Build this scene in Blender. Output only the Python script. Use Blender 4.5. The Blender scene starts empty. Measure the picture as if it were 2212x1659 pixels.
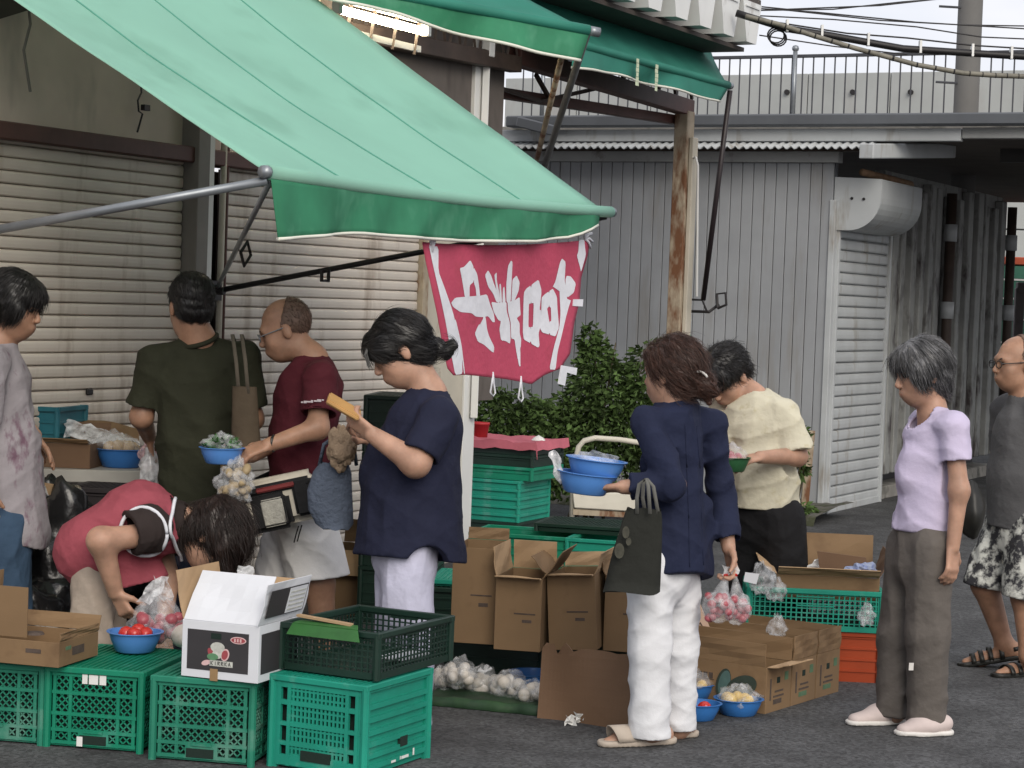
import bpy, bmesh, math, random
import numpy as np
from mathutils import Vector, Matrix
random.seed(7); rng = np.random.default_rng(7)
SC = bpy.context.scene
COL = SC.collection
R = math.radians
# ------------------------------------------------------------------ camera, sky, sun
FPX, W0, H0 = 4600.0, 2212.0, 1659.0
EYE = Vector((0, 0, 1.66))
PITCH, ROLL = math.atan(184.5/FPX), R(2.1)
_F = Vector((0, math.cos(PITCH), -math.sin(PITCH)))
_U0 = Vector((0, math.sin(PITCH), math.cos(PITCH)))
_R0 = Vector((1, 0, 0))
_R = _R0*math.cos(ROLL) + _U0*math.sin(ROLL)
_U = -_R0*math.sin(ROLL) + _U0*math.cos(ROLL)
cam_d = bpy.data.cameras.new('camera'); cam = bpy.data.objects.new('camera', cam_d); COL.objects.link(cam)
cam_d.sensor_width = 36; cam_d.lens = 36*FPX/W0; cam_d.clip_start = .1; cam_d.clip_end = 3000
cam.matrix_world = Matrix(((_R.x, _U.x, -_F.x, EYE.x), (_R.y, _U.y, -_F.y, EYE.y), (_R.z, _U.z, -_F.z, EYE.z), (0, 0, 0, 1)))
SC.camera = cam
SUN_EL, SUN_AZ = R(33), R(164)        # azimuth measured clockwise from +Y: behind the camera, to the right
world = bpy.data.worlds.new('World'); SC.world = world; world.use_nodes = True
def world_nodes():
    nt = world.node_tree; N = nt.nodes; L = nt.links; N.clear()
    out = N.new('ShaderNodeOutputWorld'); bg = N.new('ShaderNodeBackground'); bg.inputs[1].default_value = .082
    sky = N.new('ShaderNodeTexSky'); sky.sky_type = 'NISHITA'; sky.sun_disc = False
    sky.sun_elevation = SUN_EL; sky.sun_rotation = SUN_AZ; sky.air_density = 1.0; sky.dust_density = 3.0
    tc = N.new('ShaderNodeTexCoord'); mp = N.new('ShaderNodeMapping'); mp.inputs[3].default_value = (1.2, 1.2, 5)
    nz = N.new('ShaderNodeTexNoise'); nz.inputs['Scale'].default_value = 3.2; nz.inputs['Detail'].default_value = 4; nz.inputs['Roughness'].default_value = .58
    rp = N.new('ShaderNodeValToRGB'); rp.color_ramp.elements[0].position = .3; rp.color_ramp.elements[1].position = .72
    rp.color_ramp.elements[0].color = (6.6, 6.95, 7.9, 1); rp.color_ramp.elements[1].color = (9.4, 9.1, 9.15, 1)
    mx = N.new('ShaderNodeMix'); mx.data_type = 'RGBA'; mx.inputs[0].default_value = .86
    L.new(tc.outputs['Generated'], mp.inputs[0]); L.new(mp.outputs[0], nz.inputs[0]); L.new(nz.outputs[0], rp.inputs[0])
    L.new(sky.outputs[0], mx.inputs[6]); L.new(rp.outputs[0], mx.inputs[7]); L.new(mx.outputs[2], bg.inputs[0]); L.new(bg.outputs[0], out.inputs[0])
world_nodes()
sun_d = bpy.data.lights.new('sun', 'SUN'); sun = bpy.data.objects.new('sun', sun_d); COL.objects.link(sun)
sun_d.energy = 1.5; sun_d.angle = R(40); sun_d.color = (1, .93, .82)
_sd = Vector((math.sin(SUN_AZ)*math.cos(SUN_EL), math.cos(SUN_AZ)*math.cos(SUN_EL), math.sin(SUN_EL)))
sun.rotation_euler = _sd.to_track_quat('Z', 'Y').to_euler()
SC.view_settings.view_transform = 'Standard'; SC.view_settings.look = 'None'; SC.view_settings.gamma = 1
SC.view_settings.use_curve_mapping = False; SC.view_settings.exposure = 0.6
SC.render.engine = 'CYCLES'
try: SC.cycles.max_bounces = 5; SC.cycles.diffuse_bounces = 3; SC.cycles.glossy_bounces = 2; SC.cycles.transmission_bounces = 3; SC.cycles.transparent_max_bounces = 8; SC.cycles.caustics_reflective = False; SC.cycles.caustics_refractive = False
except Exception: pass

# ------------------------------------------------------------------ measuring helpers (photo measured on a 2212 x 1659 sheet)
def ray(x, y):
    return (_F*FPX + _R*(x-W0/2) - _U*(y-H0/2)).normalized()
def at(x, y, Y):
    d = ray(x, y); return EYE + d*(Y/d.y)
def gnd(x, y, h=0.0):
    d = ray(x, y); return EYE + d*((h-EYE.z)/d.z)
def hit(x, y, p, n):
    d = ray(x, y); return EYE + d*((p-EYE).dot(n)/d.dot(n))
ANG = R(27)
DA = Vector((math.sin(ANG), math.cos(ANG), 0))      # along the shop front, away from the camera
DN = Vector((math.cos(ANG), -math.sin(ANG), 0))     # out of the shop front
UP = Vector((0, 0, 1))
F0 = at(400, 619, 10.65); F0.z = 0
def fac(t, D, h): return F0 + DA*t + DN*D + UP*h
def fp(x, y, D=0.0):
    p = hit(x, y, F0+DN*D, DN); q = p-F0; return q.dot(DA), p.z
G0 = at(1790, 670, 17.3); G0.z = 0                  # front corner of the grey shed
def gb(t, o, h): return G0 - DN*t + DA*(-o) + UP*h  # t leftwards along the long wall, o out of it towards the camera
def gbp(x, y, o=0.0):
    p = hit(x, y, G0 - DA*o, DA); q = p-G0; return -q.dot(DN), p.z
def gs(t, o, h): return G0 + DA*t + DN*o + UP*h     # side wall of the shed, running away along DA
def gsp(x, y, o=0.0):
    p = hit(x, y, G0 + DN*o, DN); q = p-G0; return q.dot(DA), p.z

# ------------------------------------------------------------------ materials
MATS = {}
def pm(name, col, rough=.65, var=.18, scale=6.0, bump=.0, bscale=80.0, metal=0.0, spec=.4, stain=None, stretch=(1, 1, 1), sss=0.0, alpha=1.0, trans=0.0, island=0.0, weave=0.0, emit=None, col2=None, lucent=0.0, lucol=None, wpos=False):
    if name in MATS: return MATS[name]
    m = bpy.data.materials.new(name); m.use_nodes = True; nt = m.node_tree; N = nt.nodes; L = nt.links
    b = N['Principled BSDF']; b.inputs['Roughness'].default_value = rough; b.inputs['Metallic'].default_value = metal
    b.inputs['Specular IOR Level'].default_value = spec
    tc = N.new('ShaderNodeTexCoord'); mp = N.new('ShaderNodeMapping'); mp.inputs[3].default_value = stretch
    osk = N.new('ShaderNodeNewGeometry').outputs['Position'] if wpos else tc.outputs['Object']
    L.new(osk, mp.inputs[0])
    nz = N.new('ShaderNodeTexNoise'); nz.inputs['Scale'].default_value = scale; nz.inputs['Detail'].default_value = 3; nz.inputs['Roughness'].default_value = .6
    L.new(mp.outputs[0], nz.inputs[0])
    rp = N.new('ShaderNodeValToRGB'); e = rp.color_ramp.elements; e[0].position = .28; e[1].position = .72
    c = np.array(col); c2 = np.array(col2) if col2 else np.clip(c*(1+var), 0, .95)
    e[0].color = (*(c*(1-var)), 1); e[1].color = (*c2, 1)
    L.new(nz.outputs[0], rp.inputs[0]); cur = rp.outputs[0]
    if stain:
        sc, th, scl, sstr = stain
        mp2 = N.new('ShaderNodeMapping'); mp2.inputs[3].default_value = sstr; L.new(osk, mp2.inputs[0])
        n2 = N.new('ShaderNodeTexNoise'); n2.inputs['Scale'].default_value = scl; n2.inputs['Detail'].default_value = 4; n2.inputs['Roughness'].default_value = .65
        L.new(mp2.outputs[0], n2.inputs[0])
        r2 = N.new('ShaderNodeValToRGB'); r2.color_ramp.elements[0].position = th-.06; r2.color_ramp.elements[1].position = th+.08
        L.new(n2.outputs[0], r2.inputs[0])
        mx = N.new('ShaderNodeMix'); mx.data_type = 'RGBA'; L.new(r2.outputs[0], mx.inputs[0]); L.new(cur, mx.inputs[6]); mx.inputs[7].default_value = (*sc, 1)
        cur = mx.outputs[2]
    if island:
        g = N.new('ShaderNodeNewGeometry'); hs = N.new('ShaderNodeHueSaturation')
        ma = N.new('ShaderNodeMapRange'); ma.inputs[3].default_value = 1-island; ma.inputs[4].default_value = 1+island
        L.new(g.outputs['Random Per Island'], ma.inputs[0]); L.new(ma.outputs[0], hs.inputs['Value']); L.new(cur, hs.inputs['Color']); cur = hs.outputs[0]
    L.new(cur, b.inputs['Base Color'])
    nrm = None
    if bump:
        n3 = N.new('ShaderNodeTexNoise'); n3.inputs['Scale'].default_value = bscale; n3.inputs['Detail'].default_value = 2
        L.new(mp.outputs[0], n3.inputs[0])
        bp = N.new('ShaderNodeBump'); bp.inputs['Strength'].default_value = bump; bp.inputs['Distance'].default_value = .01
        L.new(n3.outputs[0], bp.inputs['Height']); nrm = bp
    if weave:
        wv = N.new('ShaderNodeTexVoronoi'); wv.inputs['Scale'].default_value = 420; L.new(tc.outputs['Object'], wv.inputs[0])
        b2 = N.new('ShaderNodeBump'); b2.inputs['Strength'].default_value = weave; b2.inputs['Distance'].default_value = .002
        L.new(wv.outputs['Distance'], b2.inputs['Height'])
        if nrm: L.new(nrm.outputs[0], b2.inputs['Normal'])
        nrm = b2
    if nrm: L.new(nrm.outputs[0], b.inputs['Normal'])
    if sss: b.inputs['Subsurface Weight'].default_value = sss; b.inputs['Subsurface Radius'].default_value = (.012, .004, .002); b.inputs['Subsurface Scale'].default_value = 1.0
    if alpha < 1: b.inputs['Alpha'].default_value = alpha
    if trans: b.inputs['Transmission Weight'].default_value = trans
    if emit: b.inputs['Emission Color'].default_value = (*emit[0], 1); b.inputs['Emission Strength'].default_value = emit[1]
    if lucent:
        tl = N.new('ShaderNodeBsdfTranslucent'); ms = N.new('ShaderNodeMixShader'); ms.inputs[0].default_value = lucent
        if lucol: tl.inputs[0].default_value = (*lucol, 1)
        else: L.new(cur, tl.inputs[0])
        L.new(b.outputs[0], ms.inputs[1]); L.new(tl.outputs[0], ms.inputs[2]); L.new(ms.outputs[0], N['Material Output'].inputs[0])
    MATS[name] = m; return m

# ------------------------------------------------------------------ mesh helpers
class MB:
    def __init__(s): s.v = []; s.f = []
    def add(s, vs, fs):
        o = len(s.v); s.v += [Vector(v) for v in vs]; s.f += [tuple(i+o for i in f) for f in fs]; return s
    def obox(s, c, ax, ay, az):            # centre and three half axes
        c = Vector(c); P = [c+ax*i+ay*j+az*k for k in (-1, 1) for j in (-1, 1) for i in (-1, 1)]
        F = [(0, 2, 3, 1), (4, 5, 7, 6), (0, 1, 5, 4), (2, 6, 7, 3), (0, 4, 6, 2), (1, 3, 7, 5)]
        if ax.cross(ay).dot(az) < 0: F = [f[::-1] for f in F]
        return s.add(P, F)
    def box(s, x0, x1, y0, y1, z0, z1):
        return s.obox(((x0+x1)/2, (y0+y1)/2, (z0+z1)/2), Vector(((x1-x0)/2, 0, 0)), Vector((0, (y1-y0)/2, 0)), Vector((0, 0, (z1-z0)/2)))
    def bar(s, a, b, w, d=None, up=None):  # rectangular bar between two points
        a = Vector(a); b = Vector(b); d = w if d is None else d; t = (b-a)
        u = Vector(up) if up is not None else (UP if abs(t.normalized().z) < .95 else Vector((0, 1, 0)))
        sx = t.cross(u).normalized(); sz = sx.cross(t).normalized()
        return s.obox((a+b)/2, t/2, sx*(w/2), sz*(d/2))
    def tube(s, pts, r, n=10, cap=True):
        pts = [Vector(p) for p in pts]; m = len(pts); rs = r if isinstance(r, (list, tuple)) else [r]*m
        o = len(s.v); t0 = (pts[1]-pts[0]).normalized()
        u = t0.orthogonal().normalized()
        for i, p in enumerate(pts):
            t = (pts[min(i+1, m-1)]-pts[max(i-1, 0)]).normalized()
            u = (u - t*u.dot(t)).normalized(); w = t.cross(u)
            for k in range(n):
                a = 2*math.pi*k/n; s.v.append(p+(u*math.cos(a)+w*math.sin(a))*rs[i])
        for i in range(m-1):
            for k in range(n):
                s.f.append((o+i*n+k, o+i*n+(k+1) % n, o+(i+1)*n+(k+1) % n, o+(i+1)*n+k))
        if cap:
            s.f.append(tuple(o+k for k in range(n))[::-1]); s.f.append(tuple(o+(m-1)*n+k for k in range(n)))
        return s
    def lathe(s, prof, c=(0, 0, 0), n=28, wob=None):
        c = Vector(c); o = len(s.v); m = len(prof)
        for i, (r, z) in enumerate(prof):
            for k in range(n):
                a = 2*math.pi*k/n; rr = r*(1+(wob(a, z) if wob else 0)); s.v.append(c+Vector((rr*math.cos(a), rr*math.sin(a), z)))
        for i in range(m-1):
            for k in range(n): s.f.append((o+i*n+k, o+i*n+(k+1) % n, o+(i+1)*n+(k+1) % n, o+(i+1)*n+k))
        if prof[0][0] > 1e-4: s.f.append(tuple(o+k for k in range(n))[::-1])
        if prof[-1][0] > 1e-4: s.f.append(tuple(o+(m-1)*n+k for k in range(n)))
        return s
    def prism(s, poly, ext):               # polygon of 3-D points swept by a vector
        poly = [Vector(p) for p in poly]; e = Vector(ext); n = len(poly)
        o = len(s.v); s.v += poly + [p+e for p in poly]
        s.f.append(tuple(o+i for i in range(n))[::-1]); s.f.append(tuple(o+n+i for i in range(n)))
        for i in range(n): s.f.append((o+i, o+(i+1) % n, o+n+(i+1) % n, o+n+i))
        return s
    def sheet(s, g, thick=0.0):            # grid of points (rows of equal length), optionally with thickness
        nr, nc = len(g), len(g[0]); o = len(s.v)
        s.v += [Vector(p) for row in g for p in row]
        F = [(o+i*nc+j, o+i*nc+j+1, o+(i+1)*nc+j+1, o+(i+1)*nc+j) for i in range(nr-1) for j in range(nc-1)]
        s.f += F
        if thick:
            nn = [Vector((0, 0, 0)) for _ in range(nr*nc)]
            for f in F:
                q = (s.v[f[2]]-s.v[f[0]]).cross(s.v[f[3]]-s.v[f[1]])
                for i in f: nn[i-o] += q
            o2 = len(s.v)
            s.v += [s.v[o+i]-(nn[i].normalized()*thick) for i in range(nr*nc)]
            s.f += [tuple(i-o+o2 for i in f)[::-1] for f in F]
            bd = [j for j in range(nc)] + [i*nc+nc-1 for i in range(1, nr)] + [(nr-1)*nc+j for j in range(nc-2, -1, -1)] + [i*nc for i in range(nr-2, 0, -1)]
            for a, b in zip(bd, bd[1:]+bd[:1]): s.f.append((o+b, o+a, o2+a, o2+b))
        return s
    def build(s, name, mat, parent=None, smooth=False, bevel=0.0, world=True, seg=1):
        off = Vector((0, 0, 0))
        if parent is not None and world:
            p = parent
            while p is not None: off += p.location; p = p.parent
        me = bpy.data.meshes.new(name); me.from_pydata([tuple(v-off) for v in s.v], [], s.f)
        if bevel:
            bm = bmesh.new(); bm.from_mesh(me)
            es = [e for e in bm.edges if len(e.link_faces) == 2 and e.calc_face_angle(0) > .6]
            bmesh.ops.bevel(bm, geom=es, offset=bevel, segments=seg, affect='EDGES', clamp_overlap=True); bm.to_mesh(me); bm.free()
        return mobj(name, me, mat, parent, smooth)
def mobj(name, me, mat, parent=None, smooth=False):
    me.validate()
    o = bpy.data.objects.new(name, me); COL.objects.link(o)
    if mat is not None and not me.materials: me.materials.append(mat)
    if smooth: me.shade_smooth() if hasattr(me, 'shade_smooth') else me.polygons.foreach_set('use_smooth', [True]*len(me.polygons))
    if parent is not None: o.parent = parent
    return o
def smooth_angle(o, a=40):
    me = o.data
    me.polygons.foreach_set('use_smooth', [True]*len(me.polygons))
    try: me.set_sharp_from_angle(angle=R(a))
    except Exception: pass
    return o
def thing(name, label, cat, loc, group=None, rz=0.0):
    o = bpy.data.objects.new(name, None); COL.objects.link(o); o.location = Vector(loc); o.rotation_euler = (0, 0, rz)
    o.empty_display_size = .1; o['label'] = label; o['category'] = cat
    if group: o['group'] = group
    return o
def tag(o, label=None, cat=None, group=None, kind=None):
    if label: o['label'] = label
    if cat: o['category'] = cat
    if group: o['group'] = group
    if kind: o['kind'] = kind
    return o
def piece(name, me, parent, loc=(0, 0, 0), rot=None, scl=None):     # shares mesh data
    o = bpy.data.objects.new(name, me); COL.objects.link(o); o.parent = parent; o.location = loc
    if rot is not None: o.rotation_euler = rot
    if scl is not None: o.scale = scl
    return o
def copy_tree(o, parent=None):
    c = o.copy(); COL.objects.link(c); c.parent = parent
    for ch in list(o.children): copy_tree(ch, c)
    return c
def lerp(a, b, t): return a+(b-a)*t
def wob(*a):  # smooth pseudo noise
    return math.sin(a[0]*1.0+1.3)*.5+math.sin(a[0]*2.3+a[1]*1.7)*.3+math.sin(a[1]*3.1-a[0]*.7+2.)*.2
# ------------------------------------------------------------------ setting
M_asph = pm('asphalt', (.054, .055, .057), .85, .35, 3.0, bump=.5, bscale=160, stain=((.034, .034, .036), .60, 1.3, (1, 1, 1)))
M_conc = pm('concrete', (.26, .25, .23), .85, .25, 4, bump=.3, bscale=40, stain=((.08, .08, .07), .58, 3, (1, 1, 1)))
g = MB(); n = 40
g.sheet([[(lerp(-260, 260, j/n), lerp(-20, 500, i/n), 0) for j in range(n+1)] for i in range(n+1)])
tag(g.build('ground', M_asph), kind='structure')
def speckle():       # coarse aggregate in the asphalt, as shading detail
    nt = M_asph.node_tree; N = nt.nodes; L = nt.links; b = N['Principled BSDF']
    src = b.inputs['Base Color'].links[0].from_socket
    tc = N.new('ShaderNodeTexCoord'); vo = N.new('ShaderNodeTexVoronoi'); vo.inputs['Scale'].default_value = 75; L.new(tc.outputs['Object'], vo.inputs[0])
    rp = N.new('ShaderNodeValToRGB'); rp.color_ramp.elements[0].position = .0; rp.color_ramp.elements[1].position = 1
    rp.color_ramp.elements[0].color = (.4, .4, .4, 1); rp.color_ramp.elements[1].color = (2.1, 2.1, 2.1, 1)
    L.new(vo.outputs['Color'], rp.inputs[0])
    mx = N.new('ShaderNodeMix'); mx.data_type = 'RGBA'; mx.blend_type = 'MULTIPLY'; mx.inputs[0].default_value = .8
    L.new(src, mx.inputs[6]); L.new(rp.outputs[0], mx.inputs[7]); L.new(mx.outputs[2], b.inputs['Base Color'])
speckle()

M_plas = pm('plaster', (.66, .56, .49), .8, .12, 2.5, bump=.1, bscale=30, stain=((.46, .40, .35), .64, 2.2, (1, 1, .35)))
M_brown = pm('brown_steel', (.095, .042, .034), .55, .3, 5, bump=.05)
M_dkbrown = pm('dark_brown_steel', (.055, .038, .03), .6, .3, 6)
M_slat = pm('shutter_paint', (.63, .57, .50), .5, .1, 2, wpos=True, bump=.12, bscale=9, stain=((.44, .375, .31), .60, 3.5, (1.6, 1.6, .22)))
M_colm = pm('column_grey', (.20, .185, .165), .6, .15, 4, stain=((.13, .07, .04), .68, 6, (1, 1, .4)))
M_white = pm('white_paint', (.70, .70, .68), .5, .06, 3, stain=((.42, .36, .28), .70, 6, (1, 1, .3)))
M_cream = pm('cream_paint', (.50, .46, .38), .6, .12, 4, stain=((.2, .11, .06), .7, 9, (1, 1, .5)))
M_rust = pm('rusty_steel', (.36, .30, .22), .75, .25, 6, bump=.2, bscale=50, stain=((.15, .065, .03), .52, 7, (1, 1, .35)))
M_dark = pm('black_steel', (.018, .016, .017), .5, .2, 6)
M_galv = pm('galvanised', (.24, .26, .28), .38, .15, 7, metal=.55)
M_soff = pm('soffit', (.075, .062, .055), .8, .2, 3)
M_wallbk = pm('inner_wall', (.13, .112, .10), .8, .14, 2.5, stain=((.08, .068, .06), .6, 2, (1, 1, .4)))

shop = thing('shop_building', 'low market building with cream roller shutters under a green awning', 'building', fac(1.5, 0, 0))
def wallseg(name, t0, t1, h0, h1, d0, d1, mat, parent=shop, bevel=0.0):
    return MB().obox(fac((t0+t1)/2, (d0+d1)/2, (h0+h1)/2), DA*((t1-t0)/2), DN*((d1-d0)/2), UP*((h1-h0)/2)).build(name, mat, parent, bevel=bevel)
T_L, T_C0 = -4.2, fp(395, 600)[0]
T_C1 = fp(478, 600)[0]
T_R = fp(905, 600)[0]
T_COL = fp(1003, 900)[0]; T_COL1 = fp(1040, 900)[0]
T_END = fp(1105, 240)[0]
H_B0 = fp(0, 301)[1]; H_B1 = fp(0, 262)[1]
wallseg('upper_wall', T_L, T_C1+.9, H_B1-.02, 3.62, -.25, -.03, M_plas)
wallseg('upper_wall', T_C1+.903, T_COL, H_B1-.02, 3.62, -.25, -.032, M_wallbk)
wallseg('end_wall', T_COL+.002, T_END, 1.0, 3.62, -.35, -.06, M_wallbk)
wallseg('lintel', T_L, T_R+.02, H_B0, H_B1, -.1, .05, M_brown, bevel=.006)
wallseg('back_wall', T_L, T_COL, 0, H_B0, -.5, -.3, M_dkbrown)
def shutter(t0, t1, nm_label):
    L = t1-t0; p = .058; prof = [(-.010, 0), (.006, .003), (.0105, .008), (.0125, .024), (.0125, .040), (.010, .050), (.004, .0545), (-.012, .058)]
    bm = MB(); o = len(bm.v)
    for s in (0, 1):
        bm.v += [DA*(L*s) + DN*d + UP*z for d, z in prof]
    m = len(prof)
    bm.f += [(i, m+i, m+i+1, i+1) for i in range(m-1)]
    me = bpy.data.meshes.new('shutter_slat'); me.from_pydata([tuple(v) for v in bm.v], [], bm.f); me.materials.append(M_slat)
    root = MB().obox(fac((t0+t1)/2, -.04, H_B0/2), DA*(L/2), DN*.006, UP*(H_B0/2-.01)).build('roller_shutter', M_dkbrown, shop); root['label'] = nm_label
    k = int(H_B0/p)+1
    for i in range(k):
        q = fac(t0, -.02+random.uniform(-.002, .002), i*p) - shop.location
        piece('shutter_slat', me, root, q)
shutter(T_L, T_C0-.01, 'wide cream roller shutter left of the steel column')
shutter(T_C1+.01, T_R, 'cream roller shutter between the steel column and the white column')
# columns and pipes
wallseg('steel_column', T_C0, T_C0+.10, 0, 3.62, -.04, .075, M_colm, bevel=.004)
wallseg('lit_column_flange', T_C0+.102, T_C0+.16, 0, 3.62, -.03, .06, M_white, bevel=.003)  # lit side of the column, its brightness put into the white colour
MB().tube([fac(T_C1-.06, .035, 0), fac(T_C1-.06, .035, 3.4)], .017, 8).build('rain_pipe', M_cream, shop, True)
MB().tube([fac(T_C1-.02, .03, 0), fac(T_C1-.02, .03, 3.4)], .012, 8).build('conduit', M_brown, shop, True)
wallseg('shutter_jamb', T_R+.003, T_R+.07, 0, H_B0+.02, -.06, .03, M_rust, bevel=.003)
wallseg('cream_panel', T_R+.074, T_COL-.003, 0, H_B1+.1, -.12, -.02, M_cream)
wallseg('white_column', T_COL, T_COL+.15, 0, 3.62, -.16, -.005, M_white, bevel=.004)
MB().bar(fac(T_COL+.09, .02, .9), fac(T_COL+.09, .02, 3.6), .045, .045).build('down_pipe', M_white, shop, bevel=.004)
# chord beam and small lattice under the eave
c0 = fp(745, 84); c1 = fp(1062, 136)
bm = MB().bar(fac(c0[0]-1.5, .03, c0[1]), fac(T_END-.02, .03, c1[1]+.02), .09, .10); bm.build('eave_beam', M_dkbrown, shop, bevel=.004)
for i in range(11):
    t = lerp(c0[0], T_END-.15, i/10)
    b = MB(); h = lerp(c0[1], c1[1], i/10)+.05
    b.bar(fac(t, .03, h), fac(t+.07, .03, h+.24), .016); b.bar(fac(t+.15, .03, h), fac(t+.08, .03, h+.24), .016)
    b.build('lattice_strut', M_dkbrown, shop)
wallseg('eave_top_chord', c0[0]-1, T_END, c1[1]+.33, c1[1]+.40, -.02, .08, M_dkbrown)
# conduit clip boxes near the pipe
MB().obox(fac(fp(1040, 100, .0)[0], .05, fp(1040, 92)[1]), DA*.035, DN*.03, UP*.09).build('junction_box', M_white, shop, bevel=.004)
# loose hooks and cords on the plaster
t, h = fp(298, 232)
b = MB().tube([fac(t, 0, h+.25), fac(t+.01, .01, h+.07), fac(t-.03, .02, h+.03), fac(t-.02, .02, h-.02), fac(t+.01, .02, h-.03), fac(t, .0, h-.12)], .005, 5); b.obox(fac(t+.02, .03, h), DA*.022, DN*.012, UP*.014)
b.build('wall_hook', M_dark, shop)
t, h = fp(50, 100)
MB().tube([fac(t, .01, h+.25), fac(t+.02, .02, h+.1), fac(t-.02, .02, h-.02), fac(t+.02, .03, h-.2)], .007, 5).build('loose_cord', M_colm, shop)
q = [fp(x, y, .04) for x, y in ((-20, -15), (66, -15), (52, 22), (-20, 44))]
MB().prism([fac(t, .04, h) for t, h in q][::-1], DN*.03).build('eave_board', M_soff, shop)
# padlock plate on the shutter
t, h = fp(193, 846); MB().lathe([(0, 0), (.02, .002), (.018, .01), (0, .012)], n=12).v
MB().obox(fac(t, .0, h), DA*.022, DN*.01, UP*.016).build('shutter_lock', M_dark, shop, bevel=.006)
# roof with folded plate ends
RT0, RT1 = 1.6, fp(1640, 100, .6)[0]; RH = fp(1640, 100, .6)[1]
roof = MB().obox(fac((RT0+RT1)/2, -2.0, RH+.32), DA*((RT1-RT0)/2), DN*2.6, UP*.02).build('roof', M_soff, shop)
MB().obox(fac((RT0+RT1)/2, -2.05, RH-.03), DA*((RT1-RT0)/2-.05), DN*2.55, UP*.015).build('soffit', M_soff, shop)
M_fold = pm('folded_plate', (.66, .67, .66), .45, .06, 3, wpos=True, stain=((.35, .33, .3), .68, 5, (1, 1, .5)))
pt = .45; k = 0
proto = None
while RT1-.2-k*pt > fp(1240, 0, .6)[0]-1.2:
    t = RT1-.2-k*pt; k += 1
    if proto is None:
        q = MB(); p = [DA*-.19+UP*.30, DA*-.10, DA*.10, DA*.19+UP*.30]
        q.prism([v for v in p], DN*-.5); q.obox(UP*.262+DN*.004, DA*.14, DN*.006, UP*.006)
        proto = bpy.data.meshes.new('folded_plate_end'); proto.from_pydata([tuple(v) for v in q.v], [], q.f); proto.materials.append(M_fold)
    piece('folded_plate_end', proto, roof, fac(t, .62+random.uniform(-.01, .01), RH) - shop.location, rot=(0, random.uniform(-.015, .015), 0))

# fluorescent light
t0, h0 = fp(735, 38, .35); t1, h1 = fp(915, 52, .35); hm = (h0+h1)/2
lamp = thing('fluorescent_lamp', 'lit fluorescent tube lamp glowing under the eave above the awning', 'lamp', fac((t0+t1)/2, .35, hm))
M_tube = pm('tube_glow', (.9, .88, .8), .3, .02, emit=((1, .84, .58), 30))
MB().tube([fac(t0, .35, hm), fac(t1, .35, hm)], .022, 10).build('tube', M_tube, lamp, True)
MB().obox(fac((t0+t1)/2, .35, hm+.07), DA*((t1-t0)/2+.06), DN*.04, UP*.022).build('housing', M_white, lamp, bevel=.005)
for tt in (t0-.03, t1+.03): MB().obox(fac(tt, .35, hm+.01), DA*.02, DN*.025, UP*.035).build('end_cap', M_white, lamp, bevel=.004)
MB().obox(fac((t0+t1)/2, .33, hm-.10), DA*((t1-t0)/2), DN*.01, UP*.018).build('guard_strip', M_white, lamp)
for i in range(4):
    tt = lerp(t0+.08, t1-.08, i/3); MB().bar(fac(tt, .34, hm-.14), fac(tt+.05, .34, hm+.06), .016).build('hanger', M_dkbrown, lamp)

# ------------------------------------------------------------------ open steel frame with rusty post
frame = thing('canopy_trestle', 'rusty open steel trestle with lattice beams and a corner post', 'trestle', fac(fp(1462, 720)[0], 0, 0))
pt_, ph_ = fp(1478, 240)
tp = fp(1470, 480)[0]
MB().obox(fac(tp, 0, ph_/2), DA*.07, DN*.055, UP*(ph_/2)).build('post', M_rust, frame, bevel=.006)
MB().obox(fac(tp+.02, .075, ph_/2-.1), DA*.05, DN*.016, UP*(ph_/2-.1)).build('post_flange', M_cream, frame, bevel=.003)
a_, b_ = fp(1110, 150), fp(1500, 232)
MB().bar(fac(a_[0], 0, 3.22), fac(tp+.07, 0, ph_+.03), .1, .12).build('beam', M_brown, frame, bevel=.005)
MB().bar(fac(a_[0], -.35, 3.02), fac(tp+.07, -.1, ph_-.06), .08, .07).build('beam', M_brown, frame, bevel=.004)
MB().bar(fac(a_[0], 0, 3.55), fac(tp, 0, 3.66), .06, .06).build('beam', M_dkbrown, frame)
for i in range(9):
    t = lerp(a_[0]+.1, tp-.2, i/8)
    MB().bar(fac(t, 0, 3.24), fac(t+.16, 0, 3.56), .022).bar(fac(t+.33, 0, 3.24), fac(t+.17, 0, 3.56), .022).build('lattice_strut', M_dkbrown, frame)
for (xa, ya, xb, yb) in ((1140, 190, 1225, 218), (1225, 218, 1345, 190), (1215, 160, 1240, 205)):
    q0 = fp(xa, ya); q1 = fp(xb, yb); MB().bar(fac(q0[0], -.2, q0[1]), fac(q1[0], -.2, q1[1]), .025).build('brace', M_dkbrown, frame)
# hook for the awning stay, thin white stay wire, bracket
t, h = fp(1480, 655)
bk = MB(); bk.tube([fac(t, .05, h-.06), fac(t, .2, h-.06), fac(t+.05, .26, h)], .012, 6).tube([fac(t, .05, h+.03), fac(t, .14, h+.03), fac(t, .18, h-.05)], .009, 6)
bk.tube([fac(t, .27, h-.03), fac(t, .34, h), fac(t, .33, h+.09), fac(t, .26, h+.08), fac(t, .27, h-.03)], .011, 6)
bk.build('stay_bracket', M_dark, frame)
q = fp(1503, 340, .12); q2 = fp(1500, 640, .12)
MB().tube([fac(tp, .08, q[1]), fac(q[0], .12, q[1]), fac(q[0], .14, q[1]-.06), fac(q2[0], .14, q2[1])], .009, 6).build('stay_wire', M_white, frame)

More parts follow.
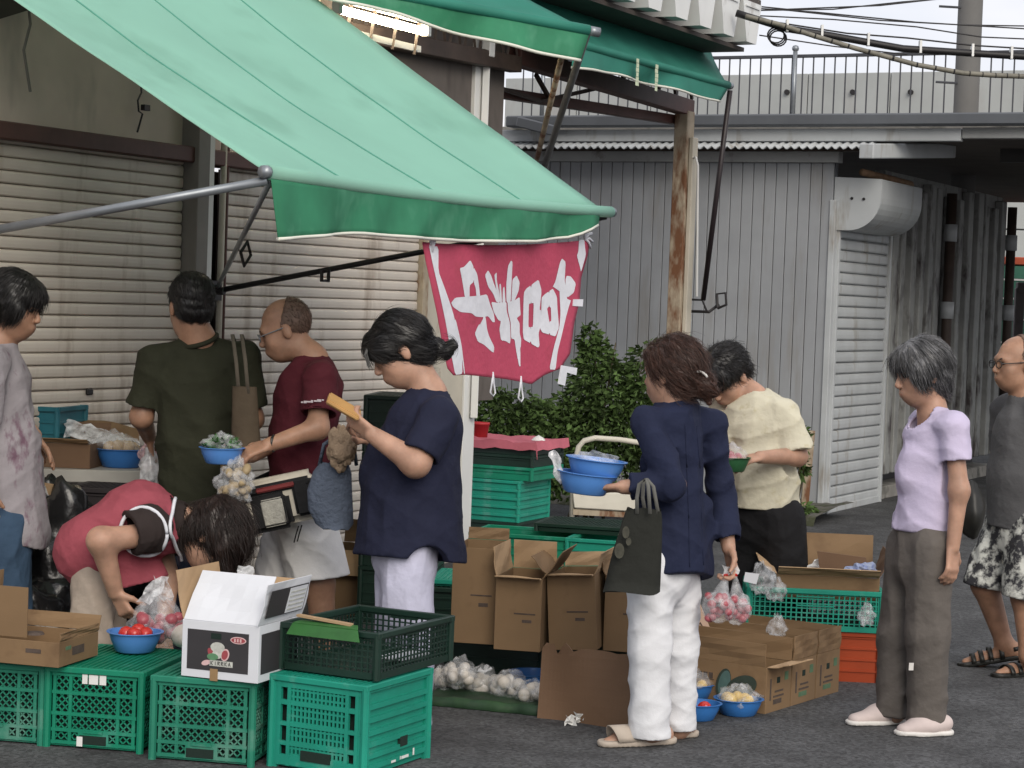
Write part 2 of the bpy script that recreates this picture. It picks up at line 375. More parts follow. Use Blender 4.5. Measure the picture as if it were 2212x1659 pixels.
# ------------------------------------------------------------------ awnings
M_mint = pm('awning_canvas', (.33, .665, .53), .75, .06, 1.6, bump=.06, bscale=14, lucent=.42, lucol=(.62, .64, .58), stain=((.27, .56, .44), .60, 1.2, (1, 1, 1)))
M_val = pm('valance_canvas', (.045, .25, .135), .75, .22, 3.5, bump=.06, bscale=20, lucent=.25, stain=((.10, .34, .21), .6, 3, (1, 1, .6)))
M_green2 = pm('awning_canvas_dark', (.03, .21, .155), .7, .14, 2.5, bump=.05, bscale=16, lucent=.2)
M_bind = pm('white_binding', (.68, .68, .60), .7, .08, 6)
M_seam = pm('seam', (.10, .30, .23), .8, .1, 6)
def onD(x, y, D):
    t, h = fp(x, y, D); return fac(t, D, h)
def awning(name, label, FL, FR, BL, BR, tubeL, tubeR, val_pts, D, cmat, vmat, seams=(), sag=.06, tr=.028):
    root = thing(name, label, 'awning', (FL+FR)/2 - UP*((FL+FR)/2).z, 'green awnings')
    ni, nj = 26, 30
    def P(u, v):   # u along the front, v to the back
        p = lerp(lerp(FL, FR, u), lerp(BL, BR, u), v)
        return p - UP*(sag*math.sin(math.pi*v)*(1-.95*(2*u-1)**4) + .012*math.sin(math.pi*u*5)*math.sin(math.pi*v) + .006*wob(u*14, v*9)*v*(1-v)*4) - UP*.02*math.sin(math.pi*u)*(1-v)
    MB().sheet([[P(j/nj, i/ni) for j in range(nj+1)] for i in range(ni+1)], .004).build('canopy', cmat, root, True)
    for s in seams:
        MB().tube([P(s, i/20)+UP*.002 for i in range(21)], .004, 5).build('seam', M_seam, root)
    tb = [lerp(tubeL, tubeR, i/10)-UP*.02*math.sin(math.pi*i/10) for i in range(11)]
    MB().tube(tb, tr, 12).build('front_tube', cmat, root, True)
    for e, o in ((tubeL, -1), (tubeR, 1)):
        d = (tubeR-tubeL).normalized(); MB().tube([e-d*.01*o, e+d*.03*o], tr*.86, 10).build('tube_cap', M_galv, root, True)
    # valance
    m = 36; rows = 8; xs = np.linspace(val_pts[0][0], val_pts[-1][0], m+1)
    ys = np.interp(xs, [p[0] for p in val_pts], [p[1] for p in val_pts])
    G = []; bot = []
    for i in range(rows+1):
        row = []
        for j in range(m+1):
            top = lerp(FL, FR, j/m)-UP*.02*math.sin(math.pi*j/m)-UP*.012; bp = onD(xs[j], ys[j], D)
            q = lerp(top, bp, i/rows)
            q = q + DN*(.018*math.sin(j*.55)+.014*math.sin(j*1.3+1))*(i/rows) + DN*.012
            row.append(q)
        G.append(row)
    MB().sheet(G, .003).build('valance', vmat, root, True)
    MB().tube([p for p in G[-1]], .0075, 6).build('binding', M_bind, root, True)
    return root
D1 = 2.0
FL, FR = onD(578, 372, D1), onD(1292, 446, D1)
tL = fp(575, 372, D1)[0]; tR = fp(1292, 446, D1)[0]
q40 = hit(38, 0, FL, (FL-EYE).cross(UP).cross(UP).normalized())
def back_corner(F, px, py, Dd):   # the canopy edge runs straight back to the shop front and through this pixel
    t = (F-F0).dot(DA); n = DA; p = hit(px, py, fac(t, 0, 0), n); d = p-F
    s = ((F-F0).dot(DN)-Dd)/-(d.dot(DN)); return F + d*s
BL = back_corner(FL, 38, 0, .05); BR = back_corner(FR, 690, 0, .05)
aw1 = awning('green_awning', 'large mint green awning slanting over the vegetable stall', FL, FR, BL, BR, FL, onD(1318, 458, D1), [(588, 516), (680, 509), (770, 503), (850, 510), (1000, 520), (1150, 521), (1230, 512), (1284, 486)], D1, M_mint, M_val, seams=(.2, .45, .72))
br = onD(470, 628, .08)
MB().tube([FL-UP*.03, onD(0, 495, 1.05)], .017, 10).build('stay_arm', M_galv, aw1, True)
pL = FL - UP*.03; dirL = (onD(0, 495, 1.05)-pL); MB().tube([pL+dirL, pL+dirL*1.7], .017, 10).build('stay_arm', M_galv, aw1, True)
MB().tube([FL-UP*.03+DA*.02, br+UP*.02], .012, 8).build('stay_arm', M_galv, aw1, True)
MB().tube([onD(1310, 468, D1), br], .014, 8).build('stay_arm', M_dark, aw1, True)
b = MB(); b.tube([br-DN*.05, br+DN*.04], .02, 8).obox(br-DN*.02, DA*.05, DN*.012, UP*.05); b.build('arm_bracket', M_dark, aw1)
q = onD(520, 545, .9); b = MB().tube([q, q+UP*.05+DA*.05, q+DA*.08-UP*.01, q+DA*.03-UP*.06, q], .008, 6); b.build('arm_clip', M_dark, aw1)
q = onD(695, 592, 1.0); b = MB().tube([q+UP*.02, q-UP*.03, q-UP*.03+DA*.06, q+UP*.02+DA*.06], .009, 6); b.build('arm_clip', M_dark, aw1)
# second awning
ZR = 11.4
F2R = at(1272, 66, ZR); F2L = at(690, -42, 10.9); 
D2 = (F2R-F0).dot(DN)
B2R = F2R - DN*.75 + UP*.42 - DA*.1; B2L = F2L - DN*.75 + UP*.42 - DA*.1
def hang(root_args, FL, FR, BL, BR, vp, cmat, vmat, label, name='green_awning', tr=.03):
    root = thing(name, label, 'awning', (FL+FR)/2 - UP*((FL+FR)/2).z, 'green awnings')
    ni, nj = 10, 24
    P = lambda u, v: lerp(lerp(FL, FR, u), lerp(BL, BR, u), v) - UP*(.03*math.sin(math.pi*v) + .015*wob(u*9, v*5)*v*(1-v)*4)
    MB().sheet([[P(j/nj, i/ni) for j in range(nj+1)] for i in range(ni+1)], .004).build('canopy', cmat, root, True)
    MB().tube([lerp(FL, FR, i/8) for i in range(9)], tr, 12).build('front_tube', cmat, root, True)
    d = (FR-FL).normalized(); MB().tube([FR, FR+d*.06], tr*.9, 10).build('tube_cap', M_galv, root, True)
    m, rows = 30, 7; nrm = d.cross(UP).normalized(); 
    G = []
    for i in range(rows+1):
        row = []
        for j in range(m+1):
            u = j/m; top = lerp(FL, FR, u)-UP*.015
            x = np.interp(u, [p[0] for p in vp], [p[1] for p in vp]); y = np.interp(u, [p[0] for p in vp], [p[2] for p in vp])
            bp = hit(x, y, FL, nrm)
            row.append(lerp(top, bp, i/rows)+nrm*(.02*math.sin(j*.7)+.03*math.sin(j*.33))*(i/rows)+nrm*.008)
        G.append(row)
    MB().sheet(G, .003).build('valance', vmat, root, True)
    MB().tube([p for p in G[-1]], .009, 6).build('binding', M_bind, root, True)
    return root
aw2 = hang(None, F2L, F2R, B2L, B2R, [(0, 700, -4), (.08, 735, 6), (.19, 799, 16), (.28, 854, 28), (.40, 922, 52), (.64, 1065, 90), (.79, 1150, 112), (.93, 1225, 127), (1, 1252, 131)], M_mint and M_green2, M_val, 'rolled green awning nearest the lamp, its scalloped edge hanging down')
MB().tube([at(1268, 72, ZR), onD(1172, 372, .12)], .022, 8).build('stay_arm', pm('worn_grey_pipe', (.13, .135, .14), .5, .2, 9, metal=.3), aw2, True)
MB().tube([at(1212, 128, ZR+.1), onD(1156, 360, .1)], .017, 8).build('stay_arm', M_rust, aw2, True)
# third awning
D3 = .5
F3R, F3L = onD(1572, 184, D3), onD(1235, 92, D3)
T3L, T3R = (F3L-F0).dot(DA), (F3R-F0).dot(DA)
B3R = onD(1532, 100, .1); B3L = fac(T3L-.2, .1, B3R.z)
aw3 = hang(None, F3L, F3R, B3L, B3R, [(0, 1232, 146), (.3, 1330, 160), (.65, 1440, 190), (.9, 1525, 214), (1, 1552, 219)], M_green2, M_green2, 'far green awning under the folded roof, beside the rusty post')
M_patch = pm('faded_letter', (.52, .58, .42), .8, .2, 20)
for (xa, ya) in ((1377, 156), (1418, 168)):
    p = onD(xa, ya, D3+.06)
    b = MB()
    for k in range(6):
        w = .018+.008*random.random(); b.obox(p-UP*(.03*(k-2.5)) + DA*random.uniform(-.004, .004), DA*w, DN*.001, UP*.0135)
    b.build('letter_patch', M_patch, aw3)
MB().tube([onD(1577, 195, D3), onD(1519, 648, .25)], .02, 8).build('stay_arm', pm('black_pipe', (.02, .014, .016), .45, .2, 8), aw3, True)

# ------------------------------------------------------------------ banner
M_pink = pm('pink_cloth', (.44, .058, .11), .8, .1, 5, bump=.3, bscale=42, stain=((.36, .05, .085), .62, 3, (1, 1, 1)))
M_wht = pm('white_print', (.66, .67, .72), .8, .08, 14, bump=.2, bscale=42)
ban = thing('hanging_banner', 'pink cloth banner with white brush lettering hung upside down', 'banner', onD(1095, 660, D1)*1.0 - UP*onD(1095, 660, D1).z)
def zb(x, y): return (1480+x*.3617)*.6096, (820+y*.3617)*.6096
def bw(px, py): # cloth ripple
    return .022*math.sin((px-900)*.019+.6)*min(1, max(0, (py-510)/200)) + .010*math.sin(py*.016+px*.011)
def bpt(zx, zy, o=0.0):
    px, py = zb(zx, zy); p = onD(px, py, D1-.04); return p + Vector((0, -1, 0))*(bw(px, py)*1.4+o)
Lb = [(40, 100), (80, 300), (130, 520), (190, 800), (240, 1080), (290, 1340), (350, 1410)]
Rb = [(1690, 70), (1660, 250), (1600, 450), (1580, 700), (1530, 900), (1490, 1200), (1380, 1360)]
botz = [(0, 1410), (.12, 1405), (.3, 1425), (.5, 1450), (.66, 1480), (.74, 1500), (.86, 1410), (1, 1350)]
nr, nc = 40, 40; G = []
for i in range(nr+1):
    v = i/nr; row = []
    for j in range(nc+1):
        u = j/nc
        zbot = np.interp(u, [b[0] for b in botz], [b[1] for b in botz]); ztop = lerp(100, 75, u)+45*math.sin(math.pi*u)**.7
        zy = lerp(ztop, zbot, v)
        xl = np.interp(zy, [b[1] for b in Lb], [b[0] for b in Lb]); xr = np.interp(zy, [-b[1] for b in Rb][::-1] if 0 else [b[1] for b in Rb], [b[0] for b in Rb])
        row.append(bpt(lerp(xl, xr, u), zy))
    G.append(row)
MB().sheet(G, .002).build('cloth', M_pink, ban, True)
STROKES = [
 [(415,360),(455,350),(518,280),(550,350),(550,495),(510,530),(510,655),(465,650),(440,490)],
 [(550,350),(585,420),(600,520),(614,640),(578,650),(570,560),(550,495)],
 [(330,700),(370,650),(465,640),(612,630),(680,615),(715,730),(745,800),(757,890),(735,890),(690,830),(640,840),(570,835),(530,800),(420,790),(350,740)],
 [(640,836),(665,836),(680,960),(700,1030),(750,1130),(745,1190),(720,1175),(650,1110),(590,1080),(560,1000),(590,930),(605,905),(640,985)],
 [(660,430),(690,380),(720,430),(750,520),(800,640),(800,700),(770,690),(740,610),(690,540)],
 [(750,430),(775,400),(775,480),(800,600),(808,690),(790,690)],
 [(800,520),(815,510),(827,700),(807,700)], [(835,555),(850,540),(862,700),(830,700)],
 [(885,340),(915,285),(930,300),(920,500),(912,690),(870,700),(868,520)],
 [(930,470),(970,430),(1000,500),(990,580),(945,690),(918,690),(925,560)],
 [(720,690),(780,700),(870,690),(872,780),(905,900),(910,1060),(905,1100),(880,1090),(870,1040),(835,1075),(815,1060),(800,960),(815,880),(790,870),(745,790)],
 [(880,690),(945,680),(1000,640),(1005,760),(1010,820),(970,850),(1000,900),(1000,1000),(1015,1060),(1010,1140),(985,1140),(1010,1320),(995,1325),(965,1170),(950,1060),(915,1050),(912,900),(885,780)],
 [(1040,600),(1065,560),(1110,527),(1112,705),(1090,710),(1085,940),(1108,938),(1108,1098),(1040,1060),(1030,980)],
 [(1110,527),(1185,470),(1215,580),(1195,770),(1210,770),(1205,930),(1185,1000),(1195,1120),(1180,1140),(1108,1098),(1108,938),(1130,935),(1138,700),(1112,705)],
 [(1215,650),(1240,620),(1288,586),(1288,735),(1268,740),(1275,885),(1292,883),(1292,1012),(1220,990),(1200,950),(1212,770)],
 [(1288,586),(1325,560),(1365,640),(1370,760),(1385,940),(1350,1030),(1292,1012),(1292,883),(1310,880),(1305,730),(1288,735)],
 [(1395,300),(1415,265),(1450,300),(1440,480),(1448,520),(1465,650),(1460,740),(1505,665),(1480,740),(1450,850),(1410,1020),(1370,1180),(1350,1355),(1290,1350),(1330,1150),(1388,940),(1400,800),(1390,600),(1395,500),(1320,550),(1350,490)],
 [(1448,470),(1460,435),(1500,440),(1550,510),(1530,600),(1466,650),(1450,560)],
 [(112,140),(205,150),(206,390),(270,560),(340,760),(400,1000),(435,1200),(440,1395),(370,1405),(330,1200),(280,900),(230,660),(150,320)],
 [(455,1395),(420,1110),(365,870),(375,860),(430,1100),(465,1392)],
 [(1580,85),(1632,80),(1640,160),(1648,230),(1600,400),(1590,350),(1560,240),(1575,190)]]
for s in STROKES:
    s = [q for a, b_, c_ in zip(s[-1:]+s[:-1], s, s[1:]+s[:1]) for q in ((lerp(b_[0], a[0], .13), lerp(b_[1], a[1], .13)), (lerp(b_[0], c_[0], .13), lerp(b_[1], c_[1], .13)))]
    # refine the outline so that the print follows the cloth
    pts = []
    for a, c in zip(s, s[1:]+s[:1]):
        k = max(1, int(math.hypot(c[0]-a[0], c[1]-a[1])/70))
        for i in range(k): pts.append((lerp(a[0], c[0], i/k), lerp(a[1], c[1], i/k)))
    me = bpy.data.meshes.new('brush_stroke'); bm_ = bmesh.new()
    f = bm_.faces.new([bm_.verts.new((x, y, 0)) for x, y in pts]); bmesh.ops.triangulate(bm_, faces=[f])
    for lim in (160, 80, 45): bmesh.ops.subdivide_edges(bm_, edges=[e for e in bm_.edges if e.calc_length() > lim], cuts=1); bmesh.ops.triangulate(bm_, faces=list(bm_.faces))
    for v in bm_.verts: v.co = bpt(v.co.x, v.co.y, .008)-ban.location
    bm_.to_mesh(me); bm_.free()
    mobj('brush_stroke', me, M_wht, ban)
for s in ([(1520,665),(1615,665),(1610,735),(1515,730)], [(1400,1310),(1555,1335),(1545,1405),(1455,1380),(1435,1510),(1370,1490)]):
    MB().prism([bpt(x, y, .003) for x, y in s][::-1], DN*.004).build('white_tab', M_wht, ban)
def tie(zx, zy, ln, seedv):
    b = MB(); p = bpt(zx, zy, .005); r_ = random.Random(seedv)
    b.tube([p+UP*.01, p-UP*ln*.4+DA*.012, p-UP*ln*.85+DA*.03, p-UP*ln+DA*.01, p-UP*ln*.8-DA*.018, p-UP*ln*.35-DA*.004, p], .0045, 5)
    b.build('tie_loop', M_wht, ban, True)
tie(735, 1400, .10, 1); tie(1010, 1440, .11, 2); tie(130, 40, .07, 3)
b = MB(); p = bpt(1640, 75, .01)
for dx, dz in ((.06, .03), (.07, -.01), (.055, -.04), (.02, .05), (-.02, .04)): b.tube([p, p+DA*dx*.6+UP*(dz*.5+.01), p+DA*dx*1.2+UP*dz], .007, 5)
b.build('tie_knot', M_wht, ban, True)
p = bpt(130, 60, .012); MB().tube([p+UP*.05, p+UP*.01+DA*.02, p-UP*.06+DA*.01], [.008, .018, .008], 7).build('tie_knot', M_wht, ban, True)
# ------------------------------------------------------------------ grey shed on the right
M_sid = pm('grey_siding', (.29, .302, .318), .55, .10, 2.2, wpos=True, bump=.05, bscale=12, stain=((.25, .248, .245), .60, 3.2, (1.5, 1.5, .2)))
M_trim = pm('grey_trim', (.33, .335, .33), .6, .12, 3, stain=((.18, .17, .16), .64, 5, (1, 1, 1)))
M_gut = pm('dark_gutter', (.10, .108, .12), .5, .12, 3)
M_ltg = pm('light_grey_metal', (.42, .44, .45), .45, .1, 3, wpos=True, stain=((.27, .25, .22), .62, 4, (1.3, 1.3, .3)))
M_rib = pm('weathered_ribs', (.27, .275, .265), .65, .2, 4, bump=.1, bscale=30, stain=((.055, .045, .045), .57, 4.5, (1, 1, .45)))
shed = thing('grey_shed', 'grey metal shed with upright siding boards behind the bush', 'shed', gb(1.5, 0, 0))
tw = gbp(1100, 345)[0]+.5; hw = gbp(1790, 352)[1]
MB().obox(gb(tw/2, -.06, hw/2+.0), DN*(tw/2), DA*.03, UP*(hw/2)).build('wall', M_gut, shed)
w = .0985; nb = int(tw/w)
bmx = MB().obox((0, 0, 0), DN*(w/2-.003), DA*.012, UP*(hw/2-.01)); me = bpy.data.meshes.new('siding_board')
me.from_pydata([tuple(v) for v in bmx.v], [], bmx.f); bm_ = bmesh.new(); bm_.from_mesh(me); bmesh.ops.bevel(bm_, geom=list(bm_.edges), offset=.003, segments=1, affect='EDGES'); bm_.to_mesh(me); bm_.free(); me.materials.append(M_sid)
for i in range(nb):
    piece('siding_board', me, shed, gb(w*(i+.5), .003+random.uniform(-.0015, .0015), hw/2+.01)-shed.location)
def gbox(name, t0, t1, h0, h1, o0, o1, mat, bevel=.004):
    return MB().obox(gb((t0+t1)/2, (o0+o1)/2, (h0+h1)/2), DN*((t1-t0)/2), DA*((o1-o0)/2), UP*((h1-h0)/2)).build(name, mat, shed, bevel=bevel)
hz = lambda y, x=1500, o=.2: gbp(x, y, o)[1]
gbox('top_trim', -.05, tw, hw, hz(324, o=.02), -.05, .06, M_trim)
# wavy sheet edge
cs = MB(); m = 260
rows = []
for d in (0, 1):
    rows.append([gb(lerp(-.35, tw, j/m), .28-.5*d, hz(318, o=.28)+.014*math.sin(j*1.35)+.12*d) for j in range(m+1)])
cs.sheet(rows[::-1], .006); cs.build('corrugated_eave', M_ltg, shed, True)
gbox('gap_shade_strip', -.3, tw, hz(324), hz(312), .0, .1, M_dkbrown)  # dark strip painted in for the shaded gap below the fascia
gbox('fascia', -1.05, tw, hz(303), hz(277), .02, .10, M_ltg)
gbox('gutter', -5.5, tw-.55, hz(272), hz(247), .06, .20, M_gut, .012)
gbox('side_fascia', -5.5, -1.055, hz(297), hz(275), .0, .08, M_trim)
# sagging end piece of the old gutter at the left
p0, p1 = gbp(1115, 262, .3), gbp(1195, 282, .3)
MB().bar(gb(p0[0], .25, p0[1]), gb(p1[0], .25, p1[1]), .1, .09).build('loose_gutter_end', M_gut, shed, bevel=.01)
# eave end cap
q = [gsp(1905, 330, .05)]
e0 = gb(-.35, .30, hz(346, 1905, .3)); 
MB().prism([gb(-.42, .32, hz(343, 1905, .32)), gb(-.42, .32, hz(310, 1905, .32)), gb(-.80, -.7, hz(300, 1960, 0)+.02), gb(-.80, -.7, hz(335, 1960, 0)+.03)], DN*-.12).build('eave_end_cap', M_ltg, shed, bevel=.008)
# soffit of the passage
MB().obox(gb(-1.2, -4.6, hz(306, 2100, 0)+.06), DN*4.4, DA*4.55, UP*.04).build('passage_soffit', M_soff, shed)
for i in range(5): MB().obox(gb(-3.3, -1.0-i*1.6, hz(306, 2100, 0)-.03), DN*2.2, DA*.05, UP*.06).build('passage_beam', M_dark, shed)
MB().obox(gb(-1.2, -4.6, hz(276, 2100, 0)), DN*4.4, DA*4.55, UP*.03).build('roof_deck', M_conc, shed)
# side wall with ribs, beyond the roller door
def sbox(name, t0, t1, h0, h1, o0, o1, mat, parent=shed, bevel=.004):
    return MB().obox(gs((t0+t1)/2, (o0+o1)/2, (h0+h1)/2), DA*((t1-t0)/2), DN*((o1-o0)/2), UP*((h1-h0)/2)).build(name, mat, parent, bevel=bevel)
td1 = gsp(1903, 800)[0]; tend = gsp(2160, 800)[0]; hb = gsp(1895, 1026)[1]; tmid = gsp(2032, 700)[0]
sbox('side_wall', td1+.02, tend, hb, hw+.05, -.14, -.05, M_rib)
for a, b_, nn in ((td1+.05, tmid-.12, 6), (tmid+.02, tend-.05, 7)):
    for i in range(nn):
        t = lerp(a, b_, (i+.5)/nn); wd = (b_-a)/nn*random.uniform(.26, .36)
        sbox('wall_rib', t-wd, t+wd*.6, hb, hw+random.uniform(-.12, .02), -.048, .02+random.uniform(0, .03), M_rib, bevel=.008)
for t, oo in ((tmid-.05, .07), (tend-.02, .06)):
    MB().tube([gs(t, oo, hb), gs(t, oo, hw-.05)], .05, 10).build('drain_pipe', M_dkbrown, shed, True)
    for hh in (1.62, 2.35): MB().tube([gs(t, oo, hh), gs(t, oo, hh+.16)], .065, 10).build('pipe_clamp', M_ltg, shed, True)
sbox('plinth', 0, tend, 0, hb-.12, -.25, -.02, M_conc)
sbox('sill_gap_shade', td1, tend, hb-.12, hb, -.35, -.25, M_dark)  # dark strip imitating the shade in the gap under the side wall
sbox('corner_trim', -.03, .045, 0, hw-.3, -.02, .03, M_ltg)
# old pipes under the eave
p = gsp(1850, 372, .1); MB().tube([gs(p[0], .15, p[1]), gs(p[0]+1.2, .2, p[1]-.02), gs(p[0]+1.6, .1, p[1]-.1)], .03, 8).build('old_pipe', pm('old_wood', (.24, .15, .09), .8, .3, 8), shed, True)
# roller door
door = thing('roller_door', 'narrow grey roller shutter door under a round shutter box', 'shutter', gs(.5, 0, 0))
sl = MB(); prof = [(-.012, 0), (.008, .004), (.013, .014), (.014, .045), (.012, .074), (.004, .083), (-.014, .092)]
td0 = .06; L_ = td1-td0-.04; m = len(prof)
for s_ in (0, 1): sl.v += [DA*(L_*s_)+DN*d+UP*z for d, z in prof]
sl.f += [(i, m+i, m+i+1, i+1) for i in range(m-1)]
me = bpy.data.meshes.new('door_slat'); me.from_pydata([tuple(v) for v in sl.v], [], sl.f); me.materials.append(M_ltg)
htop = gsp(1815, 492)[1]; ns = int(htop/.0925)
for i in range(ns+1):
    piece('door_slat', me, door, gs(td0+.02, .02, .03+i*.0925)-door.location)
for t in (td0-.005, td1-.02): sbox('guide_rail', t-.02, t+.025, 0, htop+.05, -.02, .055, M_ltg, door)
sbox('bottom_rail', td0, td1-.02, .0, .055, -.02, .045, M_ltg, door)
sbox('backing', td0, td1-.02, .0, htop, -.045, -.03, M_gut, door)
# shutter box with a D-shaped end
hb0 = gsp(1803, 492, .0)[1]-.02; hb1 = gsp(1808, 383, .0)[1]; wB = .39
prof = [(0, hb1), (wB, hb1-.03)] + [(wB*math.cos(a)*1.0 if a else wB, 0) for a in ()]
H_ = hb1-hb0; cr = H_*.62
arc = [(wB-cr+cr*math.cos(a), hb0+cr-cr*math.sin(a)) for a in np.linspace(0, math.pi/2, 10)]
prof = [(0, hb1), (wB, hb1-.015)] + arc + [(0, hb0)]
LB = gsp(1985, 450, wB)[0]+.05
bx = thing('shutter_box', 'light grey rounded shutter housing above the narrow roller door', 'shutter box', gs(.5, .2, hb0))
MB().prism([gs(.035, d, h) for d, h in prof][::-1], DA*LB).build('housing', M_ltg, bx, bevel=.006)
MB().prism([gs(.02, d*1.01+.0, h) for d, h in prof][::-1], DA*.014).build('end_plate', M_ltg, bx)
for dd, hh in ((.15, .60), (.25, .59)):
    MB().tube([gs(.012, dd, lerp(hb0, hb1, hh)), gs(.03, dd, lerp(hb0, hb1, hh))], .012, 10).build('bolt_hole', M_dark, bx)
# kerb along the shed
M_kerb = pm('old_kerb', (.13, .125, .11), .9, .35, 5, bump=.4, bscale=30, stain=((.05, .055, .03), .5, 5, (1, 1, 1)))
rows = []; m = 60
for o, h in ((1.0, .0), (.95, .07), (.4, .10), (.0, .10)):
    rows.append([gb(lerp(-.3, tw, j/m), o+.06*wob(j*.5, o), h*(1+.25*wob(j*.8, o*3))+.002) for j in range(m+1)])
tag(MB().sheet(rows).build('kerb', M_kerb), kind='structure')

# ------------------------------------------------------------------ terrace wall, railing and pole behind
M_rail = pm('railing_paint', (.05, .052, .06), .5, .2, 5)
M_par = pm('parapet', (.36, .375, .37), .8, .07, 2, stain=((.33, .33, .32), .6, 2.5, (1, 1, .4)))
def rl(t, o, h): return gb(t, o, h)
O_R = -6.0
hr0, hr1 = gbp(1800, 246, O_R)[1]-.06, gbp(1800, 120, O_R)[1]
ta, tb = gbp(1120, 180, O_R)[0], gbp(2240, 180, O_R)[0]
rail = thing('terrace_railing', 'dark metal railing of thin upright bars on the terrace behind the shed', 'railing', rl((ta+tb)/2, O_R, 0))
MB().bar(rl(ta, O_R, hr1), rl(tb, O_R, hr1), .05, .035).build('top_rail', M_rail, rail, bevel=.004)
MB().bar(rl(ta, O_R, hr0), rl(tb, O_R, hr0), .05, .03).build('bottom_rail', M_rail, rail)
sp = .124; nbal = int((ta-tb)/sp)
bb = MB().tube([(0, 0, hr0), (0, 0, hr1)], .0085, 6); me = bpy.data.meshes.new('baluster'); me.from_pydata([tuple(v) for v in bb.v], [], bb.f); me.materials.append(M_rail)
for i in range(nbal+1):
    q = rl(tb+i*sp, O_R, 0)-rail.location; piece('baluster', me, rail, q)
for xx in (1718, 1176):
    tt = gbp(xx, 180, O_R)[0]; b = MB().tube([rl(tt, O_R+.04, hr0-.1), rl(tt, O_R+.04, hr1+.05)], .026, 8); b.lathe([(0, 0), (.035, .02), (.04, .045), (.03, .07), (0, .08)], rl(tt, O_R+.04, hr1+.04), 10); b.build('rail_post', M_galv, rail, True)
O_P = -8.0
hp = gbp(1900, 156, O_P)[1]
par = thing('terrace_wall', 'pale grey terrace wall behind the railing', 'wall', rl(0, O_P, 0))
tpa, tpb = gbp(1090, 180, O_P)[0], gbp(2300, 180, O_P)[0]; npn = 7
for i in range(npn):
    t0 = lerp(tpb, tpa, i/npn); t1 = lerp(tpb, tpa, (i+1)/npn)
    MB().obox(rl((t0+t1)/2, O_P-.1, (hp+3.2)/2), DN*((t1-t0)/2-.006), DA*.08, UP*((hp-3.2)/2)).build('wall_panel', M_par, par, bevel=.006)
for xx in (1842, 1967, 2090, 1700):
    q = gbp(xx, 199, O_P); MB().tube([rl(q[0], O_P-.03, q[1]), rl(q[0], O_P+.02, q[1])], .032, 10).build('drain_hole', M_dark, par)
pole = thing('utility_pole', 'round grey concrete utility pole rising behind the shed roof', 'pole', at(2066, 690, 21.2)*1)
pb = at(2066, 690, 21.2); pole.location = (pb.x, pb.y, 0)
M_pole = pm('pole_concrete', (.13, .127, .122), .8, .08, 3, bump=.08, bscale=60)
MB().tube([(pb.x, pb.y, 0), (pb.x, pb.y, 4), (pb.x, pb.y, 9)], [.135, .122, .112], 24).build('shaft', M_pole, pole, True)
for hh in (at(2000, 12, 21.1).z, at(2040, 284/1.6, 21.1).z): MB().tube([(pb.x-.1, pb.y-.05, hh), (pb.x-.32, pb.y-.05, hh+.005)], .012, 6).build('step_bolt', M_rail, pole)
# overhead lines
def cable(name, label, pts, r, mat, Z, n=24, extra=None):
    P = [at(x, y, Z) for x, y in pts]; o = thing(name, label, 'cable', P[len(P)//2], 'overhead lines')
    out = []
    for i in range(len(P)-1):
        for k in range(n//(len(P)-1)): out.append(lerp(P[i], P[i+1], k/(n//(len(P)-1))))
    out.append(P[-1]); MB().tube(out, r, 6).build('wire', mat, o, True)
    return o, out
M_cab = pm('black_cable', (.012, .011, .012), .5, .2, 9); M_twist = pm('beige_cable', (.17, .16, .13), .6, .25, 12)
Zc = 15.4
o_, pts = cable('trunk_cable', 'thick black trunk cable strung above the shed', [(1590, 28), (1700, 62), (1800, 78), (1950, 105), (2100, 115), (2212, 122), (2330, 128)], .026, M_cab, Zc)
for i in range(4, len(pts), 3): MB().obox(pts[i]+UP*.02, Vector((.008, 0, 0)), Vector((0, .03, 0)), UP*.045).build('hanger_clip', M_white, o_)
o_, pts = cable('wrapped_cable', 'beige taped cable looping below the black trunk cable', [(1610, 35), (1680, 52), (1760, 78), (1850, 105), (1980, 140), (2080, 158), (2150, 163), (2212, 165), (2320, 166)], .018, M_twist, Zc-.08, 40)
for i in range(2, len(pts)-1, 2): MB().tube([pts[i]-(pts[i+1]-pts[i])*.05, lerp(pts[i], pts[i+1], .12)], .0195, 6).build('tape_band', M_cab, o_)
WL = [("thin wire running just above the trunk cable", [(1650, 44), (1830, 72), (1960, 82), (2100, 98), (2330, 112)], Zc), ("uppermost thin wire crossing the sky", [(1560, 6), (1700, 20), (1900, 12), (2060, -6)], 18), ("second thin wire dipping across the sky", [(1540, 12), (1760, 26), (1980, 48), (2212, 62), (2330, 66)], 18.2),
      ("third thin wire with a spliced joint", [(1540, 24), (1800, 20), (1950, 4), (2050, -4)], 18.6), ("lowest thin wire sagging before the pole", [(1560, 30), (1800, 42), (1980, 58), (2120, 80), (2212, 84), (2330, 80)], 18.4), ("faint wire hanging under the cables at left", [(1640, 76), (1800, 100), (1960, 118)], 19), ("thin wire doubling the spliced one near the pole", [(1700, 22), (1900, 44), (2080, 54), (2330, 58)], 18.8)]
for lb, p_, z_ in WL: cable('overhead_wire', lb, p_, .006, M_cab, z_)
cc = at(1676, 76, Zc); b = MB()
for k in range(3): b.tube([cc+Vector((.06*math.cos(a)+.01*k, .01*k, .055*math.sin(a)-.01*k)) for a in np.linspace(0, 2*math.pi, 16)], .006, 5)
tag(b.build('cable_coil', M_cab, None, True), 'small coil of black wire hanging from the cables by the roof', 'cable')

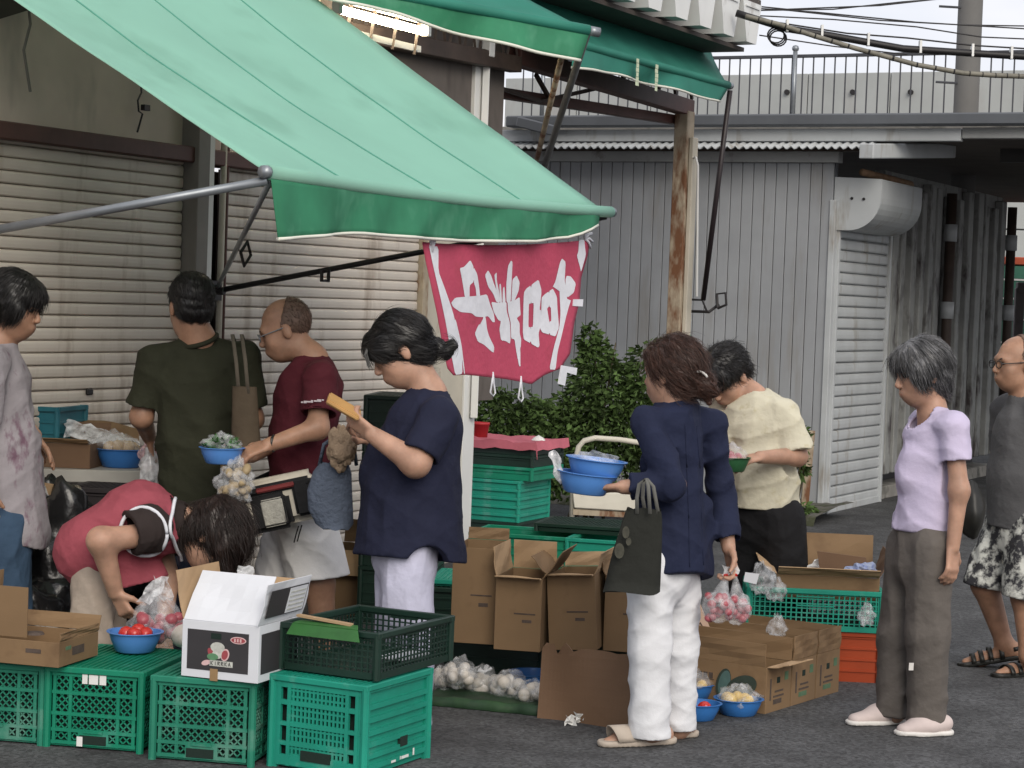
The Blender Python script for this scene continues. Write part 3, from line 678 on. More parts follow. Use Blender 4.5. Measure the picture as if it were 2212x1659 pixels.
# ------------------------------------------------------------------ beyond the passage: truck and pale building
M_tgreen = pm('truck_green', (.045, .17, .115), .5, .15, 3, stain=((.03, .1, .07), .6, 3, (1, 1, 1))); M_tred = pm('truck_red', (.42, .075, .03), .5, .15, 3)
ZT = 27.0
tr = thing('green_truck', 'green truck body with white stripes and a red top edge at the right border', 'truck', at(2330, 900, ZT).xy.to_3d())
tx0, tx1 = at(2158, 700, ZT).x, at(2700, 700, ZT).x
zt = lambda y: at(2190, y, ZT).z
ys = [572, 604, 645, 690, 740, 790]
for i in range(5):
    MB().box(tx0, tx1, ZT, ZT+.06, zt(ys[i+1])+.012, zt(ys[i])-.012).build('side_panel', M_tgreen, tr, bevel=.008)
    MB().box(tx0, tx1, ZT-.01, ZT+.05, zt(ys[i+1])-.012, zt(ys[i+1])+.011).build('stripe', M_white, tr)
MB().box(tx0, tx1, ZT-.02, ZT+1.9, zt(572), zt(555)).build('top_rail', M_tred, tr, bevel=.01)
MB().box(tx0+.02, tx1, ZT+.08, ZT+1.9, .75, zt(575)).build('cargo_box', M_tgreen, tr)
MB().box(tx0, tx1+1.2, ZT+.2, ZT+1.7, .55, .75).build('chassis', M_dark, tr)
MB().box(tx1+.05, tx1+1.5, ZT, ZT+1.9, .5, 2.3).build('cab', M_tgreen, tr, bevel=.1)
for xw in (tx0+.6, tx1+.7):
    w_ = MB().tube([(xw, ZT-.02, .42), (xw, ZT+.24, .42)], .42, 20).build('wheel', M_dark, tr, True); MB().tube([(xw, ZT-.03, .42), (xw, ZT+.1, .42)], .2, 14).build('rim', M_galv, w_)
fr = MB(); A = at(2200, 720, ZT-1.2); fr.bar(at(2196, 760, ZT-1.2), at(2203, 622, ZT-1.2), .11, .11).bar(at(2196, 622, ZT-1.2), at(2300, 626, ZT-1.2), .12, .14)
fr.bar((A.x, ZT-1.2, 0), at(2196, 760, ZT-1.2), .11, .11)
o = fr.build('steel_rack', pm('dark_rack', (.05, .04, .04), .6, .3, 4), None, bevel=.01); tag(o, 'dark steel rack end in front of the green truck', 'rack')
pbld = thing('pale_building', 'pale grey building glimpsed beyond the passage above the truck', 'building', (at(2400, 700, 34).x, 35, 0))
xa = at(2140, 500, 34).x
for i in range(5):
    MB().box(xa, xa+9, 34, 34.2, i*1.02, i*1.02+1.0).build('wall_panel', M_par, pbld, bevel=.01)
MB().box(xa, xa+9, 34.2, 40, 0, 5.2).build('core', M_par, pbld)
# far hedge-free backdrop: a long low warehouse closing the street far behind
wh = thing('far_warehouse', 'distant grey warehouse wall far behind the shed', 'building', (0, 60, 0))
for i in range(8): MB().box(-40+i*10, -40+i*10+9.95, 60, 62, 0, 3.4).build('wall_panel', M_par, wh)
# ------------------------------------------------------------------ goods: crates, boxes, bowls, bags
M_cg = pm('crate_green', (.006, .195, .112), .5, .2, 4, spec=.35, stain=((.05, .25, .18), .62, 7, (1, 1, 1)))
M_cg2 = pm('crate_green_bright', (.012, .25, .175), .5, .18, 4, spec=.35, stain=((.07, .30, .23), .62, 7, (1, 1, 1)))
M_cdk = pm('crate_dark_green', (.006, .024, .016), .42, .2, 5, spec=.5)
M_cor = pm('crate_orange', (.33, .05, .014), .42, .15, 4)
M_cgf = pm('crate_green_faded', (.018, .185, .118), .6, .25, 3, spec=.3, stain=((.09, .24, .18), .58, 6, (1, 1, 1)))
M_hole = pm('dark_inside', (.008, .02, .015), .9, .1, 5)  # dark colour standing in for shade inside crates and grip holes
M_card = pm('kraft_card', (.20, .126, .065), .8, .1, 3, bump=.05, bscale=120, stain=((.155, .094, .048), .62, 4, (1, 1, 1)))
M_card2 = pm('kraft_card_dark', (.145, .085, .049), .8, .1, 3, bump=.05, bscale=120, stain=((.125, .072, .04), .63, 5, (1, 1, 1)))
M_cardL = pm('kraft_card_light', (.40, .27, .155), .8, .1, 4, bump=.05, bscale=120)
M_print = pm('carton_print', (.075, .055, .045), .85, .3, 30)
M_printg = pm('carton_green_print', (.09, .16, .09), .85, .2, 30)
M_wbox = pm('white_carton', (.63, .65, .69), .6, .04, 4); M_blk = pm('black_print', (.035, .033, .036), .6, .1, 6)
M_blue = pm('blue_bowl', (.085, .24, .60), .35, .1, 5, spec=.5); M_blued = pm('blue_bowl_deep', (.035, .16, .45), .35, .1, 5, spec=.5)
M_tom = pm('tomato_red', (.50, .025, .018), .25, .25, 12, spec=.6); M_tomd = pm('radish_red', (.30, .025, .05), .35, .35, 25, col2=(.48, .14, .16))
M_leaf = pm('salad_leaf', (.035, .12, .025), .5, .4, 30); M_garl = pm('garlic', (.55, .49, .42), .5, .2, 20, col2=(.70, .66, .60))
M_yel = pm('lemon_yellow', (.62, .42, .10), .45, .2, 12); M_pot = pm('onion', (.50, .36, .20), .5, .25, 14)
M_tray = pm('green_tray', (.016, .042, .02), .6, .4, 5, stain=((.03, .075, .03), .6, 4, (1, 1, 1)))
def film_mat(name, col, op, rough=.16):
    m = bpy.data.materials.new(name); m.use_nodes = True; nt = m.node_tree; N = nt.nodes; L = nt.links
    b = N['Principled BSDF']; b.inputs['Base Color'].default_value = (*col, 1); b.inputs['Roughness'].default_value = rough; b.inputs['Specular IOR Level'].default_value = .9
    tr = N.new('ShaderNodeBsdfTransparent'); mx = N.new('ShaderNodeMixShader')
    tc = N.new('ShaderNodeTexCoord'); nz = N.new('ShaderNodeTexNoise'); nz.inputs['Scale'].default_value = 28; nz.inputs['Detail'].default_value = 3; L.new(tc.outputs['Object'], nz.inputs[0])
    mr = N.new('ShaderNodeMapRange'); mr.inputs[1].default_value = .35; mr.inputs[2].default_value = .7; mr.inputs[3].default_value = op*.35; mr.inputs[4].default_value = min(1, op*1.7)
    L.new(nz.outputs[0], mr.inputs[0]); L.new(mr.outputs[0], mx.inputs[0]); L.new(tr.outputs[0], mx.inputs[1]); L.new(b.outputs[0], mx.inputs[2]); L.new(mx.outputs[0], N['Material Output'].inputs[0])
    bp = N.new('ShaderNodeBump'); bp.inputs['Strength'].default_value = .6; bp.inputs['Distance'].default_value = .01; L.new(nz.outputs[0], bp.inputs['Height']); L.new(bp.outputs[0], b.inputs['Normal'])
    return m
M_film = film_mat('clear_film', (.8, .82, .85), .22); M_filmw = film_mat('white_film', (.75, .76, .78), .75)

class Face:   # a flat crate side: u to the right, v up, n outwards (local)
    def __init__(s, mb, o, u, n): s.mb, s.o, s.u, s.n = mb, Vector(o), Vector(u), Vector(n)
    def p(s, u, v, e=0): return s.o+s.u*u+UP*v+s.n*e
    def rect(s, u0, u1, v0, v1, e0=-.004, e1=0.0):
        s.mb.obox(s.p((u0+u1)/2, (v0+v1)/2, (e0+e1)/2), s.u*((u1-u0)/2), s.n*((e1-e0)/2), UP*((v1-v0)/2))
    def seg(s, u0, v0, u1, v1, w=.004, e=-.008, th=.004):
        a, b = s.p(u0, v0, e), s.p(u1, v1, e); t = (b-a)
        if t.length < 1e-4: return
        s.mb.obox((a+b)/2, t/2, t.normalized().cross(s.n)*(w/2), s.n*(th/2))
def diag(fc, u0, u1, v0, v1, step, w=.0045):
    Hh = v1-v0; Ww = u1-u0; x = -Hh
    while x < Ww:
        for sgn in (1, -1):
            a0, a1 = max(0, x), min(Ww, x+Hh)
            if a1 > a0:
                if sgn > 0: fc.seg(u0+a0, v0+a0-x, u0+a1, v0+a1-x, w)
                else: fc.seg(u0+a0, v1-(a0-x), u0+a1, v1-(a1-x), w)
        x += step
def crate(name, label, loc, yaw, w, d, h, mat, style, group=None, inverted=False, cat='crate', closed=True):
    root = thing(name, label, cat, loc, group, yaw)
    ft = {'front': ((0, 0, 0), (1, 0, 0), (0, -1, 0), w), 'back': ((w, d, 0), (-1, 0, 0), (0, 1, 0), w), 'left': ((0, d, 0), (0, -1, 0), (-1, 0, 0), d), 'right': ((w, 0, 0), (0, 1, 0), (1, 0, 0), d)}
    for key, (o, u, n, Wd) in ft.items():
        mb = MB(); fc = Face(mb, o, u, n); st = style if not isinstance(style, dict) else style.get(key, style['front'])
        lat = None
        if st == 'lattice':
            for u_ in (.03, .25*Wd, .75*Wd, Wd-.03): fc.rect(u_-.006, u_+.006, .012, h-.02, -.012, -.002)
            for v_ in (.02, .22*h, .42*h, .68*h, h-.028): fc.rect(.02, Wd-.02, v_-.006, v_+.006, -.013, -.001)
            lat = MB(); f2 = Face(lat, o, u, n); diag(f2, .03, Wd-.03, .03, h-.03, .026)
            fc.rect(.34*Wd, .66*Wd, .014, .2*h, -.011, -.0005); fc.rect(.4*Wd, .6*Wd, .2*h, .23*h, -.02, .004)
        elif st == 'slots':
            for u_ in (.035, .075, Wd-.075, Wd-.035): fc.rect(u_-.007, u_+.007, .01, h-.02, -.012, .001)
            for v_, t_ in ((.03, .03), (.27*h, .012), (.48*h, .012), (.71*h, .014), (h-.03, .02)): fc.rect(.02, Wd-.02, v_-t_*.6, v_+t_*.6, -.012, 0)
            x = .09
            while x < Wd-.085: fc.rect(x-.004, x+.004, .03, h-.03, -.010, -.003); x += .0165
            x = .09
            for v_ in np.arange(.05, h-.03, .0225): fc.rect(.08, Wd-.08, v_-.0035, v_+.0035, -.0095, -.0035)
            fc.rect(.0, .03, .0, h-.01, -.013, -.001); fc.rect(Wd-.03, Wd, .0, h-.01, -.013, -.001)
        elif st == 'ribs':
            fc.rect(.01, Wd-.01, .005, h-.01, -.014, -.009)
            for v_ in (.035, .075, .115, .155, .20, .245, h-.02): fc.rect(.015, Wd-.02, v_-.009, v_+.009, -.009, .002)
            fc.rect(.004, .03, .0, h-.01, -.013, .001); fc.rect(Wd-.03, Wd-.004, .0, h-.01, -.013, .001)
        elif st == 'grid':
            lat = MB(); f2 = Face(lat, o, u, n)
            for x in np.arange(.03, Wd-.02, .0235): f2.rect(x-.003, x+.003, .02, h-.02, -.008, -.003)
            for v_ in np.arange(.035, h-.02, .021): f2.rect(.02, Wd-.02, v_-.0025, v_+.0025, -.0085, -.0025)
            fc.rect(.01, Wd-.01, 0, .024, -.011, -.001); fc.rect(0, .022, 0, h-.01, -.012, -.001); fc.rect(Wd-.022, Wd, 0, h-.01, -.012, -.001)
            fc.rect(.36*Wd, .64*Wd, .58*h, .61*h, -.013, .003); fc.rect(.36*Wd, .64*Wd, .80*h, .83*h, -.013, .003)
        elif st == 'solid':
            fc.rect(0, Wd, 0, h-.006, -.012, -.004)
            for v_ in np.arange(.05, h-.02, .05): fc.rect(.01, Wd-.01, v_-.004, v_+.004, -.006, .002)
        part = mb.build('side_wall', mat, root, world=False)
        if lat is not None: tag(lat.build('mesh_grille', mat, part, world=False), kind='stuff')
    b = MB(); e = .008
    for (x0, x1, y0, y1) in ((-e, w+e, -e, .014), (-e, w+e, d-.014, d+e), (-e, .014, .0141, d-.0141), (w-.014, w+e, .0141, d-.0141)): b.box(x0, x1, y0, y1, h-.022, h)
    b.build('rim', mat, root, world=False, bevel=.003)
    for (x, y) in ((.004, .004), (w-.004, .004), (.004, d-.004), (w-.004, d-.004)):
        MB().tube([(x, y, 0), (x, y, h-.01)], .014, 8).build('corner_post', mat, root, world=False)
    MB().box(.01, w-.01, .01, d-.01, .006, .012).build('floor', mat, root, world=False)
    if closed:
        t = MB(); t.box(.008, w-.008, .008, d-.008, h-.012, h-.004)
        for x in np.arange(.03, w-.02, .022): t.box(x-.004, x+.004, .015, d-.015, h-.0041, h+.001)
        t.build('lid_face', mat, root, world=False)
        MB().box(.03, w-.03, .03, d-.03, .02, h-.02).build('inner_shade_block', M_hole, root, world=False)  # dark block inside the crate, imitating the shade seen through its openings
    return root
YR = -R(11)
GC = 'upturned green harvest crates'
p = gnd(97, 1612); c2 = crate('harvest_crate', 'upturned green lattice crate carrying the blue bowl of tomatoes', p, YR, .36, .5, .292, M_cg, 'lattice', GC)
p = gnd(325, 1640); c3 = crate('harvest_crate', 'upturned green lattice crate under the white carton', p, YR, .37, .5, .298, M_cgf, 'lattice', GC)
p = gnd(89, 1611)-Vector((math.cos(YR), math.sin(YR), 0))*.37; c1 = crate('harvest_crate', 'upturned green lattice crate cut by the left edge of the picture', p, YR, .37, .5, .288, M_cgf, 'lattice', GC)
YC = -R(27); cdir = Vector((math.cos(YC), math.sin(YC), 0)); cdep = Vector((-math.sin(YC), math.cos(YC), 0))
cor = gnd(785, 1686)
c4 = crate('harvest_crate', 'bright green slotted crate standing at the corner of the stall', cor-cdir*.385, YC, .385, .45, .325, M_cg2, {'front': 'slots', 'right': 'ribs', 'back': 'slots', 'left': 'ribs'}, GC)
# white paper remains and lettering on crates
fx = Face(MB(), (0, 0, 0), (1, 0, 0), (0, -1, 0))
for a0, a1 in ((.135, .155), (.16, .195), (.20, .225)):
    q = MB(); Face(q, (0, 0, 0), (1, 0, 0), (0, -1, 0)).rect(a0, a1, .235, .272, .001, .002); q.build('paper_scrap', M_white, c2, world=False)
q = MB(); Face(q, (0, 0, 0), (1, 0, 0), (0, -1, 0)).rect(.12, .142, .01, .045, .001, .002); q.build('paper_scrap', M_white, c2, world=False)
for a0, a1, v0, v1 in ((.18, .21, .028, .036), (.24, .245, .03, .042), (.25, .30, .03, .040), (.33, .34, .03, .055)):
    q = MB(); Face(q, (.385, 0, 0), (0, 1, 0), (1, 0, 0)).rect(a0, a1, v0, v1, .003, .004); q.build('stencil_mark', M_white, c4, world=False)
q = MB(); Face(q, (.385, 0, 0), (0, 1, 0), (1, 0, 0)).rect(.24, .29, .075, .11, -.008, .0035); q.build('grip_hole', M_hole, c4, world=False)
q = MB(); Face(q, (0, 0, 0), (1, 0, 0), (0, -1, 0)).rect(.13, .25, .035, .07, -.01, .004); q.build('grip_hole', M_hole, c4, world=False)
for cc_ in (c2, c3):
    q = MB(); Face(q, (0, 0, 0), (1, 0, 0), (0, -1, 0)).rect(.13, .23, .018, .05, -.01, .0015); q.build('grip_hole', M_hole, cc_, world=False)
# dark crate on the corner crate
dk = gnd(814, 1471, .332)
c5 = crate('mesh_crate', 'dark green mesh crate with a grass green strip on its rim', dk-cdir*.40, YC, .40, .53, .165, M_cdk, 'grid', None, closed=False)
q = MB(); q.sheet([[(.06, -.012, .166), (.33, -.02, .168)], [(.045, -.026, .128), (.345, -.03, .13)]], .004); q.sheet([[(.07, .03, .172), (.30, .03, .174)], [(.06, -.012, .166), (.33, -.02, .168)]], .004)
q.build('green_strip', pm('grass_green_strip', (.035, .14, .035), .5, .2, 9), c5, world=False)
q = MB(); q.obox((.17, .02, .185), Vector((.11, 0, -.006)), Vector((0, .012, 0)), UP*.004); q.build('wood_slat', M_cardL, c5, world=False)
q = MB(); q.box(.25, .36, .25, .45, .03, .034); q.build('paper_sheet', M_wbox, c5, world=False)

# ---- cartons
def carton(name, label, loc, yaw, w, d, h, mat, flaps=(), group=None, inner=None, tilt=0.0, floor_z=.004):
    root = thing(name, label, 'box', loc, group, yaw); root.rotation_euler = (0, tilt, yaw)
    t = .004; inner = inner or M_cardL
    for (x0, x1, y0, y1) in ((0, w, 0, t), (0, w, d-t, d), (0, t, t+.0005, d-t-.0005), (w-t, w, t+.0005, d-t-.0005)):
        MB().box(x0, x1, y0, y1, 0, h).build('side_panel', mat, root, world=False, bevel=.001)
    MB().box(t, w-t, t, d-t, .001, floor_z).build('floor_panel', mat, root, world=False)
    E = {'front': (Vector((0, 0, h)), Vector((1, 0, 0)), Vector((0, -1, 0)), w), 'back': (Vector((w, d, h)), Vector((-1, 0, 0)), Vector((0, 1, 0)), w),
         'left': (Vector((0, d, h)), Vector((0, -1, 0)), Vector((-1, 0, 0)), d), 'right': (Vector((w, 0, h)), Vector((0, 1, 0)), Vector((1, 0, 0)), d)}
    for fl in flaps:
        key, ln, ang = fl[:3]; fm = fl[3] if len(fl) > 3 else mat; ins = fl[4] if len(fl) > 4 else .004
        o, u, n, Wd = E[key]; dv = UP*math.cos(R(ang))+n*math.sin(R(ang)); nv = n*math.cos(R(ang))-UP*math.sin(R(ang))
        c = o+u*(Wd/2)+dv*(ln/2+.002)-nv*.002
        rows = [[o+u*(ins+(Wd-2*ins)*j/6)+dv*(.002+ln*i/4)+nv*(.006*math.sin(i*.8)*math.sin(j*1.1+i)) for j in range(7)] for i in range(5)]
        MB().sheet(rows, .0035).build('flap', fm, root, world=False)
    return root
def mark(root, face, w, d, u0, u1, v0, v1, mat, name='print_mark', e=.0012):
    o, u, n = {'front': ((0, 0, 0), (1, 0, 0), (0, -1, 0)), 'right': ((w, 0, 0), (0, 1, 0), (1, 0, 0))}[face]
    q = MB(); Face(q, o, u, n).rect(u0, u1, v0, v1, -.001, e); return q.build(name, mat, root, world=False)
# low tray carton at the left
p = gnd(126, 1443, .30)
yl = -R(16); dl = Vector((math.cos(yl), math.sin(yl), 0))
bx1 = carton('cardboard_tray', 'low brown tray carton with a torn upright flap at the left edge', p-dl*.40, yl, .40, .30, .088, M_card, (('left', .2, -2), ('back', .06, 30), ('right', .03, 6)))
MB().sheet([[(.10+.02*j, .06, .086+.03*i) for j in range(8)] for i in range(7)], .004).build('flap', M_card, bx1, world=False)
mark(bx1, 'front', .4, .3, .27, .33, .045, .06, M_print); mark(bx1, 'right', .4, .3, .10, .19, .03, .06, M_print); mark(bx1, 'right', .4, .3, .05, .09, .055, .068, M_printg)
q = MB(); q.lathe([(0, 0), (.035, .004), (.03, .012), (0, .014)], (.25, .1, .09), 14); q.build('tape_lump', M_print, bx1, world=False)
# white carton
yw = -R(21); dw = Vector((math.cos(yw), math.sin(yw), 0)); p = gnd(391, 1459, .302)
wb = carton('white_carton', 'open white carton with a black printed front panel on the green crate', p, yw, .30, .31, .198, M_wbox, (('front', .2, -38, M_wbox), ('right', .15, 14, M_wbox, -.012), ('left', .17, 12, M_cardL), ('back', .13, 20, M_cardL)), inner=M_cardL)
mark(wb, 'front', .295, .24, .022, .262, .028, .168, M_blk, 'black_panel')
mark(wb, 'right', .30, .31, .02, .29, .028, .168, M_blk, 'black_panel')
mark(wb, 'front', .295, .24, .115, .145, -.006, .036, pm('parcel_tape', (.28, .18, .09), .4, .1, 9), 'tape', .003)
mark(wb, 'front', .295, .24, .115, .155, .14, .16, M_hole, 'grip_hole', .002)
M_pk = pm('pink_ink', (.62, .42, .42), .7, .1, 20); M_gr = pm('grey_ink', (.46, .47, .43), .7, .2, 60); M_rd = pm('red_ink', (.30, .06, .07), .7, .1, 20); M_gn = pm('green_ink', (.10, .23, .12), .7, .15, 40)
def disc(root, cx, cz, rx, rz, mat, e, name='emblem_shape', n=20, rot=0, d0=-.0005):
    P = [Vector((cx+rx*math.cos(a)*math.cos(rot)-rz*math.sin(a)*math.sin(rot), -e, cz+rx*math.cos(a)*math.sin(rot)+rz*math.sin(a)*math.cos(rot))) for a in np.linspace(0, 2*math.pi, n, endpoint=False)]
    return MB().prism(P[::-1], Vector((0, .0006, 0))).build(name, mat, root, world=False)
disc(wb, .222, .143, .031, .0125, M_pk, .0022); disc(wb, .222, .143, .027, .009, M_rd, .0030)
for k in range(3): MB().box(.207+k*.011, .213+k*.011, -.0040, -.0035, .137, .149).build('emblem_letter', M_pk, wb, world=False)
disc(wb, .142, .112, .028, .018, M_gr, .0024); disc(wb, .115, .092, .010, .017, M_rd, .0022, rot=.5); disc(wb, .172, .088, .016, .022, M_pk, .0022, rot=-.3); disc(wb, .171, .088, .012, .017, M_rd, .0030, rot=-.3)
disc(wb, .142, .088, .020, .016, M_gr, .0027); disc(wb, .124, .078, .022, .012, M_gn, .0033); disc(wb, .098, .055, .018, .009, M_pk, .0024, rot=.3)
MB().box(.112, .203, -.0024, -.0018, .046, .066).build('letter_strip', M_gr, wb, world=False)
for k, gl in enumerate(('K', 'I', 'R', 'R', 'K', 'A')):
    x = .118+k*.0137; z = .05; b = MB(); w_ = .002
    S = {'K': ((0, 0, 0, 1), (0, .5, 1, 1), (0, .5, 1, 0)), 'I': ((.5, 0, .5, 1),), 'R': ((0, 0, 0, 1), (0, 1, 1, .8), (1, .8, 0, .5), (0, .5, 1, 0)), 'A': ((0, 0, .5, 1), (.5, 1, 1, 0), (.2, .4, .8, .4))}[gl]
    for (a0, b0, a1, b1) in S: Face(b, (x, 0, z), (1, 0, 0), (0, -1, 0)).seg(a0*.008, b0*.013, a1*.008, b1*.013, .0016, .0034, .0008)
    b.build('emblem_letter', M_blk, wb, world=False)
# printed side flap and label on it (lies on the right flap)
a = R(14); n_ = Vector((1, 0, 0)); dv = UP*math.cos(a)+n_*math.sin(a); nv = n_*math.cos(a)-UP*math.sin(a); o = Vector((.30, 0, .198))
def onflap(u0, u1, v0, v1, mat, e, nm):
    MB().obox(o+Vector((0, 1, 0))*((u0+u1)/2)+dv*((v0+v1)/2)+nv*e, Vector((0, (u1-u0)/2, 0)), dv*((v1-v0)/2), nv*.0006).build(nm, mat, wb, world=False)
onflap(.012, .295, .03, .13, M_blk, .009, 'black_panel'); onflap(.15, .285, .034, .126, M_wbox, .0115, 'shipping_label')
for k in range(5): onflap(.16, .275, .044+k*.016, .049+k*.016, M_gr, .0130, 'label_line')

# bowls
def bowl(name, label, c, r, h, mat, group='blue plastic bowls', oval=1.0, rz=0.0, tilt=(0, 0)):
    root = thing(name, label, 'bowl', c, group); root.rotation_euler = (tilt[0], tilt[1], rz)
    pr = [(0.0, .004), (r*.66, .0), (r*.72, .004), (r*.9, h*.6), (r*.97, h*.93), (r*1.06, h*.97), (r*1.06, h), (r*.95, h), (r*.87, h*.6), (r*.68, .01), (0, .009)]
    m = MB().lathe(pr, n=36, wob=lambda a, z: .012*math.sin(3*a+1))
    for v in m.v: v.y *= oval
    smooth_angle(m.build('shell', mat, root, world=False), 50); return root
def balls(root, pts, r, mat, nm, sq=.9, world=False):
    sph = bpy.data.meshes.new(nm); b = bmesh.new(); bmesh.ops.create_icosphere(b, subdivisions=2, radius=1); b.to_mesh(sph); b.free(); sph.materials.append(mat)
    sph.polygons.foreach_set('use_smooth', [True]*len(sph.polygons))
    for p in pts:
        k = r*random.uniform(.85, 1.12); piece(nm, sph, root, p, (random.random()*3, random.random()*3, 0), (k, k, k*sq))
def blob(c, rad, seed, amp=.12, pinch=0.0, nu=28, nv=18, ridged=True, fr=3.0):
    r_ = random.Random(seed); ph = [r_.uniform(0, 6.28) for _ in range(12)]; c = Vector(c); rows = []
    for i in range(nv+1):
        th = math.pi*i/nv; row = []
        for j in range(nu):
            a = 2*math.pi*j/nu; d = Vector((math.sin(th)*math.cos(a), math.sin(th)*math.sin(a), math.cos(th)))
            n1 = math.sin(fr*d.x*2+ph[0]+2*d.z)+math.sin(fr*d.y*2.3+ph[1]-2*d.x)+math.sin(fr*d.z*2.1+ph[2]+3*d.y)
            n2 = math.sin(fr*5*d.x+ph[3]+4*d.y)+math.sin(fr*5*d.y+ph[4]+4*d.z)+math.sin(fr*5*d.z+ph[5]+4*d.x)
            k = 1+amp*(abs(n1)*.5-.4 if ridged else n1*.4)+amp*.45*(abs(n2)*.5-.4)
            q = Vector((d.x*rad[0]*k, d.y*rad[1]*k, d.z*rad[2]*k))
            if pinch and d.z > 0: q.x *= 1-pinch*d.z**.8; q.y *= 1-pinch*d.z**.8
            row.append(c+q)
        rows.append(row)
    m = MB(); o = 0; m.v = [p for row in rows for p in row]
    for i in range(nv):
        for j in range(nu): m.f.append((i*nu+j, (i+1)*nu+j, (i+1)*nu+(j+1) % nu, i*nu+(j+1) % nu))
    return m
def crumpled(pts_rows, seed, amp=.012):
    r_ = random.Random(seed); ph = [r_.uniform(0, 6) for _ in range(4)]; out = []
    for i, row in enumerate(pts_rows):
        out.append([p+Vector((amp*math.sin(i*1.9+j*1.3+ph[0]), amp*math.sin(j*2.2-i+ph[1]), amp*math.sin(i*1.4+j*2.5+ph[2]))) for j, p in enumerate(row)])
    return out
bw1 = bowl('plastic_bowl', 'round blue bowl with red tomatoes on the green crate', gnd(284, 1412, .298)+Vector((0, .06, 0)), .100, .075, M_blue)
balls(bw1, [(.0, -.01, .062), (.035, .02, .06), (-.035, .02, .058), (.005, .045, .066)], .03, M_tom, 'tomato')
tb = thing('tomato_bag', 'clear bag of red vegetables gripped by the stallholder', 'bag', gnd(318, 1412, .298)+Vector((0, .19, 0)))
for k in range(22): pass
balls(tb, [(random.uniform(-.07, .09), random.uniform(-.05, .05), random.uniform(.03, .12)) for _ in range(26)], .026, M_tomd, 'radish')
blob((.005, 0, .085), (.11, .075, .105), 3, .22, .45).build('film', M_film, tb, True, world=False)
q = MB(); q.sheet(crumpled([[Vector((-.075+.02*j+.012*i, .0, .16+.022*i)) for j in range(4)] for i in range(5)], 2, .008)); q.sheet(crumpled([[Vector((.0+.02*j-.006*i, .02, .17+.022*i)) for j in range(4)] for i in range(5)], 4, .008)); q.build('bag_handles', M_filmw, tb, world=False)
tn = gnd(383, 1415, .30)+Vector((0, .16, .0)); o = blob((0, 0, .045), (.05, .05, .045), 9, .03, 0, ridged=False).build('white_vegetable', M_garl, None); o.location = tn; tag(smooth_angle(o, 60), 'round white vegetable beside the white carton', 'vegetable')
sp = thing('plastic_spoon_bag', 'small twist of white plastic film sticking out behind the white carton', 'plastic bag', p+dw*.2)
sp.location = at(523, 1275, 7.95); sp.location.z = .6
zz = at(523, 1262, 7.9).z-.6; MB().sheet(crumpled([[Vector((-.018+.012*j*(1+.12*i), .0, zz-.07+.022*i)) for j in range(4)] for i in range(7)], 8, .004), .002).build('film', M_filmw, sp, world=False)
MB().tube([Vector((0, 0, 0)), Vector((0, 0, zz-.06))], .006, 6).build('stem', M_filmw, sp, world=False)
# ---- tall brown cartons in a row
GB = 'tall brown cartons standing in a row'
GTH = .215
for i, (x0, y0, wpx, hh, yw_, tl, lbl) in enumerate([(972, 1387, 92, .40, -R(9), 0, 'tall brown carton nearest the navy tunic, its top flaps folded in'), (1066, 1402, 96, .30, -R(12), 0, 'tall brown carton with its front flap bent outward'), (1186, 1404, 100, .31, -R(14), -.07, 'brown carton leaning sideways with spread flaps'), (1302, 1405, 95, .31, -R(14), 0, 'brown carton mostly hidden behind the white trousers')]):
    p = gnd(x0, y0, GTH); w = wpx/505*1.02
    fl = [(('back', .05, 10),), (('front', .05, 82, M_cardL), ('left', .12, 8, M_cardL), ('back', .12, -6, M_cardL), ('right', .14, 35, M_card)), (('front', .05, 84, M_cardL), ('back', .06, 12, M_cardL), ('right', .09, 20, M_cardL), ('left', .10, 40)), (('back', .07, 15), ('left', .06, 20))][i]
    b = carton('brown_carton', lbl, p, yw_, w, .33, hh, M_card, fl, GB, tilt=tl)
    mark(b, 'front', w, .33, .08, .17, hh*.5, hh*.5+.006, M_print); mark(b, 'front', w, .33, .115, .155, hh*.39, hh*.43, M_print)
# dark crates beneath the cartons
p = gnd(962, 1466); q0 = Vector((math.cos(-R(9)), math.sin(-R(9)), 0))
crate('mesh_crate', 'low dark green crate carrying the tall brown cartons', p, -R(9), .42, .4, .205, M_cdk, 'solid', 'dark crates under the cartons')
crate('mesh_crate', 'low dark green crate hidden behind the loose cardboard sheet', p+q0*.44+Vector((0, .0, 0)), -R(9), .42, .4, .205, M_cdk, 'solid', 'dark crates under the cartons')
# crates left of the cartons, behind the navy woman
p = gnd(905, 1452)+Vector((0, .9, 0)); crate('harvest_crate', 'dark green crate with a bright rim beside the light trousers', at(925, 1335, 9.9).xy.to_3d(), -R(6), .3, .42, .30, M_cdk, 'solid')
p = at(928, 1300, 9.95); crate('harvest_crate', 'bright green crate stacked on the dark one beside the light trousers', Vector((p.x, p.y, .302)), -R(6), .3, .42, .03, M_cg2, 'solid')
# cartons on the ground further back
p = at(708, 1240, 10.9); carton('brown_carton', 'open brown carton on the ground seen between two shoppers', Vector((p.x, p.y, 0.0)), -R(8), .42, .35, .34, M_card, (('front', .14, 150, M_cardL), ('back', .12, 10)))
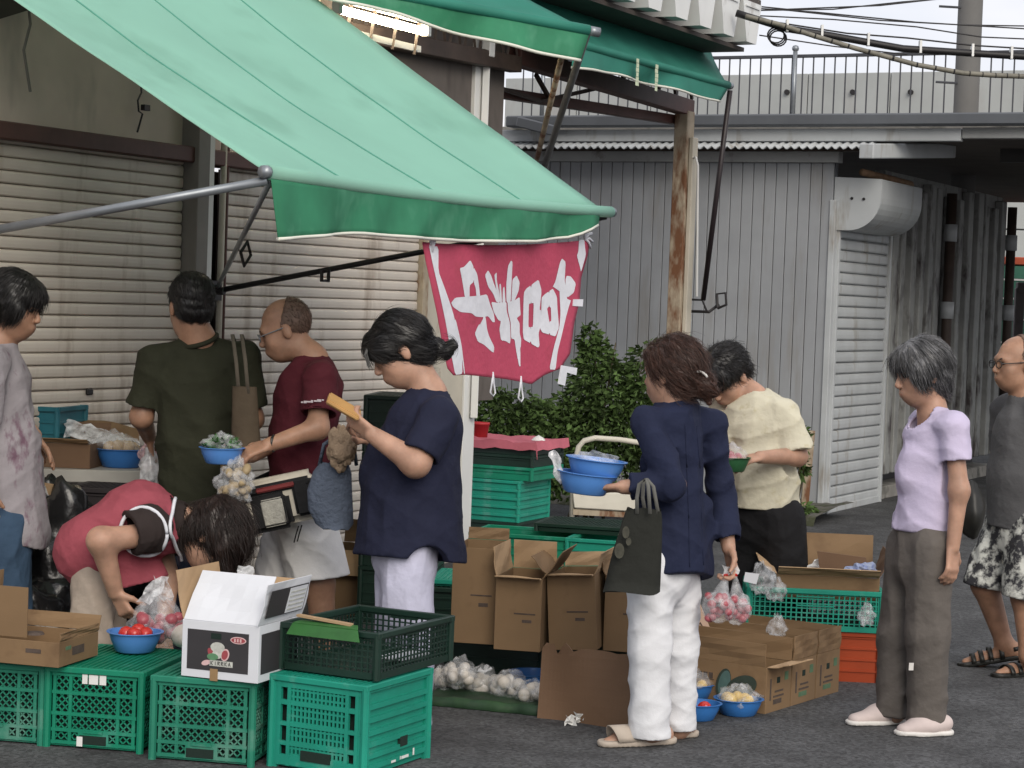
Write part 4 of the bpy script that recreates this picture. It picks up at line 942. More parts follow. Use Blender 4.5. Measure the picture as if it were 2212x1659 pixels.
# loose cardboard sheet
pa, pb_ = gnd(1160, 1551), gnd(1368, 1577); hS = at(1165, 1392, pa.y).z
P = []; dirn = (pb_-pa); nx = 24; top = [.92, 1.0, .99, 1.0, .8, .97, 1.03, .99, .93, .95, .985, .985, .99, .985, .98, .98, .975, .97, .96, .95, .96, .965, .97, .97, .97]
rows = []
for i in range(9):
    rows.append([pa+dirn*(j/nx)+UP*(hS*(i/8)*(top[j] if i == 8 else 1)) + Vector((.0, .0, 0))+Vector((.2, 1, 0)).normalized()*(.05*(i/8)+.006*math.sin(j*.5)*(i/8)+.012*math.sin(j*.23+i*.3)) for j in range(nx+1)])
o = MB().sheet(rows, .005).build('cardboard_sheet', M_card2); tag(o, 'bare brown cardboard sheet standing on edge before the cartons', 'cardboard')
for k, (xx, yy) in enumerate(((1232, 1566), (1252, 1560))):
    q = gnd(xx, yy); o = MB().sheet(crumpled([[q+Vector((-.02+.013*j, -.02, .004+.012*i)) for j in range(4)] for i in range(4)], 5+k, .007)).build('paper_scrap', M_white); tag(o, ('flat white paper scrap', 'pointed white paper scrap')[k]+' on the asphalt before the cardboard sheet', 'litter')
# garlic in bags on a green tray
ta_, tb_ = gnd(905, 1520), gnd(1168, 1546)
dr = (tb_-ta_).normalized(); dp = Vector((-dr.y, dr.x, 0)); Lr = (tb_-ta_).length
tray = thing('garlic_tray', 'long dark green tray of bagged garlic on the asphalt', 'tray', ta_)
rows = []
for i, (o_, h_) in enumerate(((-.02, .0), (.0, .032), (.012, .036), (.03, .022), (.34, .022), (.36, .05))):
    rows.append([ta_+dr*(Lr*j/24)+dp*(o_+.006*wob(j, i))+UP*(h_*(1+.12*wob(j*.9, i*2))+.003) for j in range(25)])
MB().sheet(rows, .004).build('tray_body', M_tray, tray, True)
for k, (x, y, rx, rz_) in enumerate(((958, 1468, .055, .05), (992, 1440, .065, .055), (1040, 1472, .07, .058), (1100, 1482, .075, .06), (1148, 1494, .06, .045))):
    c = gnd(x, y, .06) if k != 1 else gnd(x, y+22, .09)
    if k == 1: c += UP*.02
    lab = ['leftmost garlic bag on the tray, against the green crates', 'topmost garlic bag, lying on two others', 'middle garlic bag on the tray with a blueish sheen', 'garlic bag below the brown cartons with visible bulbs', 'rightmost garlic bag next to the cardboard sheet'][k]
    gb_ = thing('garlic_bag', lab, 'bag', c, 'bags of garlic')
    rr = random.Random(k)
    balls(gb_, [(rr.uniform(-1, 1)*rx*.75, rr.uniform(-.8, .8)*rx*.7, rr.uniform(-.5, .5)*rz_) for _ in range(11)], .026, M_garl, 'garlic_bulb', .85)
    blob((0, 0, 0), (rx*1.15, rx, rz_*1.1), 20+k, .22, .3).build('film', M_film, gb_, True, world=False)
c = gnd(1046, 1452, .12); q = MB()
for a in range(5): q.tube([c, c+Vector((.03*math.cos(a*1.3), .0, .018+.012*math.sin(a*2.0)))], [.004, .008], 5)
o = q.build('bag_knot', M_filmw); tag(o, 'small twisted knot of plastic above the middle garlic bag', 'plastic knot')
bowl('plastic_bowl', 'blue bowl half hidden behind the garlic and the cardboard sheet', gnd(1140, 1500, 0)+Vector((.03, .12, 0)), .11, .075, M_blued)

# ---- three printed cartons on the right
cR = gnd(1652, 1543); cE = gnd(1811, 1494); da = (cE-cR); L3 = da.length/3; da.normalize(); dl_ = Vector((-da.y, da.x, 0))  # dl_: to the left
yaw3 = math.atan2(-dl_.y, -dl_.x)     # local x runs to the right (towards the corner edge)
GP = 'open printed produce cartons side by side'
for k in range(3):
    o0 = cR+da*(L3*k+.002*k)+dl_*.54
    lb = ['nearest open produce carton with a green vegetable print', 'middle open produce carton of the three on the asphalt', 'farthest open produce carton of the three, next to the orange crate'][k]
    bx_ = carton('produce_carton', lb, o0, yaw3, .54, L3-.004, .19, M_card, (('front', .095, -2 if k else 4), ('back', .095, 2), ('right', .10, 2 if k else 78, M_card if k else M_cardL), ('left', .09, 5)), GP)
    mark(bx_, 'right', .54, L3, L3*.42, L3*.54, .115, .14, M_hole, 'grip_hole')
    mark(bx_, 'right', .54, L3, L3*.35, L3*.68, .078, .086, M_print); mark(bx_, 'right', .54, L3, L3*.3, L3*.62, .03, .05, M_printg if k else M_print); mark(bx_, 'right', .54, L3, L3*.72, L3*.86, .12, .155, M_printg); mark(bx_, 'right', .54, L3, L3*.16, L3*.21, .05, .14, M_print); mark(bx_, 'right', .54, L3, L3*.3, L3*.7, .058, .066, M_print)
    if k == 0:
        for cx, cz, rx, rz_, rt, m_ in ((.345, .105, .032, .062, -.25, pm('print_dark_green', (.03, .045, .035), .8, .2, 20)), (.35, .105, .026, .054, -.25, pm('print_blue_green', (.07, .13, .12), .8, .2, 20)), (.43, .098, .075, .045, .45, MATS['print_dark_green']), (.43, .100, .064, .036, .45, pm('print_leaf_green', (.08, .17, .05), .8, .2, 20))):
            disc(bx_, cx, cz, rx, rz_, m_, .0016+.0008*(len(bx_.children) % 6), 'vegetable_print', 24, rt)
        for u0 in (.2, .225, .25, .275): mark(bx_, 'front', .54, L3, u0, u0+.018, .115, .14, M_print, 'print_letter')
        mark(bx_, 'front', .54, L3, .19, .30, .11, .113, M_print)
        mark(bx_, 'front', .54, L3, .50, .52, .07, .075, M_print)
# a torn card with pencilled numbers
pc = at(1500, 1330, 9.2); b = thing('price_card', 'pale torn cardboard price card with the number 97 scrawled on it', 'sign', at(1500, 1360, 9.15))
Zp = 9.12; PC = [at(1480, 1300, Zp), at(1507, 1290, Zp), at(1527, 1340, Zp), at(1541, 1372, Zp), at(1470, 1372, Zp), at(1465, 1310, Zp)]
MB().prism(PC, Vector((0, .004, 0))).build('card', pm('pale_card', (.47, .33, .25), .8, .1, 6), b)
def scrawl(pts): MB().tube([at(x, y, Zp-.003) for x, y in pts], .0028, 5).build('scrawl', M_print, b)
scrawl([(1497, 1312), (1490, 1308), (1488, 1317), (1496, 1319), (1498, 1311), (1495, 1330)]); scrawl([(1500, 1310), (1509, 1308), (1503, 1328)]); scrawl([(1508, 1350), (1513, 1345), (1517, 1352), (1511, 1360), (1507, 1354)])
# bowls with fruit on the ground
for k, (x, y, r_, m_, lb) in enumerate(((1508, 1545, .095, M_blued, 'blue bowl on the asphalt at the heel of the white trousers'), (1598, 1535, .098, M_blued, 'blue bowl of yellow fruit in film before the printed carton'), (1497, 1512, .09, M_blued, 'shallow blue bowl of yellow fruit behind the heel of the white trousers'))):
    bb_ = bowl('plastic_bowl', lb, gnd(x, y+16)+Vector((0, .07, .0 if k != 2 else .02)), r_, .068, m_, oval=.9)
    if k != 0:
        balls(bb_, [(-.035, -.01, .062), (.04, -.005, .06), (.0, .04, .066), (.03, .045, .06), (-.04, .04, .06)], .027, M_yel, 'yellow_fruit')
        blob((0, .0, .075), (.085, .075, .05), 40+k, .25, .35).build('film', M_film, bb_, True, world=False)
    else: balls(bb_, [(-.03, .01, .045), (.03, .0, .045)], .028, M_tom, 'tomato')
# orange and green crates with an open carton on top
pO = gnd(1900, 1478); yo = -R(4); xo = Vector((math.cos(yo), math.sin(yo), 0))
crate('harvest_crate', 'orange crate under the green one beside the grey trousers', pO-xo*.56+Vector((0, .02, 0)), yo, .56, .36, .225, M_cor, 'solid')
pg_ = pO-xo*.60; pg_.z = .227
gcr = crate('harvest_crate', 'shallow green mesh crate stacked on the orange crate', pg_, yo, .60, .38, .185, M_cg2, 'grid', closed=False)
MB().box(.02, .58, .02, .36, .02, .03).build('shade_sheet', M_hole, gcr, world=False)  # dark sheet imitating the shade inside the open crate
obx = carton('brown_carton', 'open brown carton of papers lying in the shallow green crate', pg_+xo*.13+Vector((0, .05, .13)), yo, .46, .3, .11, M_card, (('front', .08, 60, M_cardL), ('left', .10, 55, M_cardL), ('back', .16, 12, M_card), ('right', .12, 20, M_card2)))
MB().obox((.30, .06, .15), Vector((.11, 0, -.01)), Vector((0, .004, .0)), Vector((-.01, 0, .055))).build('inner_flap', M_card2, obx, world=False)
o = blob((0, 0, 0), (.10, .08, .05), 61, .3).build('paper_wad', M_white, None); o.location = pg_+xo*.40+Vector((0, .2, .26)); tag(o, 'crumpled white paper in the open carton on the crates', 'paper')
o = blob((0, 0, 0), (.07, .06, .05), 62, .3).build('paper_wad', pm('blue_print_paper', (.45, .5, .58), .6, .3, 40, col2=(.2, .26, .5)), None); o.location = pg_+xo*.52+Vector((0, .12, .25)); tag(o, 'crumpled blue and white wrapper beside the white paper', 'paper')
def plastic(name, label, x, y, Z, rad, seed, pinch=.6, mat=None):
    o = blob((0, 0, 0), rad, seed, .35, pinch).build(name, mat or M_film, None, True); o.location = at(x, y, Z); tag(o, label, 'plastic bag'); return o
plastic('plastic_bag', 'clear plastic bag standing on the left end of the green crate', 1645, 1248, 9.45, (.06, .04, .07), 71, .7)
plastic('plastic_bag', 'second clear plastic bag puffed up next to the brown carton', 1675, 1272, 9.42, (.045, .04, .05), 72, .5)
plastic('plastic_bag', 'knotted clear plastic bag hanging on the edge of the middle carton', 1677, 1353, 9.05, (.04, .035, .045), 73, .5)
plastic('plastic_bag', 'clear plastic bag clinging to the right end of the green crate', 1872, 1325, 9.42, (.035, .02, .05), 74, .6)
o = MB().prism([at(1610, 1236, 9.4), at(1640, 1240, 9.4), at(1634, 1262, 9.4), at(1606, 1256, 9.4)], Vector((0, .003, .0))).build('price_tag', M_wbox); tag(o, 'small white tag on the left end of the green crate', 'tag')

# ---- back: stacked crates, cart, lids
pS = at(1022, 1150, 14.4); yS = -R(24)
stk = [('dark green crate at the foot of the tall stack', M_cdk, .10, 'solid'), ('lowest bright crate of the stack', M_cg2, .055, 'solid'), ('second bright crate of the stack', M_cg2, .055, 'solid'), ('third bright crate of the stack', M_cg2, .055, 'solid'), ('fourth bright crate of the stack', M_cg2, .055, 'solid'), ('fifth bright crate of the stack', M_cg2, .055, 'solid'), ('wide green crate above the bright ones in the stack', M_cg, .09, 'solid'), ('dark green crate second from the top of the stack', M_cdk, .08, 'solid'), ('dark green crate right under the pink sheet', M_cdk, .08, 'solid')]
zz = .06
for k, (lb, mt, hh, st) in enumerate(stk):
    crate('folded_crate', lb+' beside the white column', Vector((pS.x-.12, pS.y+.04*(k > 5), zz)), yS, .46 if k < 6 else .55, .52, hh, mt, st, 'stack of folded crates', closed=False); zz += hh+.001
rows = []
ca, sa = math.cos(yS), math.sin(yS)
for i in range(8):
    rows.append([Vector((pS.x-.14, pS.y+.02, zz+.012)) + Vector((ca, sa, 0))*(.60*j/14) + Vector((-sa, ca, 0))*(.56*max(0, i-1)/6-.012) + UP*(.012*wob(j*.9, i*1.3) - (.055 if i == 0 else 0)) for j in range(15)])
for r_ in range(8): rows[r_].append(rows[r_][-1]+Vector((ca, sa, 0))*.01-UP*.06)
o = MB().sheet(rows, .006).build('pink_sheet', pm('pink_sheet', (.50, .13, .17), .7, .15, 6, bump=.2, bscale=30)); tag(o, 'crumpled pink sheet lying over the stack of green crates', 'sheet')
p = Vector((pS.x+.02, pS.y+.2, zz+.01)); o = MB().lathe([(0, 0), (.05, 0), (.062, .085), (.066, .085), (.066, .1), (.058, .1), (.05, .02), (0, .02)], n=20).build('flower_pot', pm('red_pot', (.45, .035, .04), .5, .15, 9), None, True); o.location = p; tag(o, 'small red plant pot on the pink sheet', 'pot')
o = MB().lathe([(.05, 0), (.03, .02), (.0, .035)], n=12).build('white_cone', M_white, None); o.location = Vector((pS.x+.42, pS.y-.02, zz+.015)); tag(o, 'small white cone cap on the right end of the pink sheet', 'cap')
# low crates with net lid in front of the cart
pL_ = at(1030, 1240, 12.6); zb0 = 0
for k, (dx, dy, w_, hh, mt, lb) in enumerate(((-.05, 0, .62, .27, M_cg, 'green crate behind the first two brown cartons'), (.52, -.15, .62, .27, M_cg2, 'green crate behind the leaning brown carton'), (.34, .12, .55, .05, M_cdk, 'dark net lid lying over the low green crates'))):
    crate('harvest_crate' if k < 2 else 'net_lid', lb, Vector((pL_.x+dx, pL_.y+dy, 0 if k < 2 else .275)), -R(14), w_, .45, hh, mt, 'solid' if k < 2 else 'grid', closed=(k == 2))
o = MB(); o.obox((pL_.x+.12, pL_.y+1.1, .05), Vector((.5, -.12, 0)), Vector((.03, .1, 0)), UP*.02); o = o.build('grey_plank', pm('old_plank', (.24, .21, .18), .8, .3, 6, stretch=(1, 8, 1)), None, bevel=.004); tag(o, 'weathered grey plank under the crate stack', 'plank')
# cart
M_cart = pm('cart_cream', (.58, .55, .47), .55, .1, 4, stain=((.18, .09, .05), .66, 7, (1, 1, .6)))
Zk = 15.2; cart = thing('hand_cart', 'cream painted hand cart with a rounded rusty push handle', 'cart', at(1300, 1130, Zk).xy.to_3d())
hp_ = [at(1234, 1140, Zk), at(1240, 1010, Zk), at(1250, 965, Zk), at(1262, 952, Zk), at(1285, 946, Zk), at(1340, 950, Zk+.1), at(1420, 962, Zk+.3), at(1432, 985, Zk+.3), at(1432, 1130, Zk+.3)]
MB().tube(hp_, .02, 10).build('push_handle', M_cart, cart, True)
MB().prism([at(1236, 1062, Zk-.05), at(1240, 1098, Zk-.05), at(1440, 1110, Zk+.25), at(1440, 1068, Zk+.25)], Vector((.1, .5, 0))).build('deck', M_cart, cart, bevel=.008)
MB().prism([at(1238, 1099, Zk-.03), at(1238, 1112, Zk-.03), at(1440, 1122, Zk+.27), at(1440, 1111, Zk+.27)], Vector((.08, .5, 0))).build('lower_frame', M_rust, cart)
for (x, dz) in ((1242, 0), (1420, .3)):
    q = at(x, 1130, Zk+dz); w_ = MB().tube([(q.x, q.y+.1, .09), (q.x+.03, q.y+.1, .09)], .09, 16).build('wheel', M_dark, cart, True)
# bushes
M_bush = pm('bush_leaf', (.07, .115, .035), .65, .35, 3, island=.75, lucent=.25, spec=.2); M_stem = pm('stem', (.09, .07, .04), .8, .2, 9)
def leaves(mb, c, rad, n, size, seed, droop=.4):
    r_ = np.random.default_rng(seed)
    for _ in range(n):
        d = r_.normal(size=3); d /= np.linalg.norm(d); rr = r_.uniform(.25, 1)**.5
        p = Vector((c[0]+d[0]*rad[0]*rr, c[1]+d[1]*rad[1]*rr, c[2]+d[2]*rad[2]*rr))
        if p.z < .02: continue
        ax = Vector((d[0]+r_.normal()*.6, d[1]+r_.normal()*.6, d[2]*.4-droop+r_.normal()*.5)).normalized(); s = size*r_.uniform(.6, 1.3)
        sd = ax.cross(Vector(r_.normal(size=3))).normalized(); nn = ax.cross(sd)
        mb.add([p, p+ax*s*.5+sd*s*.24+nn*s*.06, p+ax*s-nn*s*.1, p+ax*s*.5-sd*s*.24+nn*s*.06], [(0, 1, 2), (0, 2, 3)])
def shrub(name, label, base, clumps, n, size, seed, stems):
    root = thing(name, label, 'bush', base, 'shrubs by the grey shed'); mb = MB(); r_ = random.Random(seed)
    for (c, rad, k) in clumps: leaves(mb, c, rad, int(n*k), size, seed+int(k*100)+len(mb.v))
    o = mb.build('foliage', M_bush, root); tag(o, kind='stuff')
    for tpt in stems:
        a = Vector(base)+Vector((r_.uniform(-.15, .15), r_.uniform(-.1, .1), 0)); t_ = Vector(tpt)
        MB().tube([a, lerp(a, t_, .5)+Vector((r_.uniform(-.08, .08), 0, .05)), t_], [.014, .009, .004], 6).build('stem', M_stem, root, True)
    return root
Zb = 15.9
def cl(x, y, rx, rz_, k, dz=0): return (tuple(at(x, y, Zb+dz)), (rx, rx*.8, rz_), k)
shrub('leafy_bush', 'dense dark green bush growing against the grey shed', at(1270, 1000, Zb).xy.to_3d(), [cl(1300, 850, .30, .32, .9), cl(1270, 930, .42, .32, 1.1), cl(1350, 900, .36, .36, 1), cl(1180, 930, .30, .25, .8), cl(1400, 820, .2, .3, .5), cl(1285, 780, .13, .2, .35), cl(1275, 735, .07, .12, .14), cl(1300, 1010, .6, .3, 1.1), cl(1420, 960, .3, .4, .8)], 1300, .062, 5, [at(1285, 760, Zb), at(1272, 705, Zb), at(1330, 740, Zb), at(1400, 770, Zb), at(1250, 860, Zb), at(1180, 880, Zb)])
shrub('low_hedge', 'low dark hedge behind the white column and the stacked crates', at(1090, 1000, Zb).xy.to_3d(), [cl(1060, 900, .25, .22, .8, -.2), cl(1120, 905, .28, .22, .8, -.2), cl(1090, 980, .4, .3, 1, -.2), cl(1180, 990, .3, .3, .8, -.2)], 1000, .06, 15, [at(1070, 870, Zb), at(1130, 880, Zb)])
shrub('small_weed', 'small leafy weed at the shed corner behind the pale yellow shirt', at(1730, 1060, 16.6).xy.to_3d(), [(tuple(at(1728, 950, 16.6)), (.07, .07, .12), .35), (tuple(at(1722, 1010, 16.6)), (.09, .08, .1), .35), (tuple(at(1715, 1100, 16.5)), (.18, .15, .04), .35)], 500, .06, 25, [at(1726, 940, 16.6), at(1735, 960, 16.6)])
tag_o = MB().bar(at(1752, 930, 17.0), at(1735, 1120, 17.0), .06, .06); o = tag_o.build('rusty_stake', M_rust, None); tag(o, 'short rusty upright stake beside the narrow roller door', 'stake')

# ---- bench table behind with produce
hT = .80; pt0 = at(-60, 1010, 9.35); pt1 = at(338, 1022, 9.5)
tbl = thing('market_table', 'long grey bench table in front of the left shutter', 'table', Vector((pt0.x, pt0.y, 0)))
zt0 = (pt0.z+pt1.z)/2; dt = (pt1-pt0); dt.z = 0; nd = Vector((-dt.y, dt.x, 0)).normalized()
MB().obox(Vector((pt0.x, pt0.y, zt0-.025))+dt*.5+nd*.3, dt*.5, nd*.3, UP*.028).build('table_top', pm('table_grey', (.36, .35, .32), .6, .12, 5), tbl, bevel=.004)
for u, v in ((.03, .05), (.97, .05), (.03, .55), (.97, .55)): q = Vector((pt0.x, pt0.y, 0))+dt*u+nd*v; MB().bar(q, q+UP*(zt0-.055), .04).build('leg', M_galv, tbl)
tt = zt0+.004
q = at(70, 1000, 9.55); carton('brown_carton', 'low brown carton on the bench table behind the grey blouse', Vector((q.x, 9.52, tt)), -R(6), .27, .3, .11, M_card2, (('front', .04, 60, M_card), ('back', .08, 20)))
q = at(252, 1000, 9.55); bt = bowl('plastic_bowl', 'blue tub of onions on the bench table', Vector((q.x, 9.65, tt)), .115, .085, M_blued, oval=.8)
balls(bt, [(-.05, 0, .085), (-.01, -.02, .095), (.03, .0, .09), (.0, .05, .09), (.05, .03, .085)], .032, M_pot, 'onion')
blob((-.03, 0, .10), (.11, .08, .06), 31, .3, .4).build('film', M_film, bt, True, world=False)
Zq = 9.95
o = MB().sheet([[at(lerp(148, 300, j/8), lerp(900, 925, j/8)+lerp(0, lerp(20, 30, j/8), i/3)+3*math.sin(j), Zq-.1*i/3) for j in range(9)] for i in range(4)], .004).build('cardboard_flap', M_card, None); tag(o, 'slanting brown cardboard flap on the bench table', 'cardboard')
o = MB().sheet(crumpled([[at(lerp(140, 300, j/12), lerp(902, 950, j/12)+i*lerp(8, 6, j/12), Zq-.18-.02*i) for j in range(13)] for i in range(6)], 7, .008)).build('film_sheet', M_filmw, None, True); tag(o, 'milky plastic film draped over the bench table', 'plastic film')
q = at(318, 1000, 9.5); o = blob((0, 0, .07), (.05, .05, .085), 33, .3, .5).build('plastic_bag', film_mat('pinkish_film', (.72, .5, .52), .7), None); o.location = (q.x, 9.6, tt); tag(o, 'pinkish plastic bag at the right end of the bench table', 'plastic bag')
q = at(50, 945, 9.75); crate('teal_crate', 'blue green ribbed crate on the bench table', Vector((q.x-.05, 9.72, tt+.09)), -R(14), .23, .3, .17, pm('crate_teal', (.01, .10, .14), .4, .2, 5, col2=(.02, .16, .2)), 'solid', closed=False)
# dark rubbish under the table
M_blackp = pm('black_plastic', (.012, .012, .013), .25, .3, 6, bump=.4, bscale=25, spec=.6)
o = blob((0, 0, .38), (.30, .22, .42), 51, .28, .3, 40, 26).build('black_plastic_sack', M_blackp, None, True); o.location = at(115, 1300, 9.0).xy.to_3d(); tag(o, 'big crumpled black plastic sack behind the pink apron', 'sack')
o = blob((0, 0, .2), (.3, .2, .22), 52, .3, .1, 36, 22).build('black_plastic_sack', M_blackp, None, True); o.location = at(60, 1400, 8.75).xy.to_3d(); tag(o, 'low crumpled black plastic sack behind the tray carton', 'sack')
MBq = MB().prism([at(80, 1040, 8.95), at(128, 1048, 8.95), at(133, 1110, 8.95), at(105, 1105, 8.95), at(118, 1075, 8.95), at(92, 1062, 8.95)], Vector((0, .004, 0))); o = MBq.build('cardboard_scrap', M_cardL); tag(o, 'torn pale cardboard scrap beside the grey blouse', 'cardboard')
crate('harvest_crate', 'dark crate standing behind the pink apron', at(135, 1300, 9.15).xy.to_3d(), -R(8), .55, .3, .78, pm('dark_box', (.02, .016, .018), .6, .2, 4), 'solid')
q = at(790, 845, 10.7)
for k in range(4): crate('harvest_crate', ('lowest', 'second', 'third', 'topmost')[k]+' dark green crate of the stack behind the wallet', Vector((q.x, 10.7, k*.288)), -R(6), .36, .45, .286, M_cdk, 'solid', 'dark stack behind the shoppers')
# ------------------------------------------------------------------ people: smooth surfaces grown round a posed skeleton
def V3(p): return np.array((p[0], p[1], p[2]), np.float32)
def nrmz(v): v = np.array(v, np.float32); return v/max(1e-9, np.linalg.norm(v))
def cone(a, b, ra, rb, d=None, q=1.0): return ('c', V3(a), V3(b), ra, rb, None if d is None or q == 1 else nrmz(d), q)
def fcone(a, b, ra, rb): return ('f', V3(a), V3(b), ra, rb)
def elli(c, axes, rad): return ('e', V3(c), np.array(axes, np.float32), np.array(rad, np.float32))
def psdf(pr, P):
    if pr[0] == 'f':
        _, a, b, ra, rb = pr; n_ = (b-a)/np.linalg.norm(b-a); e = b+n_*(rb+.02)
        return np.maximum(psdf(('c', a, e, ra, rb, None, 1.0), P), (P-b)@n_)
    if pr[0] == 'c':
        _, a, b, ra, rb, d, q = pr
        x = P-a; ba = b-a
        if d is not None:
            x = x+(x@d)[..., None]*d*(1/q-1); ba = ba+(ba@d)*d*(1/q-1)
        t = np.clip((x@ba)/max(1e-9, ba@ba), 0, 1)
        y = x-t[..., None]*ba
        r = np.sqrt((y*y).sum(-1))-(ra+(rb-ra)*t)
        return r*(q if d is not None else 1)
    _, c, A, rad = pr
    x = (P-c)@A.T; k0 = np.sqrt(((x/rad)**2).sum(-1)); k1 = np.sqrt(((x/rad**2)**2).sum(-1))
    return k0*(k0-1)/np.maximum(k1, 1e-6)
def pbound(pr):
    if pr[0] in 'cf':
        a, b, r = pr[1], pr[2], max(pr[3], pr[4]); return np.minimum(a, b)-r, np.maximum(a, b)+r
    r = pr[3].max(); return pr[1]-r, pr[1]+r
def smin(a, b, k):
    h = np.maximum(k-np.abs(a-b), 0)/k; return np.minimum(a, b)-h*h*k*.25
def surf_nets(F, lo, h):
    ins = F < 0; nx, ny, nz = F.shape
    cnt = np.zeros((nx-1, ny-1, nz-1), np.uint8)
    for i in (0, 1):
        for j in (0, 1):
            for k in (0, 1): cnt += ins[i:nx-1+i, j:ny-1+j, k:nz-1+k]
    cell = np.argwhere((cnt > 0) & (cnt < 8)); idx = -np.ones((nx-1, ny-1, nz-1), np.int32); idx[tuple(cell.T)] = np.arange(len(cell))
    acc = np.zeros((len(cell), 3)); n = np.zeros(len(cell))
    C = [(i, j, k) for i in (0, 1) for j in (0, 1) for k in (0, 1)]
    val = {c: F[cell[:, 0]+c[0], cell[:, 1]+c[1], cell[:, 2]+c[2]] for c in C}
    for a in C:
        for ax in range(3):
            if a[ax]: continue
            b = list(a); b[ax] = 1; b = tuple(b); fa, fb = val[a], val[b]; m = (fa < 0) != (fb < 0)
            t = np.where(m, fa/np.where(m, fa-fb, 1), 0); pt = np.array(a, float)[None]+np.zeros((len(cell), 3)); pt[:, ax] += t
            acc[m] += pt[m]; n[m] += 1
    verts = lo+(cell+acc/n[:, None])*h
    faces = []
    for ax in range(3):
        s0 = [slice(None)]*3; s1 = [slice(None)]*3; s0[ax] = slice(0, -1); s1[ax] = slice(1, None)
        A, B = ins[tuple(s0)], ins[tuple(s1)]; e = np.argwhere(A != B); o1, o2 = (ax+1) % 3, (ax+2) % 3
        e = e[(e[:, o1] > 0) & (e[:, o2] > 0) & (e[:, o1] < F.shape[o1]-1) & (e[:, o2] < F.shape[o2]-1)]
        flip = A[tuple(e.T)]
        def gi(d1, d2):
            q = e.copy(); q[:, o1] += d1; q[:, o2] += d2; return idx[tuple(q.T)]
        f = np.stack([gi(-1, -1), gi(0, -1), gi(0, 0), gi(-1, 0)], 1); f[~flip] = f[~flip][:, ::-1]; faces.append(f)
    return verts, np.concatenate(faces)
def sdf_mesh(prims, h, k=.03, cuts=(), digs=(), folds=None, ks=None, sm=0):
    lo = np.min([pbound(p)[0] for p in prims], 0)-3*h-.01; hi = np.max([pbound(p)[1] for p in prims], 0)+3*h+.01
    B = 12; nb = np.ceil((hi-lo)/(h*B)).astype(int); dim = nb*B+1
    bi = np.argwhere(np.ones(nb, bool)); cen = (lo+(bi+.5)*B*h).astype(np.float32)
    def total(P, sel=None):
        d = None
        for pr in prims:
            q = psdf(pr, P); d = q if d is None else smin(d, q, k)
        return d
    dc = total(cen); half = B*h*.87; keep = np.abs(dc) < half*1.25+.03
    for (pt, n_) in cuts: pass
    F = np.where(dc < 0, -1., 1.).astype(np.float32)
    D = np.ones(dim, np.float32)
    for (i, j, l), v in zip(bi, F): D[i*B:(i+1)*B+1, j*B:(j+1)*B+1, l*B:(l+1)*B+1] = v
    kb = bi[keep]; kc = cen[keep]
    g1 = np.arange(B+1)*h; off = np.stack(np.meshgrid(g1, g1, g1, indexing='ij'), -1).reshape(-1, 3).astype(np.float32)
    P = (lo+kb*B*h).astype(np.float32)[:, None, :]+off[None]
    d = np.full(P.shape[:2], 1.0, np.float32)
    for pr in prims:
        near = psdf(pr, kc) < half+k+.02
        if near.any(): d[near] = smin(d[near], psdf(pr, P[near]), k)
    if folds is not None: d = d+folds(P)
    for dg in digs:
        near = psdf(dg, kc) < half+.03
        if near.any(): d[near] = np.maximum(d[near], -psdf(dg, P[near]))
    for (pt, n_) in cuts: d = np.maximum(d, (P-V3(pt))@nrmz(n_))
    for (i, j, l), v in zip(kb, d): D[i*B:(i+1)*B+1, j*B:(j+1)*B+1, l*B:(l+1)*B+1] = v.reshape(B+1, B+1, B+1)
    if cuts:      # far-inside blocks beyond a cut
        gx = [lo[a]+np.arange(dim[a])*h for a in range(3)]
        for (pt, n_) in cuts:
            n_ = nrmz(n_); pl = (gx[0][:, None, None]-pt[0])*n_[0]+(gx[1][None, :, None]-pt[1])*n_[1]+(gx[2][None, None, :]-pt[2])*n_[2]
            D = np.maximum(D, pl.astype(np.float32))
    return surf_nets(D, lo, h)
def np_obj(name, v, f, mat, parent, smooth=True):
    off = np.zeros(3); p = parent
    while p is not None: off += np.array(p.location); p = p.parent
    v = v-off; me = bpy.data.meshes.new(name)
    me.vertices.add(len(v)); me.vertices.foreach_set('co', v.astype(np.float32).ravel())
    me.loops.add(len(f)*4); me.loops.foreach_set('vertex_index', f.astype(np.int32).ravel())
    me.polygons.add(len(f)); me.polygons.foreach_set('loop_start', np.arange(0, len(f)*4, 4, dtype=np.int32)); me.polygons.foreach_set('loop_total', np.full(len(f), 4, np.int32))
    me.update(calc_edges=True); me.materials.append(mat)
    if smooth: me.polygons.foreach_set('use_smooth', np.ones(len(f), bool))
    o = bpy.data.objects.new(name, me); COL.objects.link(o); o.parent = parent; return o
